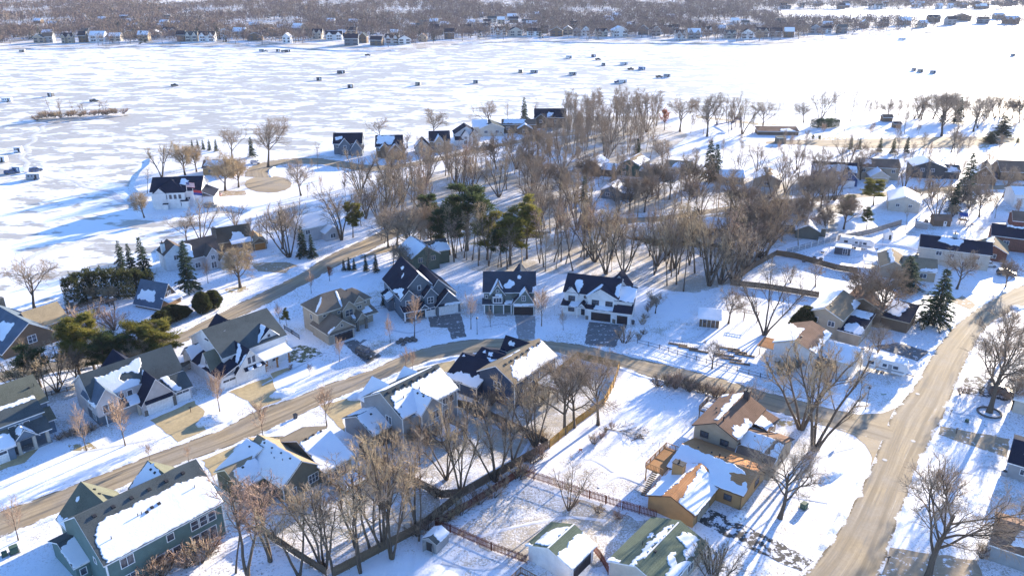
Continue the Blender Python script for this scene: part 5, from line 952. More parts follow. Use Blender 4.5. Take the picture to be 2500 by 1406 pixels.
h = House('rambler_house', 'tan-roofed low house with roof-edge snow and a small chimney above the evergreens', P(2146, 676), -20, W_TAN, R_TAN); a_ = h.b(0, 0, 6.4, 11, 3.2, 5, 'y'); b_ = h.b(6, .6, 14, 9, 3.0, 5.2, 'x'); h.snow(a_, 'l', [(.02, .8), (.9, .7), (.95, .95), (.02, .97)]); h.snow(b_, 'f', [(.5, .05), (.98, .05), (.98, .3), (.6, .2)]); h.chimney(9, 4.6, .8, .8, 6.2, W_STONE); h.win(b_, 'f', 11, 1, 1.6, 1.2); h.deck(-4, 6, -.2, 11, 1.4, 'flb', WHITE); h.finish()
mid('split_level_house', 'cream long house with navy-shaded roof and a big bare tree in front', (2240, 640), -24, W_CREAM, R_DARK, [(0, 0, 18, 8.4, 4.9, 7.2, 'x')], [(0, 'f', 5, 3, 1.4, 1.1), (0, 'f', 8.4, 2.8, 1, 1), (0, 'f', 14.6, 3, 1.6, 1.2), (0, 'f', 14.6, .7, 1.6, 1.2), (0, 'f', 12, .7, 1.4, 1.2)], [(0, 'f', [(.25, .6), (.4, .5), (.55, .4), (.6, .9), (.3, .95)])], chim=[(9, 8, 1.2, 1, 7.6, WHITE)])
mid('rambler_house', 'red brick wing with sunlit tan gable roof near the right edge', (2384, 632), -28, W_BRICK, R_TAN, [(0, 0, 7.4, 9, 2.9, 4.8, 'y')], [(0, 'f', 4, 1, 1.4, 1.1)], [(0, 'l', [(.3, .6), (.9, .6), (.9, .95), (.3, .95)])])
mid('split_level_house', 'red brick house with wide navy roof at the right edge', (2416, 612), -26, W_BRICK, R_DARK, [(0, 2, 20, 12, 4.4, 6.6, 'x'), (12, -2, 18, 6, 4, 6, 'y')], [(1, 'f', 15, 2.4, 1.6, 1.2), (0, 'f', 4, 2, 1.4, 1.1)], [(0, 'f', [(.2, .85), (.5, .85), (.5, .95), (.2, .95)])])
mid('rambler_house', 'brick house with red-brown roof beyond the navy roof, right edge', (2470, 560), -22, W_BRICK, R_BROWN, [(0, 0, 12, 9, 3, 5, 'x')], [(0, 'f', 4, 1, 1.4, 1.1)], [])
mid('rambler_house', 'grey-sided house with dark roof cut by the right edge beside the drive', (2456, 1162), -36, W_GREY, R_DARK, [(0, 0, 10, 10, 2.9, 4.7, 'x')], [(0, 'f', 2.4, 1.2, 1.2, 1)], [(0, 'f', [(.2, .5), (.98, .4), (.98, .95), (.3, .9)])])
mid('rambler_house', 'grey house with half-snowy dark roof in the bottom right corner', (2412, 1366), -34, W_GREY, R_BROWN, [(0, 0, 10, 8.6, 2.9, 4.7, 'x')], [(0, 'f', 6, 1.1, 1.4, 1.1)], [(0, 'f', [(.25, .25), (.98, .2), (.98, .85), (.35, .8)])])
mid('rambler_house', 'white house corner cut by the right edge above the tan drive', (2470, 1005), -38, W_CREAM, R_BROWN, [(0, 0, 9, 11, 2.9, 4.7, 'x')], [(0, 'f', 3, 1.1, 1.4, 1.1)], [(0, 'f', P1)])
# sheds
h = House('garden_shed', 'small grey metal shed with snowy roof and open doors against the board fence', P(1032, 1338), -30, W_GREY, R_GREY, cat='shed'); a_ = h.b(0, 0, 2.6, 3.2, 1.8, 2.5, 'y', ov=.12, th=.06); h.snow(a_, 'l', [(.05, .03), (.97, .03), (.97, .9), (.3, .97)]); h.snow(a_, 'r', [(.3, .03), (.97, .03), (.97, .97), (.4, .95)])
m = MB(); m.box(.75, -.02, .05, 1.85, .0, 1.65, BLACK); h.part('doorway', m); m = MB(); m.box(-.03, -.7, .05, 0, 0, 1.65, W_GREY); m.build('door', h.e, (.75, 0, 0), -.4); m = MB(); m.box(0, -.7, .05, .03, 0, 1.65, W_GREY); m.build('door', h.e, (1.85, 0, 0), .5); h.finish()  # black panel on the wall stands for the unlit inside behind the open doors
h = House('garden_shed', 'wooden garden shed with blue-shaded snowy lean-to roof by the vegetable beds', P(1707, 797), -14, OLDWOOD, R_GREY, cat='shed'); a_ = h.b(0, 0, 4.6, 3.4, 2.2, 3.2, 'f', kind='shed', ov=.5); h.snow(a_, 't'); h.door(a_, 'f', 1.2, W_BROWN, .05); h.door(a_, 'f', 3.2, W_BROWN, .05); h.finish()
h = House('barn_shed', 'dark brown gambrel barn shed with arched roof near the playground', P(2278, 552), -8, W_BROWN, R_BROWN, cat='shed'); a_ = h.b(0, 0, 5.4, 3.4, 2.0, kind='none')
ns = 9; q = [(-.25 + 3.9 * i / ns, 2.0 + 1.7 * math.sin(PI * i / ns) ** .7) for i in range(ns + 1)]; h.R.loft([[(x, y, z) for y, z in q] + [(x, y, z - .12) for y, z in q[::-1]] for x in (-.2, 5.6)], R_BROWN); h.W.loft([[(x, max(0, min(3.4, y)), z - .1) for y, z in q] for x in (.01, 5.39)], W_BROWN); h.door(a_, 'f', 3.6, WHITE, .05, .8, 1.7); h.finish()
mid('pool_house', 'small grey flat-topped spa hut on open snow left of the brown barn shed', (2236, 558), -18, W_GREY, R_DARK, [(0, 0, 3.4, 3, 2, 2.3, 'f', {'kind': 'shed', 'ov': .15})], [], [(0, 't', P3)], cat='shed')
mid('park_shed', 'square olive utility shed beside the park road', (1897, 351), 0, W_OLIVE, R_OLIVE, [(0, 0, 4.2, 4, 2.6, 2.8, 'f', {'kind': 'shed', 'ov': .1})], cat='shed')
mid('park_shed', 'small brown hut by the lake shore under bare trees', (2156, 298), 0, W_BROWN, R_BROWN, [(0, 0, 5, 4, 2.4, 3.6, 'x')], cat='shed'); mid('park_shed', 'dark little hut on open park snow, right of the shore hut', (2182, 313), 0, W_BROWN, R_DARK, [(0, 0, 3.6, 3, 2.2, 3, 'x')], cat='shed')
mid('picnic_shelter', 'low brown park shelter with partly snowy flat roof by bare trees', (1850, 330), -4, W_BROWN, R_BROWN, [(0, 0, 20, 7, 1.8, 2.9, 'f', {'kind': 'shed'})], [], [(0, 't', [(.55, .1), (.9, .1), (.8, .6), (.6, .5)])], cat='shelter')
h = House('playhouse', 'small white playhouse shed with a dark doorway on the open snow yard', P(2158, 585), -12, W_WHITE, R_GREY, cat='shed'); a_ = h.b(0, 0, 2.6, 2.2, 2., 3, 'y', ov=.15, th=.07); h.snow(a_, 'l'); h.door(a_, 'f', 1.7, DARKDOOR, .05, .7, 1.6); h.finish()
# ------------------------------------------------------------------ trees one can tell apart: kind, foot x, foot y, top y, label [, crown radius m]
for a in (
 ('spread', 85, 757, 632, 'lone bare tree leaning left on the lake edge, far left'), ('young', 212, 1100, 985, 'slim birch-like reddish tree at the corner of the pale grey house'), ('young', 306, 1087, 968, 'bare young street tree in front of the pale grey house', None, 3.2),
 ('young', 537, 1006, 902, 'reddish bushy young tree before the white farmhouse garage'), ('young', 644, 1074, 965, 'bare young street tree across the road from the farmhouse driveway'), ('young', 798, 1040, 938, 'bare young street tree at the grey house driveway', None, 3.),
 ('young', 829, 882, 822, 'small round reddish tree by the beige house driveway'), ('young', 757, 917, 886, 'tiny bare sapling on the farmhouse lawn'), ('young', 953, 836, 768, 'pale bare young tree between the beige and slate houses'), ('young', 1012, 822, 712, 'tan young tree before the slate house porch'),
 ('young', 990, 905, 848, 'leftmost of two reddish saplings behind the grey house'), ('young', 1008, 907, 852, 'rightmost of two reddish saplings behind the grey house'), ('young', 1150, 803, 712, 'bare young tree on the lawn left of the grey-green house', None, 2.6), ('young', 1198, 798, 748, 'small bare tree before the grey-green house entrance'),
 ('young', 1322, 796, 700, 'pale bushy young tree by the grey-green house garage', None, 2.7), ('young', 1375, 806, 752, 'dark multi-stem small tree before the white house porch', None, 2.4), ('shrub', 1524, 836, 795, 'bare shrub at the drive edge right of the white house', None, 1.4), ('dense', 985, 672, 585, 'dark bare tree in front of the moss-green snowy house', None, 4.5), ('fork', 1040, 680, 580, 'forked bare tree at the right corner of the moss-green house', None, 4), ('fork', 960, 655, 590, 'thin bare tree left of the moss-green house', None, 3.5), ('young', 45, 1318, 1212, 'thin bare young tree at the bottom left lawn'),
 ('young', 366, 1122, 1080, 'thin sapling showing over the teal house front gable'), ('young', 461, 1126, 1084, 'second thin sapling over the teal house ridge'), ('round', 587, 702, 592, 'bare round-headed tree on the front lawn of the gabled lakeside house', None, 4.4), ('young', 508, 692, 632, 'small dark bare tree before the gabled lakeside house'),
 ('young', 760, 716, 660, 'slender bare sapling by the upper street'), ('rust', 805, 686, 648, 'small orange-red leaved tree beside the upper street'), ('young', 684, 790, 735, 'bare thin tree beside the golden evergreen'), ('spread', 655, 408, 284, 'tall bare spreading tree right of the small dark spruce on the point'),
 ('spread', 568, 388, 308, 'broad bare tree behind the row of low spruces'), ('vase', 395, 432, 340, 'bare multi-stem tree left of the white lakeside house', None, 6.), ('slim', 360, 472, 405, 'thin leaning bare tree at the lake side of the white house'), ('round', 452, 428, 348, 'brown bushy bare tree behind the white lakeside house', None, 6), ('round', 480, 420, 355, 'brown twiggy tree right behind the white house roof', None, 6),
 ('round', 550, 466, 356, 'dense round brown tree before the ochre low house', None, 5.6), ('round', 583, 458, 384, 'smaller round bare tree by the turning circle'), ('vase', 492, 588, 488, 'V-shaped forked bare tree behind the chimney house', None, 5), ('spread', 455, 592, 525, 'low crooked bare tree left of the V-shaped one'), ('vase', 575, 552, 486, 'pale bare tree on open snow behind the chimney house', None, 5),
 ('round', 352, 532, 470, 'small bare shrubby tree at the corner of the white lakeside house'), ('vase', 706, 628, 468, 'large multi-stem bare tree by the upper street, left', None, 8), ('spread', 690, 608, 500, 'dark bare tree just behind the large multi-stem one'), ('vase', 834, 586, 434, 'tall vase-shaped bare tree right of the post-held porch', None, 8), ('spread', 735, 478, 385, 'bare tree by itself beyond the turning circle', None, 4),
 ('slim', 776, 412, 345, 'thin bare tree at the bend of the lake road'), ('spread', 928, 345, 288, 'round bare tree behind the dark brown lake house', None, 7), ('spread', 1060, 335, 260, 'large bare tree behind the tan tall lake house', None, 8), ('spread', 1195, 318, 247, 'broad bare tree behind the white three-gabled house', None, 8), ('slim', 1240, 312, 250, 'slim bare tree left of the lone lake spruce'), ('slim', 1300, 305, 240, 'slim bare tree right of the lone lake spruce'), ('vase', 995, 362, 318, 'small pale bare tree between two lake road houses'),
 ('spread', 1660, 322, 236, 'tall thin bare tree on open snow right of the lakeside wood'), ('spread', 1685, 278, 236, 'small bare tree at the park lake edge'), ('spread', 1726, 334, 228, 'big bare tree leaning right in the park'), ('slim', 1780, 336, 270, 'single straight bare trunk before the playground'), ('vase', 1790, 300, 222, 'tall bare tree behind the playground', None, 7), ('vase', 1812, 328, 238, 'multi-stem bare tree right of the playground', None, 6), ('spread', 1862, 318, 244, 'bare tree beside the park shelter', None, 6), ('rust', 1622, 318, 262, 'rust-leaved tree at the right end of the lakeside wood'),
 ('vase', 2002, 296, 212, 'tallest bare tree behind the dark park thicket', None, 8), ('slim', 2040, 298, 220, 'bare tree leaning right beside the dark thicket'), ('slim', 2076, 298, 222, 'first of two slim leaning trees right of the dark thicket'), ('slim', 2100, 297, 228, 'second of two slim leaning trees right of the dark thicket'), ('spread', 1962, 300, 248, 'low bare tree left of the dark thicket'), ('spread', 2166, 290, 244, 'bare tree behind the shore hut'), ('slim', 2205, 290, 252, 'thin bare tree right of the shore hut'), ('slim', 2240, 290, 250, 'thin bare tree midway along the park shore'),
 ('spread', 2298, 333, 232, 'big crooked bare tree on the park snow, right', None, 8), ('spread', 2376, 322, 245, 'stout dark bare tree near the right park shore', None, 6.5), ('vase', 2440, 288, 226, 'bare shore tree near the right edge', None, 7), ('vase', 2408, 290, 236, 'bare shore tree left of the one at the right edge', None, 6), ('dense', 2488, 300, 232, 'dark bare shore tree at the very right edge'), ('slim', 2330, 372, 300, 'bare tree beside the park road, right'), ('spread', 2322, 372, 312, 'small bare tree by the park road right of the spruces'),
 ('vase', 1850, 420, 340, 'pale upright bare tree on open snow right of the twin spruces', None, 4), ('vase', 1803, 428, 362, 'smaller pale upright bare tree left of it', None, 3), ('vase', 1945, 415, 345, 'dark multi-stem bare tree before the shaded snow bank', None, 6), ('vase', 2070, 412, 330, 'bare tree behind the deep blue house', None, 6), ('slim', 2050, 410, 350, 'thin bare tree behind the deep blue house ridge'), ('spread', 2120, 404, 352, 'small dark bare tree behind the tan house'), ('spread', 1618, 402, 338, 'short bare tree behind the forest-green house', None, 5), ('spread', 2100, 440, 372, 'bare tree between the tan and charcoal houses'),
 ('vase', 2205, 470, 385, 'low spreading bare tree before the charcoal house', None, 7), ('vase', 2285, 535, 440, 'bare multi-stem tree behind the brown barn shed', None, 6.5), ('spread', 2448, 482, 400, 'dark bare spreading tree by the cleared drive, right edge', None, 7), ('vase', 2365, 510, 420, 'plum-brown bare tree right of the tall dark spruce', None, 7), ('dense', 2390, 530, 440, 'dense twiggy tree near the right edge behind the open yard', None, 6), ('slim', 2210, 562, 500, 'thin bare sapling at the grey fence end'),
 ('vase', 1866, 818, 640, 'huge vase-shaped bare tree behind the white split-level house', None, 7.5), ('vase', 1955, 1047, 800, 'tall multi-stem bare tree at the corner, left of the pair', None, 9), ('vase', 1988, 1098, 838, 'tall multi-stem bare tree at the corner, right of the pair', None, 9.5), ('spread', 1904, 1265, 1072, 'spreading bare tree on the lawn right of the ochre house', None, 6.2), ('spread', 2262, 1418, 1118, 'huge bare tree at the bottom right road edge', None, 11), ('spread', 2415, 1006, 770, 'big bare tree in a snow ring across the road, right', None, 8), ('spread', 2336, 706, 605, 'bare spreading tree before the cream long house', None, 6.5),
 ('dense', 2142, 795, 628, 'very dense dark bare tree beside the big green spruce', None, 8), ('dense', 2095, 770, 640, 'dense brown twiggy tree left of the very dense dark one', None, 6.5), ('dense', 2060, 560, 470, 'big dark bare tree left of the yellow pine', None, 6), ('dense', 2010, 575, 480, 'dark twiggy tree left of the big dark one by the grey fence', None, 6), ('spread', 2140, 880, 800, 'pale crooked bare tree beside the parked camper', None, 5), ('dense', 2455, 700, 630, 'reddish bare small tree near the navy-roofed brick house', None, 3.4), ('spread', 1738, 900, 830, 'small bare fruit tree among the vegetable beds', None, 3), ('spread', 1600, 765, 706, 'dark bushy small tree beside the garden strip', None, 3), ('spread', 1778, 790, 700, 'thin bare tree behind the garden shed', None, 3.5),
 ('spread', 1990, 700, 645, 'small crooked bare fruit tree in the fenced snowy yard', None, 3.5), ('vase', 1930, 690, 640, 'pale twiggy shrub-tree by the fenced snowy yard', None, 4), ('dense', 2470, 1000, 905, 'dark bare tree half out of frame at the right edge', None, 5), ('spread', 2420, 930, 815, 'wide bare tree by the upper right road curve', None, 7), ('spread', 2452, 870, 745, 'tall bare tree inside the road curve, right edge', None, 6), ('vase', 1830, 1000, 930, 'pale leafless small tree behind the brown split-level house', None, 4), ('vase', 1388, 1245, 1130, 'thin whitish sapling inside the picket-fenced yard', None, 3), ('shrub', 1740, 1400, 1325, 'dark bare shrub right of the moss-green roof', None, 3.4), ('vase', 1745, 1440, 1320, 'bare bush at the bottom edge beside the driveway', None, 4)):
    kind, x, yb, yt, lab = a[:5]; tree(kind, x, yb, yt, lab, wid=a[5] if len(a) > 5 else None)
# trees behind the fences, bottom centre
for a in (('fork', 605, 1408, 1170, 'forked'), ('slim', 576, 1398, 1160, 'thin'), ('fork', 731, 1412, 1190, 'forked'), ('vase', 792, 1388, 1125, 'stout multi-stem'), ('slim', 815, 1402, 1150, 'thin crooked'), ('slim', 868, 1336, 1110, 'thin'), ('fork', 880, 1398, 1130, 'leaning forked'), ('slim', 905, 1352, 1080, 'tall'), ('vase', 934, 1338, 1060, 'tall multi-stem'), ('vase', 957, 1362, 1045, 'tallest'), ('fork', 1014, 1292, 1050, 'pale forked'), ('slim', 1023, 1320, 1090, 'thin'), ('vase', 1125, 1203, 985, 'dark multi-stem'), ('vase', 1210, 1174, 975, 'dark wide'), ('fork', 1252, 1136, 930, 'forked'), ('vase', 1306, 1090, 890, 'spreading'), ('spread', 1378, 1060, 850, 'wide leaning'), ('spread', 1402, 1043, 860, 'wide'), ('spread', 1460, 1037, 855, 'crooked outermost'), ('fork', 947, 1262, 1060, 'slender'), ('fork', 660, 1370, 1200, 'bushy'), ('vase', 1090, 1170, 1000, 'brown bushy')):
    tree(a[0], a[1], a[2], a[3], '%s bare tree %s' % (a[4], 'along the board fence behind the low olive-grey house' if a[1] < 1060 and a[2] > 1280 else 'by the side fence between the back yards' if a[1] < 1230 else 'at the yellow board fence behind the navy house'), 'bare trees along the back-yard fences', wid={'spread': 7.5, 'vase': 6.4, 'fork': 5.2, 'slim': 3.8}[a[0]])
# conifers
for a in (('spruce', 300, 668, 588, 'first of three dark spruces on the lake edge'), ('spruce', 327, 672, 594, 'middle of three dark spruces on the lake edge'), ('spruce', 356, 674, 578, 'rightmost and tallest of three dark spruces on the lake edge'), ('spruce', 461, 710, 588, 'tall green spruce before the white wing of the gabled house'), ('spruce', 742, 628, 552, 'narrow dark spruce beside the upper street'), ('spruce', 764, 630, 572, 'smaller dark spruce right of the narrow one'), ('pine', 862, 580, 488, 'golden-green conifer beside the vase-shaped tree'), ('spruce', 894, 662, 622, 'left of two dense small spruces by the slate house'), ('spruce', 918, 664, 622, 'right of two dense small spruces by the slate house'), ('spruce', 840, 660, 634, 'leftmost small fir of a clump by the street'), ('spruce', 852, 660, 628, 'middle small fir of a clump by the street'), ('spruce', 865, 660, 630, 'rightmost small fir of a clump by the street'), ('spruce', 936, 745, 714, 'small dark fir between the beige and slate houses'), ('spruce', 616, 384, 334, 'dark spruce before the tall bare tree on the point'),
 ('spruce', 470, 362, 342, 'first low spruce in the row on the point'), ('spruce', 484, 364, 340, 'second low spruce in the row on the point'), ('spruce', 497, 366, 341, 'third low spruce in the row on the point'), ('spruce', 512, 368, 340, 'fourth low spruce in the row on the point'), ('spruce', 528, 370, 340, 'last low spruce in the row on the point'), ('pine', 700, 795, 752, 'small golden evergreen between the farmhouse and beige house'),
 ('spruce', 1556, 398, 338, 'dark spruce at the right end of the lakeside wood'), ('spruce', 1728, 442, 344, 'left of the twin spruces on the open slope'), ('spruce', 1746, 442, 352, 'right of the twin spruces on the open slope'), ('spruce', 1497, 446, 398, 'small spruce before the dark brown house'), ('spruce', 1424, 496, 430, 'shaggy spruce at the wood edge left of the cottage'), ('spruce', 2076, 366, 332, 'dark spruce by the park road, leftmost of five'), ('spruce', 2097, 366, 338, 'small spruce by the park road, second of five'), ('spruce', 2146, 372, 332, 'spruce by the park road, middle of five'), ('spruce', 2180, 376, 336, 'spruce by the park road, fourth of five'), ('spruce', 2211, 374, 334, 'spruce by the park road, rightmost of five'), ('spruce', 2415, 348, 322, 'broad low spruce near the right park road', 4.5), ('spruce', 2445, 334, 282, 'large dark spruce near the right park shore', 5), ('spruce', 2335, 302, 236, 'dark spruce behind the crooked park tree'), ('spruce', 2300, 300, 262, 'small spruce left of the dark shore spruce'), ('spruce', 1281, 300, 238, 'lone tall spruce in the lake road row'), ('pine', 1984, 345, 328, 'first small golden pine by the utility shed'), ('pine', 1999, 345, 330, 'second small golden pine by the utility shed'), ('spruce', 2484, 350, 330, 'dark fir at the right edge by the park road'),
 ('spruce', 2352, 492, 374, 'tall narrow dark spruce before the steep-roofed house', 4), ('spruce', 2325, 520, 445, 'broad shaggy spruce below the tall narrow one'), ('spruce', 2278, 795, 656, 'big green spruce beside the curving road', 4.2), ('spruce', 2214, 705, 626, 'green spruce top behind the very dense dark tree', 4), ('arbor', 1962, 808, 746, 'tall shaggy evergreen between the white and tan split-levels', 2.6), ('arbor', 1945, 812, 764, 'shorter shaggy evergreen beside the tall one', 2.), ('darkpine', 1140, 612, 436, 'large dark pine at the heart of the wood', 8), ('darkpine', 1046, 582, 468, 'dark pine left of the large one', 4.5), ('darkpine', 1098, 622, 500, 'broad dark pine low on the left of the pines', 5), ('pine', 1190, 634, 506, 'left of three yellow-green pines in the wood', 5.5), ('pine', 1246, 646, 502, 'middle of three yellow-green pines in the wood', 5.2), ('pine', 1286, 632, 474, 'right and tallest of three yellow-green pines in the wood', 4.6), ('darkpine', 1224, 652, 550, 'dark pine under the yellow-green ones'), ('pine', 2132, 502, 436, 'rounded yellow pine before the off-white house', 4.2), ('darkpine', 2062, 545, 470, 'dark pine before the low grey crossed-roof house'), ('darkpine', 2115, 560, 505, 'bushy dark pine by the grey fence'), ('spruce', 1690, 590, 505, 'ragged spruce at the wood edge by the two shaded roofs'), ('spruce', 1668, 600, 520, 'second ragged spruce at the wood edge'),
 ('pine', 402, 890, 782, 'rightmost bright yellow-green pine by the upper street', 4.4), ('pine', 352, 890, 778, 'yellow-green pine second from the right by the upper street', 4.4), ('pine', 232, 905, 762, 'tall yellow-topped pine in the roadside strip', 4.4), ('pine', 195, 915, 782, 'yellow-topped pine left of the tallest', 4.4), ('darkpine', 300, 905, 800, 'dark pine in the middle of the roadside strip', 4), ('darkpine', 262, 925, 815, 'lower dark pine in the roadside strip', 3.6), ('darkpine', 100, 945, 835, 'dark pine toward the left end of the roadside strip', 4.2), ('arbor', 497, 764, 712, 'left of two clipped egg-shaped evergreens', 2.2), ('arbor', 522, 752, 708, 'right of two clipped egg-shaped evergreens', 2.2), ('arbor', 425, 780, 745, 'rounded dark evergreen bush beside the steep slate house', 3), ('arbor', 400, 795, 758, 'second rounded evergreen bush beside the steep slate house', 2.6), ('arbor', 445, 772, 748, 'third rounded evergreen bush nearest the street', 2.4)):
    tree(*a[:5], wid=a[5] if len(a) > 5 else None)
# the tall clipped hedge by the lake: one thing made of merged evergreens
def hedge(label, pts, hs, wid, leaf, dens=900, cat='hedge', name='evergreen_hedge'):
    pts = [P(*q) for q in pts]; e = empty(name, pts[0], 0, label, cat); V = []; rg = np.random.default_rng(len(label)); L = 0
    for (a, b), (h0, h1) in zip(zip(pts, pts[1:]), zip(hs, hs[1:])):
        a_ = np.array(a - pts[0]); b_ = np.array(b - pts[0]); d = b_ - a_; L = np.linalg.norm(d); n = np.array([-d[1], d[0], 0]) / L; m = int(L * dens)
        t = rg.uniform(0, 1, m); s = rg.uniform(0, 1, m); bump = 1 + .08 * np.sin(t * L * 2.1) + .06 * np.sin(t * L * 5.3 + 1)
        hh = (h0 + (h1 - h0) * t) * bump; th = rg.uniform(0, PI, m); z = hh * np.where(s < .3, 1, rg.uniform(0, 1, m)) * np.where(s < .3, np.sin(th * .6 + .6).clip(.75, 1), 1); w = wid / 2 * np.where(s < .3, np.cos(th), np.where(rg.uniform(0, 1, m) < .5, -1, 1)) * rg.uniform(.75, 1.05, m)
        c = a_ + d * t[:, None] + n * w[:, None]; c[:, 2] = z
        V.append(tri_cloud(rg, c, n * np.sign(w)[:, None] * .5 + np.array([0, 0, .7]) + rg.normal(0, .35, (m, 3)), rg.uniform(.3, .6, m), .2)[0])
    V = np.concatenate(V); link('foliage', np_mesh('hedge_foliage', V, np.arange(len(V)).reshape(-1, 3), leaf), e)
    mb = MB(); mb.tube([p - pts[0] + Vector((0, 0, .05)) for p in pts], .3, BARK, 5); mb.build('stems', e); return e
hedge('tall dark clipped evergreen hedge on the lake edge at the left', [(178, 752), (215, 730), (270, 725), (340, 722), (375, 712)], [7.2, 7.6, 7.2, 6.6, 5.4], 4.2, ARBOR, 1000)
hedge('dark low evergreen thicket round a white tent in the park', [(1985, 309), (2005, 313), (2040, 308)], [3.6, 4.2, 3.6], 5, SPRUCE, 500)
for i, (x, y, yt) in enumerate(((224, 735, 694), (270, 738, 700))): tree('round', x, y, yt, ('left' if i == 0 else 'right') + ' of two round brown bushes before the dark hedge', 'bare shrubs about the yards', wid=2.4)

# ------------------------------------------------------------------ woodland: every tree its own object, labelled by the landmark it stands beside
ORD = 'first second third fourth fifth sixth seventh eighth ninth tenth eleventh twelfth thirteenth fourteenth fifteenth sixteenth seventeenth eighteenth nineteenth twentieth twenty-first twenty-second twenty-third twenty-fourth'.split()
def inside(x, y, poly):
    c = False; n = len(poly)
    for i in range(n):
        (x0, y0), (x1, y1) = poly[i], poly[i-1]
        if (y0 > y) != (y1 > y) and x < (x1 - x0) * (y - y0) / (y1 - y0) + x0: c = not c
    return c
PEND = []
def grove(poly, n, kinds, hs, where, group, seed, wid=None, gap=2.5):
    rr = random.Random(seed); xs = [p[0] for p in poly]; ys = [p[1] for p in poly]; pts = []; tries = 0
    while len(pts) < n and tries < 6000:
        tries += 1; x, y = rr.uniform(min(xs), max(xs)), rr.uniform(min(ys), max(ys))
        if not inside(x, y, poly): continue
        p = P(x, y)
        if any((p - q[2]).length < gap for q in pts): continue
        pts.append((x, y, p))
    pts.sort(); cnt = {}
    for x, y, p in pts:
        k = rr.choice(kinds); h = rr.uniform(*hs); look = {'slim': 'slim', 'fork': 'forked', 'vase': 'many-stemmed', 'spread': 'spreading', 'dense': 'dense', 'round': 'round-headed', 'shrub': 'bushy', 'young': 'young'}[k]; look = ('tall ' if h > (hs[0] + hs[1]) / 2 else 'short ') + look
        cnt.setdefault(look, []).append((x, y, k, h))
    for look, L in cnt.items():
        for i, (x, y, k, h) in enumerate(L):
            PEND.append((h * ppm(y) * (1.7 if group == 'bare park trees' else 1) * (1.25 if k in ('dense', 'round', 'vase', 'spread') else 1), x, y, k, h, ('the %s bare %s ' % (look, 'shrub' if k == 'shrub' else 'tree') if len(L) == 1 else '%s %s bare %s from the left ' % (ORD[i], look, 'shrub' if k == 'shrub' else 'tree')) + where, group, wid and h * wid))
G1 = 'bare trees of the middle wood'
grove([(905, 535), (960, 500), (1010, 480), (1060, 545), (1000, 560), (930, 560)], 18, ['slim', 'fork', 'slim', 'vase'], (12, 18), 'left of the dark pines', G1, 1)
grove([(860, 480), (960, 430), (1060, 415), (1060, 480), (950, 505), (880, 520)], 30, ['slim', 'fork', 'vase'], (11, 17), 'below the lake road', G1, 2)
grove([(1060, 420), (1180, 395), (1200, 480), (1090, 480)], 22, ['slim', 'fork', 'vase'], (12, 18), 'between the lake road and large dark pine', G1, 3)
grove([(1190, 400), (1300, 380), (1320, 480), (1200, 490)], 28, ['dense', 'fork', 'vase', 'slim'], (9, 18), 'in the brown thick of the wood', G1, 4, gap=1.5)
grove([(1290, 385), (1400, 380), (1440, 470), (1400, 520), (1300, 490)], 28, ['dense', 'fork', 'slim', 'vase'], (9, 17), 'in the wood left of the shaggy spruce', G1, 5, gap=1.5)
grove([(1290, 500), (1400, 520), (1440, 570), (1300, 575)], 14, ['slim', 'fork', 'vase'], (12, 17), 'right of the yellow-green pines', G1, 6)
grove([(1120, 600), (1180, 625), (1300, 625), (1320, 660), (1150, 655), (1100, 640)], 15, ['slim', 'fork', 'slim'], (11, 20), 'on the slope behind the grey-green house', G1, 7, gap=1.6)
grove([(1300, 590), (1440, 590), (1440, 660), (1320, 665)], 18, ['slim', 'fork', 'slim'], (11, 20), 'on the snowy slope behind the white house', G1, 8, gap=1.6)
grove([(1440, 580), (1560, 590), (1580, 690), (1450, 670)], 20, ['slim', 'fork', 'vase'], (9, 20), 'up the slope right of the white house', G1, 9, gap=1.8)
grove([(1570, 600), (1660, 620), (1670, 715), (1590, 700)], 16, ['slim', 'fork', 'vase'], (14, 20), 'behind the garden strip', G1, 10)
grove([(1670, 620), (1800, 630), (1810, 700), (1690, 712)], 14, ['vase', 'slim', 'fork'], (17, 24), 'in the tall row at the wood corner', G1, 11, gap=3)
grove([(1800, 600), (1880, 590), (1890, 640), (1810, 670)], 13, ['vase', 'fork', 'dense'], (14, 19), 'by the corner of the fenced snowy yard', G1, 12)
grove([(1365, 296), (1480, 282), (1490, 340), (1400, 350)], 34, ['dense', 'vase', 'fork'], (13, 18), 'at the left end of the lakeside wood', 'bare trees of the lakeside wood', 13)
grove([(1490, 282), (1600, 290), (1610, 345), (1495, 345)], 32, ['vase', 'fork', 'slim'], (13, 19), 'in the middle of the lakeside wood', 'bare trees of the lakeside wood', 14)
grove([(1330, 350), (1440, 340), (1440, 395), (1330, 385)], 30, ['dense', 'vase', 'round'], (11, 16), 'just right of the dark lake house', 'bare trees of the lakeside wood', 15)
grove([(1440, 345), (1580, 345), (1590, 400), (1450, 400)], 24, ['vase', 'fork', 'slim', 'spread'], (12, 18), 'above the dark brown house', 'bare trees of the lakeside wood', 16)
grove([(1500, 470), (1640, 470), (1640, 530), (1500, 530)], 15, ['vase', 'spread', 'dense'], (10, 15), 'round the middle street, left', 'bare trees round the middle houses', 17, gap=4)
grove([(1640, 460), (1850, 470), (1840, 540), (1640, 540)], 18, ['vase', 'spread', 'dense'], (11, 16), 'round the middle street, right', 'bare trees round the middle houses', 18, gap=4)
grove([(1860, 440), (2080, 455), (2050, 540), (1870, 560)], 18, ['dense', 'vase', 'spread'], (10, 16), 'left of the rounded yellow pine', 'bare trees round the middle houses', 19, gap=4)
grove([(2130, 470), (2330, 470), (2380, 535), (2300, 535), (2170, 470)], 12, ['vase', 'spread', 'shrub'], (5, 9), 'round the off-white snowy house', 'bare trees round the middle houses', 20, gap=5)
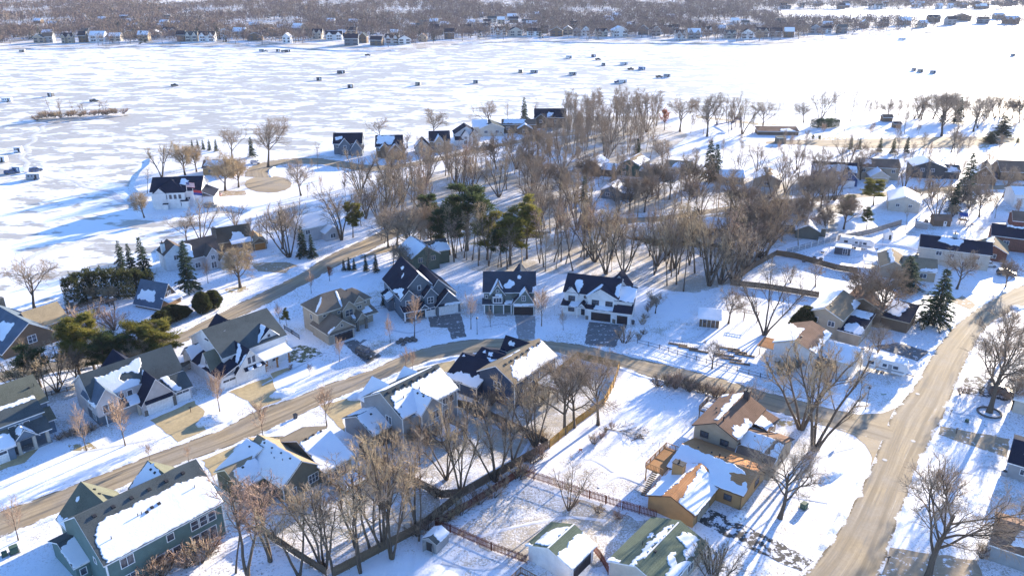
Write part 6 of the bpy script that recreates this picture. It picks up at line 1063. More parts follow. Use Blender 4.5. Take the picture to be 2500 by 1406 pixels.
grove([(2340, 520), (2480, 520), (2480, 545), (2360, 548)], 6, ['dense', 'spread'], (6, 10), 'along the back of the open yard, right', 'bare trees round the middle houses', 21, gap=4)
grove([(1420, 395), (1700, 400), (1720, 470), (1430, 470)], 26, ['spread', 'vase'], (8, 13), 'among the houses by the twin spruces', 'bare trees round the middle houses', 22, gap=6)
grove([(1900, 372), (2450, 385), (2450, 425), (1900, 415)], 18, ['spread', 'vase', 'young'], (7, 12), 'behind the far row of houses', 'bare trees round the middle houses', 23, gap=7)
grove([(1960, 325), (2480, 320), (2480, 335), (1960, 338)], 12, ['spread', 'young'], (4, 8), 'on the open park snow', 'bare park trees', 24, gap=8)
grove([(2110, 286), (2330, 286), (2330, 292), (2110, 292)], 9, ['slim', 'vase'], (9, 13), 'along the park shore', 'bare park trees', 25, gap=5)
grove([(10, 985), (60, 940), (180, 925), (200, 960), (90, 990)], 6, ['dense', 'fork', 'vase'], (9, 14), 'in the left half of the roadside strip', 'bare trees of the roadside strip', 26, gap=2.6)
grove([(200, 930), (330, 895), (390, 880), (390, 905), (240, 955)], 5, ['fork', 'slim', 'round'], (8, 12), 'in the right half of the roadside strip', 'bare trees of the roadside strip', 27, gap=2.6)
grove([(70, 850), (180, 800), (420, 790), (400, 850), (150, 880)], 7, ['round', 'dense', 'shrub'], (4.5, 8), 'round the terrace behind the upper street', 'bare trees of the roadside strip', 28, gap=3)
grove([(930, 585), (1000, 575), (1060, 590), (1100, 625), (960, 640)], 14, ['dense', 'spread', 'fork'], (10, 15), 'round the dark green snowy house', G1, 29, gap=3)
grove([(850, 535), (900, 520), (930, 555), (880, 570)], 5, ['vase', 'fork'], (10, 15), 'right of the golden-green conifer', G1, 30)
grove([(560, 590), (700, 590), (700, 625), (640, 625)], 5, ['spread', 'vase', 'dense'], (9, 13), 'behind the chimney house garage', 'bare trees by the bay', 31)
grove([(700, 420), (850, 420), (870, 480), (740, 490)], 7, ['young', 'vase', 'spread'], (5, 10), 'right of the turning circle', 'bare trees by the bay', 32, gap=5)
grove([(1900, 410), (2060, 430), (2060, 520), (1900, 520)], 9, ['vase', 'spread', 'dense'], (9, 14), 'below the deep blue house', 'bare trees round the middle houses', 33, gap=4)
grove([(2180, 420), (2420, 420), (2440, 500), (2250, 510)], 14, ['vase', 'spread', 'dense'], (7, 12), 'below the charcoal house', 'bare trees round the middle houses', 34, gap=5)
grove([(1450, 440), (1560, 430), (1640, 470), (1500, 540), (1440, 540)], 8, ['vase', 'fork', 'spread'], (9, 15), 'round the blue-grey cottage', 'bare trees round the middle houses', 35, gap=4)
grove([(1700, 350), (1960, 355), (1950, 400), (1720, 390)], 9, ['young', 'vase', 'spread'], (6, 10), 'on the open slope below the park', 'bare trees round the middle houses', 36, gap=6)
grove([(1850, 540), (1960, 545), (2010, 590), (1890, 610)], 10, ['dense', 'vase', 'fork'], (10, 15), 'behind the trailer yard fence', 'bare trees round the middle houses', 37, gap=3)
grove([(2240, 284), (2510, 286), (2510, 297), (2240, 296)], 20, ['vase', 'spread', 'slim'], (11, 17), 'on the right park shore', 'bare park trees', 38, gap=4)
grove([(1640, 285), (1900, 290), (1900, 335), (1660, 330)], 8, ['vase', 'spread', 'slim'], (8, 14), 'round the park playground', 'bare park trees', 39, gap=6)
grove([(2200, 300), (2500, 300), (2500, 330), (2200, 330)], 9, ['vase', 'spread'], (7, 12), 'across the snowy right park lots', 'bare park trees', 40, gap=8)
# the largest ones are things; the rest of the wood is one mass
BUDGET = 299 - sum(o.name.split('.')[0] == 'bare_tree' for o in COL.objects) - 6
PEND.sort(key=lambda a: -a[0]); nb = 0; MASS = []
for sz, x, y, k, h, lab, grp, wd in PEND:
    if k in ('shrub', 'young'): tree(k, x, y, None, lab, grp, h=h, wid=wd)
    elif nb < BUDGET: nb += 1; tree(k, x, y, None, lab, grp, h=h, wid=wd)
    else: MASS.append((x, y, h))
def mass_wood():
    rr = np.random.default_rng(9); V = []; Q = []; T = []; n = 0
    for x, y, h in MASS:
        v, q, fv, ft, H = LITE[rr.integers(0, len(LITE))]; a = rr.uniform(0, 6.28); c, s_ = math.cos(a), math.sin(a); k = h / H; p = P(x, y); w = k * rr.uniform(.9, 1.3); v = np.concatenate([v, fv])
        V.append(np.stack([(v[:, 0] * c - v[:, 1] * s_) * w + p.x, (v[:, 0] * s_ + v[:, 1] * c) * w + p.y, v[:, 2] * k], 1)); Q.append(q + n); T.append(ft + n + len(v) - len(fv)); n += len(v)
    if V: tag(link('wood_mass', np_mesh('wood_mass', np.concatenate(V), np.concatenate(T), TWIG, np.concatenate(Q))), 'the smaller leafless trees massed in the woods beyond the houses', 'wood', kind='stuff')
    print('wood mass', len(MASS), 'things', nb)
mass_wood()
# brush and hedgerows
def brush(pts, n, hs, where, seed, group='bare shrubs about the yards', wid=None, jit=8):
    rr = random.Random(seed); L = []
    for i in range(n):
        t = (i + .5) / n * (len(pts) - 1); k = min(int(t), len(pts) - 2); f = t - k
        L.append((pts[k][0] * (1-f) + pts[k+1][0] * f + rr.gauss(0, jit * .5), pts[k][1] * (1-f) + pts[k+1][1] * f + rr.gauss(0, jit * .35)))
    L.sort()
    for i, (x, y) in enumerate(L): tree('shrub', x, y, None, '%s bare shrub from the left %s' % (ORD[i], where), group, h=rr.uniform(*hs), wid=wid and wid * rr.uniform(.8, 1.2))
brush([(1612, 940), (1680, 952), (1800, 985)], 14, (2.6, 3.8), 'in the hedgerow above the brown split-level house', 40, wid=2.1, jit=10); brush([(1560, 835), (1580, 770), (1598, 730)], 8, (1.4, 2.2), 'in the dark row beside the garden strip', 41, wid=1.1)
brush([(1890, 915), (1980, 905), (2070, 880)], 9, (3, 4.6), 'below the white split-level house', 42, wid=2.6, jit=16); brush([(1130, 1000), (1230, 1050), (1340, 1085)], 10, (1.8, 2.8), 'on the fence below the navy house', 43, wid=1.7); brush([(890, 1115), (960, 1160), (1080, 1220)], 10, (1.8, 2.8), 'on the fence below the grey house', 44, wid=1.7); brush([(1000, 1310), (1110, 1260), (1250, 1180), (1330, 1110)], 12, (2, 3.2), 'along the long dark board fence', 45, wid=1.9)
brush([(560, 1215), (620, 1230), (720, 1250), (780, 1225)], 7, (2.6, 4), 'hiding the olive-grey house wall', 46, wid=2.2, jit=14); brush([(900, 1090), (1000, 1075), (1080, 1075)], 7, (3, 4.6), 'hiding the grey house back wall', 47, wid=2.4, jit=12); brush([(1160, 1000), (1240, 985), (1330, 985)], 6, (3, 4.6), 'before the navy house deck', 48, wid=2.4, jit=12)
brush([(340, 1420), (430, 1385), (530, 1350)], 6, (3, 5), 'before the teal house windows', 49, wid=2.6, jit=14); brush([(135, 1075), (190, 1062), (235, 1050)], 5, (1.2, 2), 'between the two leftmost front-row houses', 50, wid=1.6); brush([(1370, 1225), (1540, 1270)], 3, (1.2, 1.8), 'at the foot of the red picket fence', 51, wid=1.2); brush([(1500, 1040), (1440, 1090)], 4, (1.4, 2.2), 'outside the yellow board fence', 52); brush([(2150, 770), (2240, 800)], 3, (1.2, 2), 'under the big green spruce', 53); brush([(2330, 965), (2390, 960), (2480, 975)], 5, (1.4, 2.2), 'along the top right driveway', 54); brush([(2385, 1365), (2400, 1340)], 2, (1.6, 2.2), 'at the corner of the bottom right house', 55); brush([(700, 905), (720, 893)], 2, (.7, 1), 'by the farmhouse porch', 56); brush([(985, 782), (1005, 790)], 3, (.8, 1.2), 'before the slate house porch', 57); brush([(96, 288), (130, 287), (300, 279)], 5, (2.6, 4), 'on the little lake islet', 58)
patch('ground', [(78, 290), (110, 284), (200, 277), (300, 274), (316, 279), (230, 288), (120, 297)], m_snow('islet_snow', 2.4), -.7, 1.5)
brush([(85, 290), (150, 286), (230, 281), (308, 277)], 22, (2.2, 4), 'on the islet strip', 59, jit=5, wid=3.2)
for i, (x, yt) in enumerate(((128, 232), (150, 238), (180, 246), (205, 250), (240, 245), (258, 242))): tree('fork' if i % 2 else 'slim', x, 286 - i, yt, '%s from the left of the bare trees on the lake islet' % ORD[i], 'bare trees on the islet', wid=3.4)
# ------------------------------------------------------------------ far bank: houses as things, the wood behind as one mass
FR = random.Random(77)
FSX = sorted(FSH); 
def shore_y(x):
    for (x0, y0), (x1, y1) in zip(FSX, FSX[1:]):
        if x0 <= x <= x1: return y0 + (y1 - y0) * (x - x0) / (x1 - x0)
    return 70
FW = {'white': W_WHITE, 'cream': W_CREAM, 'grey': W_GREY, 'slate-blue': W_SLATE, 'brown': W_BROWN, 'tan': W_TAN, 'olive': W_OLIVE}
FRF = {'dark': R_DARK, 'grey': R_GREY, 'brown': R_BROWN, 'snowy': ROOFSNOW}
_fwin = MB(); _fwin.box(-1., -.12, 0, 1., 0, 1.6, GLASS); _fwin = _fwin.mesh('far_window')
def far_house(x, yb, w, h, wall, roof, label, style):
    sc = ppm(yb); W = w / sc; e = empty('far_house', P(x, yb), FR.uniform(-.25, .25), label, 'house', 'houses along the far shore'); wm, rm = FW[wall], FRF[roof]; b = MB(); r = MB(); ze = h * .62; D = W * .6
    b.box(-W/2, 0, 0, W/2, D, ze, wm)
    def gab(x0, x1, y0, y1, z0, zr, ax):
        o = .5; t = .3
        if ax == 'x': ym = (y0+y1)/2; b.add([(x0, y0, z0), (x0, y1, z0), (x0, ym, zr), (x1, y0, z0), (x1, y1, z0), (x1, ym, zr)], [(0, 2, 1), (3, 4, 5)], wm); S = [(y0-o, z0-.2), (ym, zr), (y1+o, z0-.2)]; vs = [(x, y, z+q) for q in (t, 0) for x in (x0-o, x1+o) for y, z in S]
        else: xm = (x0+x1)/2; b.add([(x0, y0, z0), (x1, y0, z0), (xm, y0, zr), (x0, y1, z0), (x1, y1, z0), (xm, y1, zr)], [(0, 1, 2), (3, 5, 4)], wm); S = [(x0-o, z0-.2), (xm, zr), (x1+o, z0-.2)]; vs = [(x, y, z+q) for q in (t, 0) for y in (y0-o, y1+o) for x, z in S]
        r.add(vs, [(0, 1, 4, 3), (1, 2, 5, 4)], rm); r.add(vs, [(0, 6, 7, 1), (1, 7, 8, 2), (3, 4, 10, 9), (4, 5, 11, 10), (0, 3, 9, 6), (2, 8, 11, 5), (6, 9, 10, 7), (7, 10, 11, 8)], WHITE)
    if style == 'broad': gab(-W/2, W/2, 0, D, ze, h, 'x')
    elif style == 'gable-fronted': gab(-W/2, W/2, 0, D, ze, h, 'y')
    else:
        gab(-W/2, W/2, 0, D, ze, h, 'x')
        for s in (-.28, .28): b.box(W*(s-.17), -1.6, 0, W*(s+.17), .5, ze - .1, wm); gab(W*(s-.17), W*(s+.17), -1.6, D*.5, ze - .1, h * .94, 'y')
    b.build('wall', e); r.build('roof', e); yo = -1.6 if style == 'twin-gabled' else 0
    for u in ((-.28, .28) if W < 11 else (-.34, -.18, .22, .36)):
        for z in (.8, ze * .55 + .4): link('window', _fwin, e, (W * u, yo - .02, z))
    return e
FH = {}
for s in ('95 tan grey 30;118 grey brown 26;165 tan dark 28;202 brown dark 20;238 white snowy 38;281 cream snowy 30;318 brown dark 40;350 tan snowy 28;380 grey snowy 24;415 grey dark 36;442 brown dark 22;468 cream grey 30;506 white dark 40;549 white dark 40;584 cream snowy 32;622 brown dark 38;660 brown brown 38;700 white snowy 22;775 cream dark 26;816 white dark 42;858 slate-blue dark 36;886 brown grey 22;918 brown dark 32;957 white dark 34;988 white dark 32;1032 tan brown 22;1097 brown dark 26;1136 slate-blue dark 30;1180 grey dark 34;1205 white snowy 14;1223 white dark 32;1259 cream dark 34;1304 white dark 38;1330 olive dark 20;1358 brown dark 32;1386 tan snowy 26;1409 grey dark 20;1430 white grey 22;1470 cream dark 30;1515 white snowy 42;1535 brown dark 20;1570 slate-blue dark 26;1601 grey dark 26;1634 grey dark 28;1662 white dark 26;1694 grey snowy 32;1726 white dark 26;1760 cream snowy 24;1784 cream grey 28;1824 white dark 32;1860 tan dark 30;1893 grey dark 30;1926 brown snowy 24;1990 grey dark 30;2017 white dark 28;2057 slate-blue grey 24;2110 tan snowy 22;2160 brown dark 22;2208 grey snowy 30;2255 cream snowy 22;2281 brown dark 30;2323 grey dark 26;2350 brown dark 40;2400 slate-blue brown 26;2440 tan snowy 26;2472 brown snowy 36').split(';'):
    x, wl, rf, w = s.split(); x = int(x); st = FR.choice(['broad', 'gable-fronted', 'twin-gabled']) if int(w) > 24 else FR.choice(['broad', 'gable-fronted'])
    FH.setdefault((wl, rf, st), []).append((x, shore_y(x) - FR.choice([10, 12, 13, 15, 18, 24]) - FR.uniform(0, 2), int(w) * .92, FR.uniform(8, 11)))
for (wl, rf, st), L in FH.items():
    for i, a in enumerate(L):
        far_house(*a, wl, rf, ('the only %s %s house with %s roof on the far shore' if len(L) == 1 else ORD[i] + ' from the left of the %s %s houses with %s roofs on the far shore') % (wl, st, rf), st)
FB = {}
for i in range(95):       # houses glimpsed farther up among the trees
    x = FR.uniform(-20, 2480); yb = shore_y(x) - FR.uniform(26, 62)
    if x > 1880 and yb < 62: yb = FR.uniform(12, 24)
    if yb < 6: yb = FR.uniform(10, 40)
    FB.setdefault((FR.choice(list(FW)), FR.choice(['dark', 'snowy', 'snowy', 'grey'])), []).append((x, yb))
for (wl, rf), L in FB.items():
    L.sort()
    for i, (x, yb) in enumerate(L):
        o = far_house(x, yb, FR.uniform(15, 24) * (.6 + yb / 150), FR.uniform(6, 9), wl, rf, ('the only %s house with %s roof deep in the far woods' if len(L) == 1 else ORD[i] + ' from the left of the %s houses with %s roofs deep in the far woods') % (wl, rf), 'broad'); o['group'] = 'houses in the far woods'
# docks and boats pulled up on the far shore are read as small dark shapes
def far_wood():
    rg = np.random.default_rng(3); V = []; T = []; M = []; cnt = 0
    hx = np.array([[P(x, y).x, P(x, y).y] for k in (FH, FB) for L in k.values() for (x, y, *_) in L])
    def place(n, ylo, yhi, xlo=-150, xhi=2650, f=None):
        x = rg.uniform(xlo, xhi, n); y = rg.uniform(ylo, yhi, n) if f is None else f(x, n); return np.array([[*P(a, b)[:2]] for a, b in zip(x, y)]), x, y
    # even ground density over the far land
    pts = []
    Y = rg.uniform(690, 2150, 40000); X = rg.uniform(-1, 1, 40000) * Y * .72; dz = CAMH
    dep = Y * CP + CAMH * SP; px = 1250 + FPX * X / dep; py = 703 - FPX * (Y * SP - CAMH * CP) / dep
    sy = np.interp(px, [p[0] for p in FSX], [p[1] for p in FSX]); keep = (py < sy - 3) & (rg.uniform(0, 1, len(Y)) < np.clip(1.3 - Y / 3200, .4, 1))
    keep &= ~((px > 1900) & (py > 24) & (py < 54 + 3 * (px > 2450))); keep &= ~((px > 1880) & (py >= 54) & (rg.uniform(0, 1, len(Y)) < .25))
    keep &= ~((py > sy - 11) & (rg.uniform(0, 1, len(Y)) < .78)); keep &= ~((np.abs(px - 480) < 150) & (py < 9)); keep &= ~((np.sin(X * .021 + 2) * np.sin(Y * .013) > .55))
    X, Y, py = X[keep], Y[keep], py[keep]
    d = np.min((X[:, None] - hx[None, :, 0]) ** 2 * .8 + (np.where(Y[:, None] < hx[None, :, 1], (Y[:, None] - hx[None, :, 1]) * .3, Y[:, None] - hx[None, :, 1] - 5)) ** 2, 1); k = d > 40; X, Y = X[k], Y[k]
    for x, y in zip(X, Y):
        near = y < 1000; n = 60 if near else 32; H = rg.uniform(8, 14) * (.8 if y < 780 else 1.05); w = H * rg.uniform(.3, .46); con = rg.uniform() < .05
        if con:
            z = rg.uniform(.05, 1, n); a = rg.uniform(0, 6.28, n); r = w * .55 * (1 - z) + .2; c = np.stack([x + np.cos(a) * r * .5, y + np.sin(a) * r * .5, z * H], 1); dr = np.stack([np.cos(a), np.sin(a), -.2 + 0 * a], 1); v, t = tri_cloud(rg, c, dr, r * .9 + .5, 1.2); mi = 3
        else:
            a = rg.uniform(0, 6.28, n); u = rg.uniform(.0, 1, n); q = rg.uniform(0, 1, n) ** .5; zz = H * (.34 + .5 * u); r = w * q * np.sqrt(np.clip(1 - (u * 1.5 - .75) ** 2, .1, 1)); c = np.stack([x + np.cos(a) * r, y + np.sin(a) * r, zz], 1)
            dr = np.stack([np.cos(a) * .6 * q, np.sin(a) * .6 * q, rg.uniform(.4, 1.2, n)], 1) + rg.normal(0, .25, (n, 3)); v, t = tri_cloud(rg, c, dr, rg.uniform(1.4, 3., n), (.42 if near else .7)); mi = int(rg.integers(0, 3))
            tv, tt = tri_cloud(rg, np.array([[x, y, 0.]]), np.array([[rg.normal(0, .08), rg.normal(0, .08), 1.]]), H * .8, .6); v = np.concatenate([v, tv]); t = np.concatenate([t, tt + 3 * n])
        V.append(v); T.append(t + cnt); cnt += len(v); M.append(np.full(len(t), mi))
    me = np_mesh('far_wood', np.concatenate(V), np.concatenate(T), m_bark('far_twig_brown', (.205, .155, .13)))
    for nm, c in (('far_twig_tan', (.25, .195, .15)), ('far_twig_plum', (.165, .125, .12)), ('far_needles', (.035, .05, .04))): me.materials.append(m_bark(nm, c))
    me.polygons.foreach_set('material_index', np.concatenate(M).astype(np.int32)); print('far trees', len(X), 'tris', cnt // 3)
    tag(link('far_wood', me), 'mass of leafless trees covering the far shore of the lake', 'wood', kind='stuff')
far_wood()
# ------------------------------------------------------------------ fences
FN = random.Random(4)
def fence(name, label, px, h, mat, bw=.14, gap=.0, post=2.4, postmat=None, jit=.03, rails=True, pw=.11, top=0.):
    pts = [P(*q) for q in px]; e = empty(name, pts[0], 0, label, 'fence'); o = pts[0]; m = MB(); rl = MB(); pm = MB(); pm.box(-pw/2, -pw/2, 0, pw/2, pw/2, h + top, postmat or mat); pme = pm.mesh('fence_post'); pp = []
    for a, b in zip(pts, pts[1:]):
        a, b = a - o, b - o; d = b - a; L = d.length; d.normalize(); q = Vector((-d.y, d.x, 0)); n = int(L / (bw + gap))
        if bw < 1:
            for i in range(n):
                s = i * (bw + gap); c = a + d * s; w = d * bw * .96; t = q * .022; z1 = h + FN.gauss(0, jit); z0 = .04
                vs = [c - t, c + w - t, c + w + t, c + t]; m.add([v + Vector((0, 0, z)) for z in (z0, z1) for v in vs], [(0, 1, 5, 4), (1, 2, 6, 5), (2, 3, 7, 6), (3, 0, 4, 7), (4, 5, 6, 7)], mat)
        if rails:
            for z in (h * .25, h * .8): rl.bar(a - q * .06 + Vector((0, 0, z)), b - q * .06 + Vector((0, 0, z)), .07, postmat or mat)
        k = max(1, int(L / post)); pp += [a + d * (L * i / k) - q * .1 for i in range(k + 1)]
    if m.v: m.build('boards', e)
    if rl.v: rl.build('rail', e)
    for p in pp[:95]: link('post', pme, e, p)
    return e
YEL = wood('yellow_boards', (.42, .25, .075)); GREYF = wood('grey_boards', (.30, .28, .26)); BRNF = wood('brown_boards', (.20, .14, .09)); IRON = plain('dark_iron', (.03, .03, .035))
fence('board_fence', 'long weathered board fence running between the back yards, bottom centre', [(815, 1408), (1023, 1298), (1130, 1212), (1340, 1094)], 1.8, BRNF)
fence('board_fence', 'fresh yellow board fence along the navy house yard', [(1342, 1093), (1405, 1040), (1474, 990), (1497, 945), (1511, 901)], 1.8, YEL)
fence('board_fence', 'yellow-brown board fence closing the navy house yard toward the street', [(1511, 900), (1409, 876), (1353, 922)], 1.8, wood('amber_boards', (.34, .21, .08)))
fence('board_fence', 'dark overgrown fence between the grey and navy house yards', [(1104, 990), (1150, 1000), (1250, 1046), (1338, 1091)], 1.7, OLDWOOD); fence('board_fence', 'dark overgrown fence between the olive-grey and grey house yards', [(893, 1088), (880, 1102), (905, 1122), (990, 1172), (1078, 1216), (1128, 1212)], 1.7, OLDWOOD); fence('board_fence', 'dark fence at the corner behind the teal house', [(640, 1302), (720, 1356), (798, 1406)], 1.6, OLDWOOD)
fence('picket_fence', 'red-brown picket fence sloping across the yards to the ochre garage', [(1268, 1160), (1340, 1182), (1440, 1217), (1520, 1242), (1602, 1266)], 1.7, REDWOOD, .13, .11, jit=.05); fence('picket_fence', 'red-brown picket fence at the bottom edge left of the white garage', [(1064, 1286), (1100, 1299), (1200, 1343), (1287, 1376)], 1.6, REDWOOD, .13, .11, jit=.05); fence('picket_fence', 'short red-brown picket fence right of the white garage', [(1449, 1345), (1468, 1370), (1486, 1402)], 1.6, REDWOOD, .13, .11); fence('picket_fence', 'dark red-brown picket fence doubling the board fence, bottom centre', [(1064, 1285), (1150, 1237), (1268, 1162)], 1.6, REDWOOD, .13, .05)
fence('board_fence', 'grey-brown board fence behind the camper yard', [(1895, 624), (1944, 632), (2038, 659), (2092, 668)], 1.8, BRNF); fence('board_fence', 'brown board fence on the near side of the snowy square yard', [(1784, 697), (1870, 706), (1998, 727)], 1.7, OLDWOOD); fence('board_fence', 'dark fence side along the tall tree row', [(1895, 624), (1840, 655), (1784, 696)], 1.7, OLDWOOD); fence('panel_fence', 'dark panel fence with white posts by the parked travel trailer', [(1918, 622), (1980, 604), (2042, 588)], 1.8, GREYTRIM, .3, 0, 2.6, WHITE, pw=.16, top=.35); fence('board_fence', 'pale grey board fence under the dark trees beyond the trailer', [(2044, 588), (2120, 573), (2199, 549)], 1.8, GREYF)
fence('rail_fence', 'dark wire and post fence along the garden edge', [(1556, 838), (1610, 852), (1700, 880), (1800, 906), (1885, 930)], 1.2, IRON, 2, 0, 2.2); fence('iron_fence', 'black metal fence beside the beige house', [(695, 804), (714, 816), (732, 828)], 1.2, IRON, .03, .22, 2, jit=0); fence('iron_fence', 'thin dark fence on the snow between beige and slate houses', [(880, 762), (912, 757), (940, 752)], 1.1, IRON, .03, .4, 2.4, jit=0); fence('rail_fence', 'wire fence across the open yard above the ochre house', [(1446, 1035), (1530, 1062), (1610, 1090)], 1.0, IRON, 2, 0, 4, rails=False, pw=.06); fence('rail_fence', 'post and rail line along the roadside strip', [(90, 975), (200, 945), (300, 915)], 1.1, OLDWOOD, 2, 0, 2.5)
# ------------------------------------------------------------------ vehicles
RUB = plain('tyre_rubber', (.02, .02, .021), .9); RIM = plain('wheel_rim', (.35, .35, .36), .4, .8)
def paint(n, c):
    t = NT(n); d = t.noise(t.pos(True), 1.4, 4); return t.out(t.mix(t.ramp(d, .45, .7, 0, .35), c, (.42, .4, .38)), .35, spec=.5)
PT = {k: paint(k + '_car_paint', c) for k, c in dict(black=(.02, .022, .02), red=(.16, .04, .03), white=(.75, .75, .75), blue=(.05, .09, .2), grey=(.16, .165, .17), green=(.03, .04, .032)).items()}
def _wheel(r=.36, w=.24):
    m = MB(); m.tube([(0, -w/2, 0), (0, -w/2 + .03, 0), (0, w/2 - .03, 0), (0, w/2, 0)], [r*.9, r, r, r*.9], RUB, 14); q = MB(); q.tube([(0, -w/2 - .01, 0), (0, w/2 + .01, 0)], r * .58, RIM, 10); return m.mesh('wheel'), q.mesh('rim')
WHL = _wheel()
def ring(x, hw, z0, z1, top): return [(x, -hw, z0), (x, hw, z0), (x, hw, z1 * .8 + z0 * .2), (x, hw * top, z1), (x, -hw * top, z1), (x, -hw, z1 * .8 + z0 * .2)]
def vehicle(kind, px, ang, col, label, s=1., z=0., group=None):
    pt = PT[col]; e = empty({'suv': 'parked_car', 'pickup': 'pickup_truck'}[kind], P(px[0], px[1], z), math.radians(ang), label, 'car' if kind == 'suv' else 'pickup', group); e.scale = (s, s, s)
    m = MB(); m.loft([ring(x, hw, .32, zt, .93) for x, hw, zt in ((-2.35, .82, .85), (-2.25, .92, 1.0), (-.9, .95, 1.05), (.9, .95, 1.05), (1.7, .93, .98), (2.25, .86, .86), (2.38, .78, .7))], pt)
    if kind == 'suv': m.loft([ring(x, hw, 1.0, zt, .9) for x, hw, zt in ((-2.2, .84, 1.1), (-1.95, .82, 1.68), (-.2, .82, 1.76), (.55, .8, 1.66), (1.25, .84, 1.06))], pt)
    else:
        m.loft([ring(x, hw, 1.0, zt, .9) for x, hw, zt in ((-.55, .84, 1.1), (-.4, .82, 1.74), (.6, .8, 1.68), (1.25, .84, 1.06))], pt); m.box(-2.2, -.8, 1.0, -.6, .8, 1.02, BLACK); m.box(-2.3, -.92, 1., -.55, -.82, 1.25, pt); m.box(-2.3, .82, 1., -.55, .92, 1.25, pt); m.box(-2.34, -.92, 1., -2.26, .92, 1.25, pt)
    m.build('body', e, smooth=False); g = MB(); x0 = -1.85 if kind == 'suv' else -.38
    for sy in (-1, 1): g.add([(x0, sy * .845, 1.12), (.95, sy * .85, 1.12), (.5, sy * .80, 1.58), (x0 + .1, sy * .80, 1.6)], [(0, 1, 2, 3) if sy < 0 else (3, 2, 1, 0)], GLASS)
    g.add([(1.24, -.72, 1.09), (1.24, .72, 1.09), (.6, .66, 1.63), (.6, -.66, 1.63)], [(0, 1, 2, 3)], GLASS); xb = -2.23 if kind == 'suv' else -.57
    g.add([(xb, .7, 1.12), (xb, -.7, 1.12), (xb + .22 if kind == 'suv' else xb + .12, -.66, 1.6), (xb + .22 if kind == 'suv' else xb + .12, .66, 1.6)], [(0, 1, 2, 3)], GLASS); g.build('window', e)
    for x in (-1.42, 1.45):
        for y in (-.84, .84): w = link('wheel', WHL[0], e, (x, y, .36)); link('rim', WHL[1], w)
    for y in (-.62, .62): l = MB(); l.box(2.28, y - .16, .72, 2.4, y + .16, .86, WHITE); l.build('headlight', e)
    return e
vehicle('suv', (893, 868), -38, 'black', 'black sport utility car parked on the beige house driveway', 1.08); vehicle('suv', (2456, 672), -18, 'black', 'dark parked car on the snowy drive below the brick house', 1.05); vehicle('suv', (2412, 650), -18, 'white', 'snow-whitened parked car beside the cream long house'); vehicle('suv', (515, 506), 5, 'grey', 'dark grey car parked right of the white lakeside house'); vehicle('pickup', (524, 480), 4, 'red', 'dark red pickup parked behind the white lakeside house', 1.1); vehicle('suv', (625, 400), -8, 'white', 'pale car parked under the small dark spruce on the point'); vehicle('suv', (2046, 738), -36, 'blue', 'blue car half hidden behind the tan split-level house'); vehicle('suv', (2440, 958), -20, 'grey', 'grey car parked on the top right driveway')
SHACKM = {k: plain(k + '_ice_shack_skin', c, .6) for k, c in dict(dark=(.07, .08, .10), grey=(.33, .35, .38), white=(.72, .73, .75), tan=(.40, .36, .30), blue=(.16, .24, .38)).items()}
def shack(px, col, label, w=5.4, d=2.4, h=2.5, ang=0., kind='house'):
    mt = SHACKM[col]; e = empty('ice_fishing_house', P(px[0], px[1], LAKEZ), ang, label, 'ice house', 'fishing houses on the ice'); m = MB()
    m.loft([[(x, -d/2, .25), (x, d/2, .25), (x, d/2, h * .82), (x, d/2 - .25, h), (x, -d/2 + .25, h), (x, -d/2, h * .82)] for x in (-w/2, w/2)], mt); m.build('body', e)
    r = MB(); r.box(-w/2 - .05, -d/2 + .1, h + .005, w/2 + .05, d/2 - .1, h + .1, ROOFSNOW); r.build('roof', e)
    dr = MB(); dr.box(-.4, -.04, 0, .4, 0, 1.7, WHITE if col in ('dark', 'blue') else DARKDOOR); dr.build('door', e, (w * .2, -d/2, .4))
    for u in (-w * .3, -w * .05): g = MB(); g.box(-.32, -.03, 0, .32, 0, .6, GLASS); g.build('window', e, (u, -d/2, 1.35))
    if w > 4.4:
        t = MB(); t.bar((-w/2 - 1.3, 0, .4), (-w/2, .5, .4), .1, BLACK); t.bar((-w/2 - 1.3, 0, .4), (-w/2, -.5, .4), .1, BLACK); t.build('tow_bar', e); link('wheel', WHL[0], e, (.5, -d/2 - .02, .36))
    else:
        t = MB(); t.box(-w/2, -d/2, .02, w/2, -d/2 + .15, .25, BLACK); t.box(-w/2, d/2 - .15, .02, w/2, d/2, .25, BLACK); t.build('runners', e)
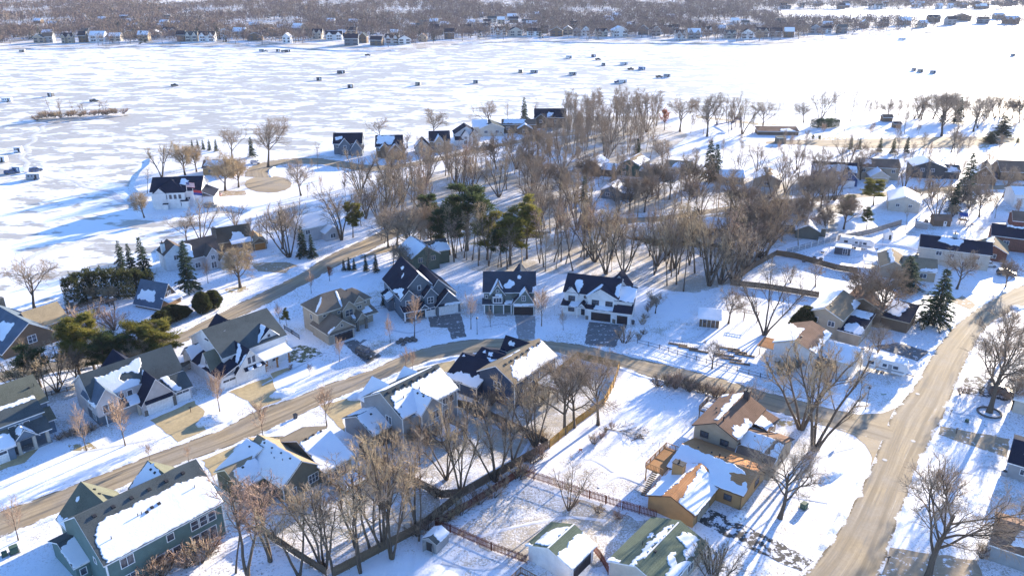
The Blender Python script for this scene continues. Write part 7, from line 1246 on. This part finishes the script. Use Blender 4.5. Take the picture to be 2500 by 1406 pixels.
for x, y, c, w, lab in ((833, 180, 'dark', 6, 'dark long ice house upper left of centre'), (779, 197, 'dark', 3.6, 'small dark ice house left of the long dark one'), (856, 215, 'dark', 3.6, 'square dark ice house below the long dark one'), (1021, 209, 'tan', 3.6, 'tan square ice house by itself at mid-lake'), (1161, 204, 'grey', 3.4, 'grey square ice house above the big lake-road trees'), (1271, 178, 'tan', 3.2, 'small tan ice house left of a grey one'), (1304, 179, 'grey', 6, 'grey long ice house right of the small tan one'), (1390, 143, 'white', 6, 'pale long ice house toward the far shore'), (1449, 140, 'dark', 4, 'dark ice house farthest of the right cluster'), (1473, 161, 'grey', 3.2, 'small grey ice house alone in the right cluster'), (1398, 184, 'grey', 5.6, 'low grey-white ice house left of the right cluster'), (1523, 159, 'white', 6.4, 'white long ice house in the right cluster'), (1567, 171, 'blue', 5.6, 'blue-grey ice house beside a dark pickup'), (1520, 203, 'white', 6, 'white wheeled ice house nearest the lakeside wood'), (1628, 189, 'grey', 5, 'tall grey ice house rightmost of the right cluster'), (2202, 99, 'white', 8, 'pale long ice house near the far right shore'), (2246, 177, 'tan', 4, 'tan ice house, middle of three at far right'), (2230, 174, 'grey', 2.8, 'tiny grey ice tent, left of three at far right'), (2277, 180, 'grey', 4, 'grey ice house, right of three at far right'), (2472, 138, 'grey', 3.2, 'small ice shelter close to the right edge'), (55, 128, 'tan', 5, 'tan ice house near the far shore at far left'), (640, 127, 'grey', 5, 'first ice house of the row under the far shore'), (680, 127, 'dark', 3.6, 'middle ice house of the row under the far shore'), (702, 128, 'dark', 5, 'last ice house of the row under the far shore'), (18, 249, 'white', 5.6, 'white ice house at the left edge of the lake'), (85, 438, 'grey', 5.4, 'grey ice house on a trailer at the left'), (45, 421, 'blue', 3.4, 'blue ice house just left of the trailer one'), (5, 395, 'white', 4.6, 'white ice house cut by the left edge'), (125, 236, 'dark', 3.2, 'small dark ice house above the islet'), (46, 372, 'white', 3, 'low pale ice tent above the blue ice house')):
    shack((x, y), c, lab, w, ang=FN.uniform(-.25, .25))
for k, x, y, a, c, lab in (('pickup', 427, 211, 10, 'black', 'dark pickup alone on the ice right of the islet'), ('pickup', 230, 249, 20, 'black', 'dark pickup on the ice behind the islet trees'), ('pickup', 898, 137, 10, 'black', 'dark pickup near the far shore, left of centre'), ('pickup', 649, 127, 0, 'grey', 'grey pickup in the row under the far shore'), ('suv', 693, 128, 0, 'grey', 'grey car in the row under the far shore'), ('pickup', 1460, 147, 15, 'black', 'dark pickup just below the farthest dark ice house'), ('pickup', 1540, 171, 5, 'black', 'dark pickup left of the blue-grey ice house'), ('pickup', 1609, 190, 8, 'black', 'dark pickup left of the tall grey ice house'), ('pickup', 1508, 203, 10, 'blue', 'blue pickup in front of the white wheeled ice house'), ('pickup', 28, 424, 20, 'blue', 'blue pickup left of the blue ice house'), ('suv', 88, 419, 40, 'blue', 'small blue car above the trailered ice house')):
    vehicle(k, (x, y), a, c, lab, 1.1, LAKEZ, 'vehicles on the ice')
def camper(px, ang, L, label, swoosh=True):
    e = empty('camper_trailer', P(*px), math.radians(ang), label, 'camper'); h, d = 3.3, 2.5; m = MB()
    prof = [(-L/2, .7), (L/2 - .9, .7), (L/2 - .2, 1.4), (L/2, 2.2), (L/2 - .5, h - .1), (L/2 - 1, h), (-L/2 + .2, h), (-L/2, h - .25)]
    m.loft([[(x, y, z) for x, z in prof] for y in (-d/2, d/2)], PT['white']); m.build('body', e)
    for u, w in ((-L * .32, 1.1), (-L * .02, .8), (L * .22, 1.0)): g = MB(); g.box(u - w/2, -d/2 - .03, 1.8, u + w/2, -d/2, 2.5, GLASS); g.build('window', e)
    g = MB(); g.box(-.38, -d/2 - .04, .75, .38, -d/2, 2.65, GREYTRIM); g.build('door', e, (L * .1, 0, 0)); g = MB()
    for i, (x0, x1, z) in enumerate(((-L*.45, L*.4, 1.15), (-L*.2, L*.42, 1.35))): g.box(x0, -d/2 - .012 - i*.004, z, x1, -d/2, z + .12, (GREYTRIM, BLACK)[i])
    g.add([(L/2 - .22, -d/2 + .2, 1.5), (L/2 - .22, d/2 - .2, 1.5), (L/2 + .0, d/2 - .2, 2.3), (L/2 + .0, -d/2 + .2, 2.3)], [(0, 1, 2, 3)], GREYTRIM); g.build('stripe', e); r = MB(); r.box(-L/2 + .25, -d/2 + .08, h + .004, L/2 - 1.1, d/2 - .08, h + .14, ROOFSNOW); r.build('snow_patch', e); r = MB(); r.box(-1.5, -.4, h + .15, -.8, .4, h + .42, WHITE); r.build('roof_vent', e)
    for x in (-.5, .5):
        for y in (-d/2 + .15, d/2 - .15): w = link('wheel', WHL[0], e, (x - .8, y, .36)); link('rim', WHL[1], w)
    t = MB(); t.bar((L/2 - .5, 0, .7), (L/2 + 1.2, 0, .6), .14, BLACK); t.bar((L/2 + 1, 0, 0), (L/2 + 1, 0, .8), .1, BLACK); t.build('tow_bar', e)
camper((2160, 908), -32, 9, 'white camper with grey stripes and snow on top beside the white split-level house'); camper((2090, 606), -24, 10, 'white travel trailer with dark stripes in the fenced yard')
mid('screen_hut', 'dark screened hut with flat snowy roof joined to the travel trailer', (2036, 620), -24, SHACKM['dark'], R_DARK, [(0, 0, 4.4, 2.4, 2.2, 2.5, 'f', {'kind': 'shed', 'ov': .1})], [(0, 'f', 3, .3, 1.2, 1.7)], [(0, 't')], cat='hut')
# covered boat between the farmhouse and the pale grey house
e = empty('covered_boat', P(430, 914), math.radians(42), 'boat under a tattered dark cover between the farmhouse and pale grey house', 'boat'); m = MB(); st = [(-3.2, 1.1, .5, 1.5), (-1.5, 1.2, .4, 1.55), (1, 1.15, .4, 1.7), (2.6, .7, .6, 1.85), (3.5, .08, 1.1, 1.95)]
m.loft([[(x, -w, zt), (x, -w * .7, zb), (x, w * .7, zb), (x, w, zt)] for x, w, zb, zt in st], SHACKM['tan']); m.build('hull', e)
m = MB(); m.loft([[(x, -w * 1.03, zt + .01), (x, -w * .4, zt + .4 + .2 * (i % 2)), (x, w * .4, zt + .45 - .15 * (i % 2)), (x, w * 1.03, zt + .01)] for i, (x, w, zb, zt) in enumerate(st)], plain('tarpaulin', (.10, .095, .08))); m.build('cover', e); m = MB(); m.bar((-2.5, 0, .35), (4.6, 0, .35), .14, BLACK); m.build('trailer', e)
for y in (-1, 1): link('wheel', WHL[0], e, (-1, y, .36))
# ------------------------------------------------------------------ small things
def simple(name, label, cat, px, parts, rz=0, group=None, z=0):
    e = empty(name, P(px[0], px[1], z), rz, label, cat, group)
    for n, f in parts: m = MB(); f(m); m.build(n, e)
    return e
LAMPGL = plain('lamp_glass', (.5, .5, .48), .3)
for px, yt, lab in (((2113, 998), 946, 'black street lamp at the corner of the two streets'), ((1165, 816), 776, 'thin black lawn lamp before the grey-green house')):
    H = hgt(px[0], px[1], yt); simple('street_lamp', lab, 'street lamp', px, [('pole', lambda m: (m.tube([(0, 0, 0), (0, 0, .5), (0, 0, H - .4)], [.11, .07, .05], BLACK, 8))), ('lantern', lambda m: m.loft([[(a * s, b * s, z) for a, b in ((-1, -1), (1, -1), (1, 1), (-1, 1))] for s, z in ((.1, H - .4), (.2, H - .1), (.22, H), (.04, H + .22))], BLACK)), ('lamp_glass', lambda m: m.box(-.14, -.14, H - .36, .14, .14, H - .13, LAMPGL))])
simple('street_sign', 'blank green street name sign on a thin pole at the corner', 'sign', (2152, 990), [('pole', lambda m: m.tube([(0, 0, 0), (0, 0, 2.7)], .03, GREYTRIM, 6)), ('sign_plate', lambda m: m.box(-.5, -.015, 2.5, .5, .015, 2.7, plain('sign_green', (.03, .12, .06))))])
def mailbox(px, lab, rz): simple('mailbox', lab, 'mailbox', px, [('post', lambda m: m.box(-.05, -.05, 0, .05, .05, 1.05, OLDWOOD)), ('box', lambda m: m.loft([[(x, .12 * math.cos(a), 1.1 + .12 * math.sin(a)) for a in [i * PI / 5 for i in range(6)]] + [] for x in (-.28, .28)], BLACK)), ('flag', lambda m: m.box(.1, .13, 1.1, .13, .15, 1.3, PT['red']))], rz)
mailbox((2320, 1014), 'dark mailbox at the snowbank across the road, upper one', .4); mailbox((2334, 1058), 'dark mailbox by the tan driveway across the road', .4); mailbox((2167, 1374), 'dark mailbox at the bottom right road edge', .4); mailbox((466, 1006), 'mailbox with post at the pale grey house driveway', .8)
simple('trash_bin', 'dark wheeled bin standing at the kerb in front of the olive-grey house', 'bin', (722, 1022), [('bin', lambda m: m.loft([[(-a, -b, z), (a, -b, z), (a, b, z), (-a, b, z)] for a, b, z in ((.24, .26, .1), (.32, .36, 1.0))], SHACKM['dark'])), ('lid', lambda m: m.box(-.34, -.38, 1.0, .34, .4, 1.08, BLACK)), ('wheel', lambda m: m.tube([(-.3, .3, .1), (.3, .3, .1)], .1, RUB, 8))], .8)
simple('trash_bin', 'dark bin beside the white house on the bend', 'bin', (1545, 792), [('bin', lambda m: m.loft([[(-a, -b, z), (a, -b, z), (a, b, z), (-a, b, z)] for a, b, z in ((.24, .26, .1), (.32, .36, 1.0))], SHACKM['dark'])), ('lid', lambda m: m.box(-.34, -.38, 1.0, .34, .4, 1.08, BLACK))], .3)
GRN = plain('utility_green', (.07, .12, .085)); 
for px, lab, s in (((1962, 1240), 'green utility box on the lawn below the street corner', 1.), ((36, 1348), 'green utility box on the snow at the bottom left', 1.1), ((12, 1356), 'smaller utility box left of the green one, bottom left', .7), ((2360, 1030), 'small green utility pedestal on the snow across the road', .6)):
    simple('utility_box', lab, 'utility box', px, [('cabinet', lambda m: m.box(-.5*s, -.45*s, .08, .5*s, .45*s, .95*s, GRN)), ('lid', lambda m: m.loft([[(-a, -b, z), (a, -b, z), (a, b, z), (-a, b, z)] for a, b, z in ((.54*s, .5*s, .95*s), (.5*s, .4*s, 1.08*s))], GRN)), ('base_pad', lambda m: m.box(-.65*s, -.6*s, 0, .65*s, .6*s, .08, GREYC))], .7)
for px, lab in (((2452, 1160), 'grey air conditioner beside the grey house cut by the right edge'), ((1762, 1108), 'air conditioner at the foot of the brown split-level house')):
    simple('air_conditioner', lab, 'air conditioner', px, [('casing', lambda m: m.box(-.42, -.42, .06, .42, .42, .85, GREYTRIM)), ('fan_grille', lambda m: m.tube([(0, 0, .85), (0, 0, .9)], .34, BLACK, 12))], .5)
for px, lab in (((2240, 962), 'round manhole cover high on the sunlit road'), ((2229, 1077), 'round manhole cover at the junction'), ((2160, 1123), 'round manhole cover lower on the sunlit road')):
    simple('manhole_cover', lab, 'manhole cover', px, [('cover', lambda m: m.tube([(0, 0, .06), (0, 0, .095)], .42, GREYTRIM, 18))])
# flags
def flagpole(px, yt, lab, flag):
    H = hgt(px[0], px[1], yt); e = simple('flagpole', lab, 'flagpole', px, [('pole', lambda m: m.tube([(0, 0, 0), (0, 0, H)], [.09, .05], WHITE, 8)), ('finial', lambda m: m.tube([(0, 0, H), (0, 0, H + .15)], [.09, .02], WHITE, 8))]); m = MB(); w, h, z1 = 3., 1.8, H - .3; RD = plain('flag_red', (.45, .04, .05)); BL = plain('flag_blue', (.04, .06, .22)); f = lambda u, v: (.06 + w * u, .18 * math.sin(u * 6) * u, z1 - h * (1 - v) - .25 * u)
    if flag:
        for i in range(13):
            for k in range(8):
                u0, u1 = k / 8, (k + 1) / 8; v0, v1 = i / 13, (i + 1) / 13; m.add([f(u0, v0), f(u1, v0), f(u1, v1), f(u0, v1)], [(0, 1, 2, 3)], BL if u1 <= .4 and v0 >= 6/13 - .01 else RD if i % 2 == 0 else WHITE)
        for r in range(5):
            for c in range(6):
                u, v = .03 + .06 * c, .5 + .1 * r; p = f(u, v); m.add([(p[0] + .05 * math.cos(a), p[1] - .012, p[2] + .05 * math.sin(a)) for a in [PI/2 + j * 2.513 for j in range(5)]], [(0, 1, 2, 3, 4)], WHITE)
    else:
        for k in range(8): u0, u1 = k / 8, (k + 1) / 8; m.add([f(u0, 0), f(u1, 0), f(u1, .5), f(u0, .5)], [(0, 1, 2, 3)], BL); m.add([f(u0, .5), f(u1, .5), f(u1, 1), f(u0, 1)], [(0, 1, 2, 3)], RD)
    m.build('flag', e)
flagpole((463, 508), 443, 'white flagpole flying a striped flag before the white lakeside house', True); flagpole((478, 510), 462, 'shorter white flagpole with a red and blue flag', False)
# rocks, brush, branch, piles
ROCK = stone('boulder_stone', (.17, .16, .15))
def rock(px, r, lab, grp):
    m = MB(); n = 9; rings = []
    for i in range(6):
        t = PI * i / 5; rings.append([(r * math.sin(t) * math.cos(a) * FN.uniform(.8, 1.15) + .001 * a, r * math.sin(t) * math.sin(a) * FN.uniform(.8, 1.1), -r * .65 * math.cos(t) + r * .45) for a in [2 * PI * j / n for j in range(n)]])
    m.loft(rings, ROCK); tag(m.build('boulder', None, P(*px), FN.uniform(0, 6)), lab, 'boulder', grp)
for i, (x, y) in enumerate(((972, 838), (980, 833), (988, 838), (994, 830), (1001, 834), (1008, 829), (984, 843), (1014, 833))): rock((x, y), FN.uniform(.45, .8), '%s boulder from the left in the rock pile on the slate house lawn' % ORD[i], 'boulders on the slate house lawn')
for i, (x, y) in enumerate(((1970, 632), (1988, 630), (2004, 634), (1995, 640), (1962, 640))): rock((x, y), FN.uniform(.4, .7), 'dark lump of stacked yard things, %s by the trailer fence' % ORD[i], 'dark lumps in the trailer yard')
def branch(px, L, label, rz, n=5, name='fallen_branch'):
    rg = np.random.default_rng(int(px[0])); b = grow(rg, L, [(n, .2, .7, .5, .06, -.01, .5, 7), (5, .2, .6, .5, .1, 0, .6, 4), (4, .2, .6, .5, .1, 0, .7, 3)], d0=(1, .1, .03), r0=.12); v, q = tubes_np(sum(b, []), 5); v[:, 2] = np.abs(v[:, 2]) * .4 + .03; o = link(name, np_mesh(name, v, [], BARK, q), None, P(*px), rz); tag(o, label, 'branch')
branch((1475, 1046), 7, 'fallen bare branch lying on the snow above the red picket fence', -.5, 9); branch((1542, 1075), 2.4, 'small twiggy branch lying right of the fallen one', .4, 6)
simple('garden_stake', 'small orange-red yard toy standing alone on the snow by the board fence', 'yard toy', (1417, 1104), [('stand', lambda m: (m.bar((-.35, 0, 0), (0, 0, .7), .07, PT['red']), m.bar((.35, 0, 0), (0, 0, .7), .07, PT['red']))), ('seat', lambda m: m.box(-.3, -.2, .55, .3, .2, .68, plain('toy_orange', (.55, .15, .05))))])
PILE = m_snow('snow_pile', .35, 1.4)
def pile(px, w, d, h, label, rz=0):
    m = MB(); n = 16; rings = []
    for k in range(6):
        t = k / 5; rings.append([(w * (1 - t) ** .7 * math.cos(a) * FN.uniform(.88, 1.12), d * (1 - t) ** .7 * math.sin(a) * FN.uniform(.88, 1.12), h * math.sin(t * PI / 2) * FN.uniform(.85, 1.1) - (.1 if k == 0 else 0)) for a in [2 * PI * j / n for j in range(n)]])
    m.loft(rings, PILE); tag(m.build('snow_pile', None, P(*px), rz, True), label, 'snow pile', 'shovelled snow piles')
for px, w, d, h, lab in (((520, 1026), 3.4, 2.2, 1.3, 'tall snow pile at the right end of the pale grey house driveway'), ((688, 962), 2.6, 1.6, .9, 'snow pile beside the farmhouse driveway'), ((905, 840), 2.8, 1.6, 1.0, 'snow pile behind the black car'), ((728, 660), 3.6, 2, 1.1, 'long snow pile at the end of the tan upper driveway'), ((718, 668), 2, 1.4, .8, 'smaller snow pile before the long one on the upper driveway'), ((1185, 872), 3, 1.6, .9, 'snow pile by the navy house driveway'), ((885, 965), 3.2, 1.8, 1.0, 'snow pile by the grey house driveway'), ((2190, 905), 2, 1.4, .8, 'snow pile at the camper driveway end'), ((2030, 1160), 3.4, 1.2, .7, 'low snow ridge on the corner lawn'), ((600, 1090), 2.4, 1.5, .9, 'snow pile at the olive-grey house driveway'), ((2480, 752), 2, 1.4, .7, 'snow pile inside the road curve'), ((1800, 1260), 2.2, 1.4, .7, 'snow heap beside the ochre garage door'), ((1700, 1246), 1.6, 1, .6, 'small snow heap behind the moss-green roof')): pile(px, w, d, h, lab, .6)
# vegetable garden
for i, (x, y) in enumerate(((1655, 842), (1680, 850), (1706, 858), (1782, 852), (1800, 860), (1818, 868), (1768, 868), (1786, 878), (1806, 888))):
    e = empty('garden_bed', P(x, y), -.35, '%s from the left of the dark trellised garden rows' % ORD[i], 'garden bed', 'vegetable garden rows'); m = MB(); m.box(-2.2, -.3, 0, 2.2, .3, .22, OLDWOOD); m.build('bed_frame', e); m = MB()
    for k in range(9): m.bar((-2 + k * .5, 0, .2), (-2 + k * .5 + FN.uniform(-.1, .1), FN.uniform(-.1, .1), FN.uniform(.7, 1.2)), .04, BARK)
    m.bar((-2, 0, .9), (2, 0, .9), .04, BARK); m.build('trellis', e)
m = MB(); [m.bar((x, y, 0), (x, y, 2.4), .14, OLDWOOD) for x in (-1.6, 1.6) for y in (-.7, .7)]; [m.bar((-2, y, 2.4), (2, y, 2.4), .12, OLDWOOD) for y in (-.7, .7)]; [m.bar((x, -1, 2.5), (x, 1, 2.5), .08, OLDWOOD) for x in (-1.8, -1.2, -.6, 0, .6, 1.2, 1.8)]; tag(m.build('arbor_frame', None, P(1832, 784), -.4), 'small timber arbor left of the huge vase-shaped tree', 'arbor')
# left terrace: pergola and stone pillars
e = empty('pergola', P(225, 768), .85, 'long timber pergola with open rafters on the left terrace', 'pergola')
for x in (-5, 0, 5):
    for y in (-1.6, 1.6): m = MB(); m.box(x - .12, y - .12, 0, x + .12, y + .12, 2.6, OLDWOOD); m.build('post', e)
m = MB(); [m.bar((-6, y, 2.65), (6, y, 2.65), .18, OLDWOOD) for y in (-1.6, 1.6)]; m.build('beam', e); m = MB(); [m.bar((x * .55, -2.4, 2.82), (x * .55, 2.4, 2.82), .1, OLDWOOD) for x in range(-10, 11)]; m.build('rafters', e)
for i, (x, y) in enumerate(((178, 752), (205, 742), (216, 736), (222, 741), (250, 737), (262, 742), (275, 743), (241, 765))): simple('stone_pillar', '%s snow-capped stone pillar from the left on the terrace' % ORD[i], 'pillar', (x, y), [('shaft', lambda m: m.box(-.4, -.4, 0, .4, .4, 1.7, W_STONE)), ('cap', lambda m: m.box(-.52, -.52, 1.7, .52, .52, 1.85, GREYC)), ('snow_patch', lambda m: m.box(-.46, -.46, 1.855, .46, .46, 2.0, ROOFSNOW))], .6, 'pillars on the terrace')
# playground, swing, trampoline
PBL = plain('play_blue', (.04, .08, .25))
simple('playground_slide', 'dark blue playground with sloping slide roof in the park', 'playground', (1776, 310), [('slide', lambda m: m.loft([[(-7, -1, .2), (-7, 1, .2), (-7, 1, .5), (-7, -1, .5)], [(4, -1, 3.2), (4, 1, 3.2), (4, 1, 3.5), (4, -1, 3.5)]], PBL)), ('tower', lambda m: [m.bar((x, y, 0), (x, y, 4.4), .2, BLACK) for x in (4, 6.4) for y in (-1.2, 1.2)]), ('roof', lambda m: m.loft([[(x, -1.8, 4.3), (x, 0, 5.4), (x, 1.8, 4.3)] for x in (3.4, 7)], PBL))], -.45)
simple('swing_set', 'thin metal swing frame on the snow beside the white playhouse', 'swing', (2140, 598), [('frame', lambda m: ([m.bar((x, y, 0), (x, 0, 2.3), .06, GREYTRIM) for x in (-1.6, 1.6) for y in (-.9, .9)], m.bar((-1.6, 0, 2.3), (1.6, 0, 2.3), .06, GREYTRIM))), ('swing', lambda m: (m.bar((-.4, 0, .5), (-.4, 0, 2.3), .02, BLACK), m.bar((.1, 0, .5), (.1, 0, 2.3), .02, BLACK), m.box(-.45, -.12, .46, .15, .12, .52, BLACK)))], -.3)
simple('wooden_playset', 'wooden play tower with ramp beside the barn shed', 'playset', (2348, 546), [('tower', lambda m: ([m.bar((x, y, 0), (x, y, 3), .14, CEDAR) for x in (-1, 1) for y in (-1, 1)], m.box(-1.1, -1.1, 1.3, 1.1, 1.1, 1.45, CEDAR))), ('roof', lambda m: m.loft([[(x, -1.4, 2.9), (x, 0, 3.8), (x, 1.4, 2.9)] for x in (-1.2, 1.2)], PBL)), ('ramp', lambda m: m.bar((1, 0, 1.4), (3.6, 0, .1), .8, CEDAR, .1))], -.3)
m = MB(); m.tube([(8.2 * math.cos(a), 5.2 * math.sin(a), .22) for a in [i * 2 * PI / 40 for i in range(41)]], .34, ROOFSNOW, 6, False); tag(m.build('snow_ring', None, P(2178, 612), -.3, True), 'low oval snow ring round a buried pool beside the cream long house', 'snow ring')
m = MB(); m.tube([(2.1 * math.cos(a), 2.1 * math.sin(a), .16) for a in [i * 2 * PI / 16 for i in range(17)]], .22, ROCK, 5, False); tag(m.build('tree_ring', None, P(2415, 1008)), 'ring of stones round the big bare tree across the road', 'stone ring')
simple('fire_pit', 'small round table-like fire pit in the trailer yard', 'fire pit', (2008, 618), [('bowl', lambda m: m.tube([(0, 0, .2), (0, 0, .6)], [.5, .65], BLACK, 12)), ('snow_patch', lambda m: m.tube([(0, 0, .605), (0, 0, .7)], [.6, .5], ROOFSNOW, 12))])
# bare and grassy patches
GRASS = m_paving('dormant_grass', (.13, .14, .07), .55); DRYG = m_paving('straw_grass', (.38, .29, .14), .5); WALK = m_paving('shovelled_walk', (.28, .28, .28), .25)
for px, mt, nm in (([(700, 852), (735, 842), (775, 852), (792, 868), (760, 874), (735, 886), (705, 884)], GRASS, 'lawn'), ([(1888, 1024), (1925, 1018), (1945, 1036), (1900, 1044)], DRYG, 'lawn'), ([(165, 1088), (215, 1080), (240, 1094), (180, 1104)], DRYG, 'lawn'), ([(545, 705), (600, 698), (610, 708), (560, 716)], DRYG, 'lawn'), ([(870, 838), (888, 826), (898, 830), (890, 842), (876, 852)], WALK, 'path'), ([(2290, 350), (2330, 345), (2420, 350), (2410, 362), (2320, 364)], DRYG, 'lawn'), ([(1960, 340), (2030, 335), (2100, 338), (2030, 344)], DRYG, 'lawn'), ([(1700, 282), (1850, 300), (1950, 306), (1850, 306), (1700, 288)], DRYG, 'lawn')):
    patch(nm, px, mt, .012, .5)

# ------------------------------------------------------------------ wheel tracks on the ice, foot trails in the yards
TRK = m_snow('packed_track', .0, 2.2); TRK.node_tree.nodes['Principled BSDF'].inputs['Roughness'].default_value = .5
def track(px, w, z, name, wig=.6):
    rr = random.Random(int(px[0][0])); l = smooth_line([P(*q, z) for q in px], 1.2); m = MB(); vs = []; ph = rr.uniform(0, 6)
    for i, p in enumerate(l):
        t = (l[min(i+1, len(l)-1)] - l[max(i-1, 0)]).normalized(); q = Vector((-t.y, t.x, 0)); c = p + q * wig * math.sin(i * .31 + ph)
        for k in (-.5, -.2, .2, .5): vs.append(c + q * w * (k + rr.uniform(-.1, .1)) + Vector((0, 0, .012 if abs(k) == .5 else .05 if name == 'ice_track' else rr.uniform(.014, .07))))
    m.add(vs, [(i*4+k, i*4+k+1, (i+1)*4+k+1, (i+1)*4+k) for i in range(len(l)-1) for k in range(3)], TRKI if name == 'ice_track' else TRKF); tag(m.build(name, smooth=True), kind='structure')
TRKI = m_paving('ice_track_snow', (.60, .60, .61)); TRKF = m_paving('foot_trail_snow', (.66, .67, .70))
for px in ([(-60, 470), (30, 440), (120, 432), (260, 470), (330, 505)], [(85, 440), (60, 380), (120, 300), (230, 255), (425, 215)], [(300, 560), (180, 590), (60, 640), (-40, 700)], [(427, 214), (620, 205), (780, 200), (856, 217), (1021, 212), (1161, 206), (1300, 181), (1400, 186), (1520, 205), (1625, 192)], [(833, 182), (900, 140), (960, 128)], [(1567, 173), (1525, 161), (1450, 143), (1390, 145)], [(640, 290), (560, 240), (430, 214)], [(1660, 262), (1640, 230), (1610, 194)], [(1780, 275), (1900, 230), (2100, 200), (2240, 180), (2380, 175), (2600, 165)], [(2246, 180), (2230, 140), (2204, 102)]):
    track(px, 2.4, LAKEZ, 'ice_track', 1.2)
for px in ([(1180, 1170), (1260, 1120), (1300, 1060)], [(1500, 1150), (1440, 1120), (1380, 1150), (1330, 1170)], [(1590, 1190), (1510, 1160), (1460, 1190)], [(950, 1250), (1010, 1200), (1060, 1180)], [(760, 1270), (850, 1290), (930, 1250)], [(1150, 1320), (1250, 1290), (1380, 1260), (1480, 1270)], [(1080, 1370), (1180, 1390), (1240, 1380)], [(1620, 870), (1700, 830), (1730, 800)], [(1990, 620), (2080, 630), (2160, 600), (2240, 570)], [(1960, 1160), (2010, 1110), (2080, 1090)], [(1860, 1180), (1930, 1210), (2020, 1230)], [(2340, 1180), (2400, 1140), (2450, 1150)], [(2330, 1010), (2400, 1020), (2460, 1035)], [(640, 940), (720, 900), (790, 860)], [(1180, 800), (1230, 790), (1260, 800)], [(930, 800), (1000, 815), (1040, 805)], [(560, 690), (620, 680), (700, 672)], [(1800, 690), (1880, 680), (1960, 700)], [(180, 1110), (280, 1090), (370, 1070)]):
    track(px, .7, 0, 'foot_trail', .35)
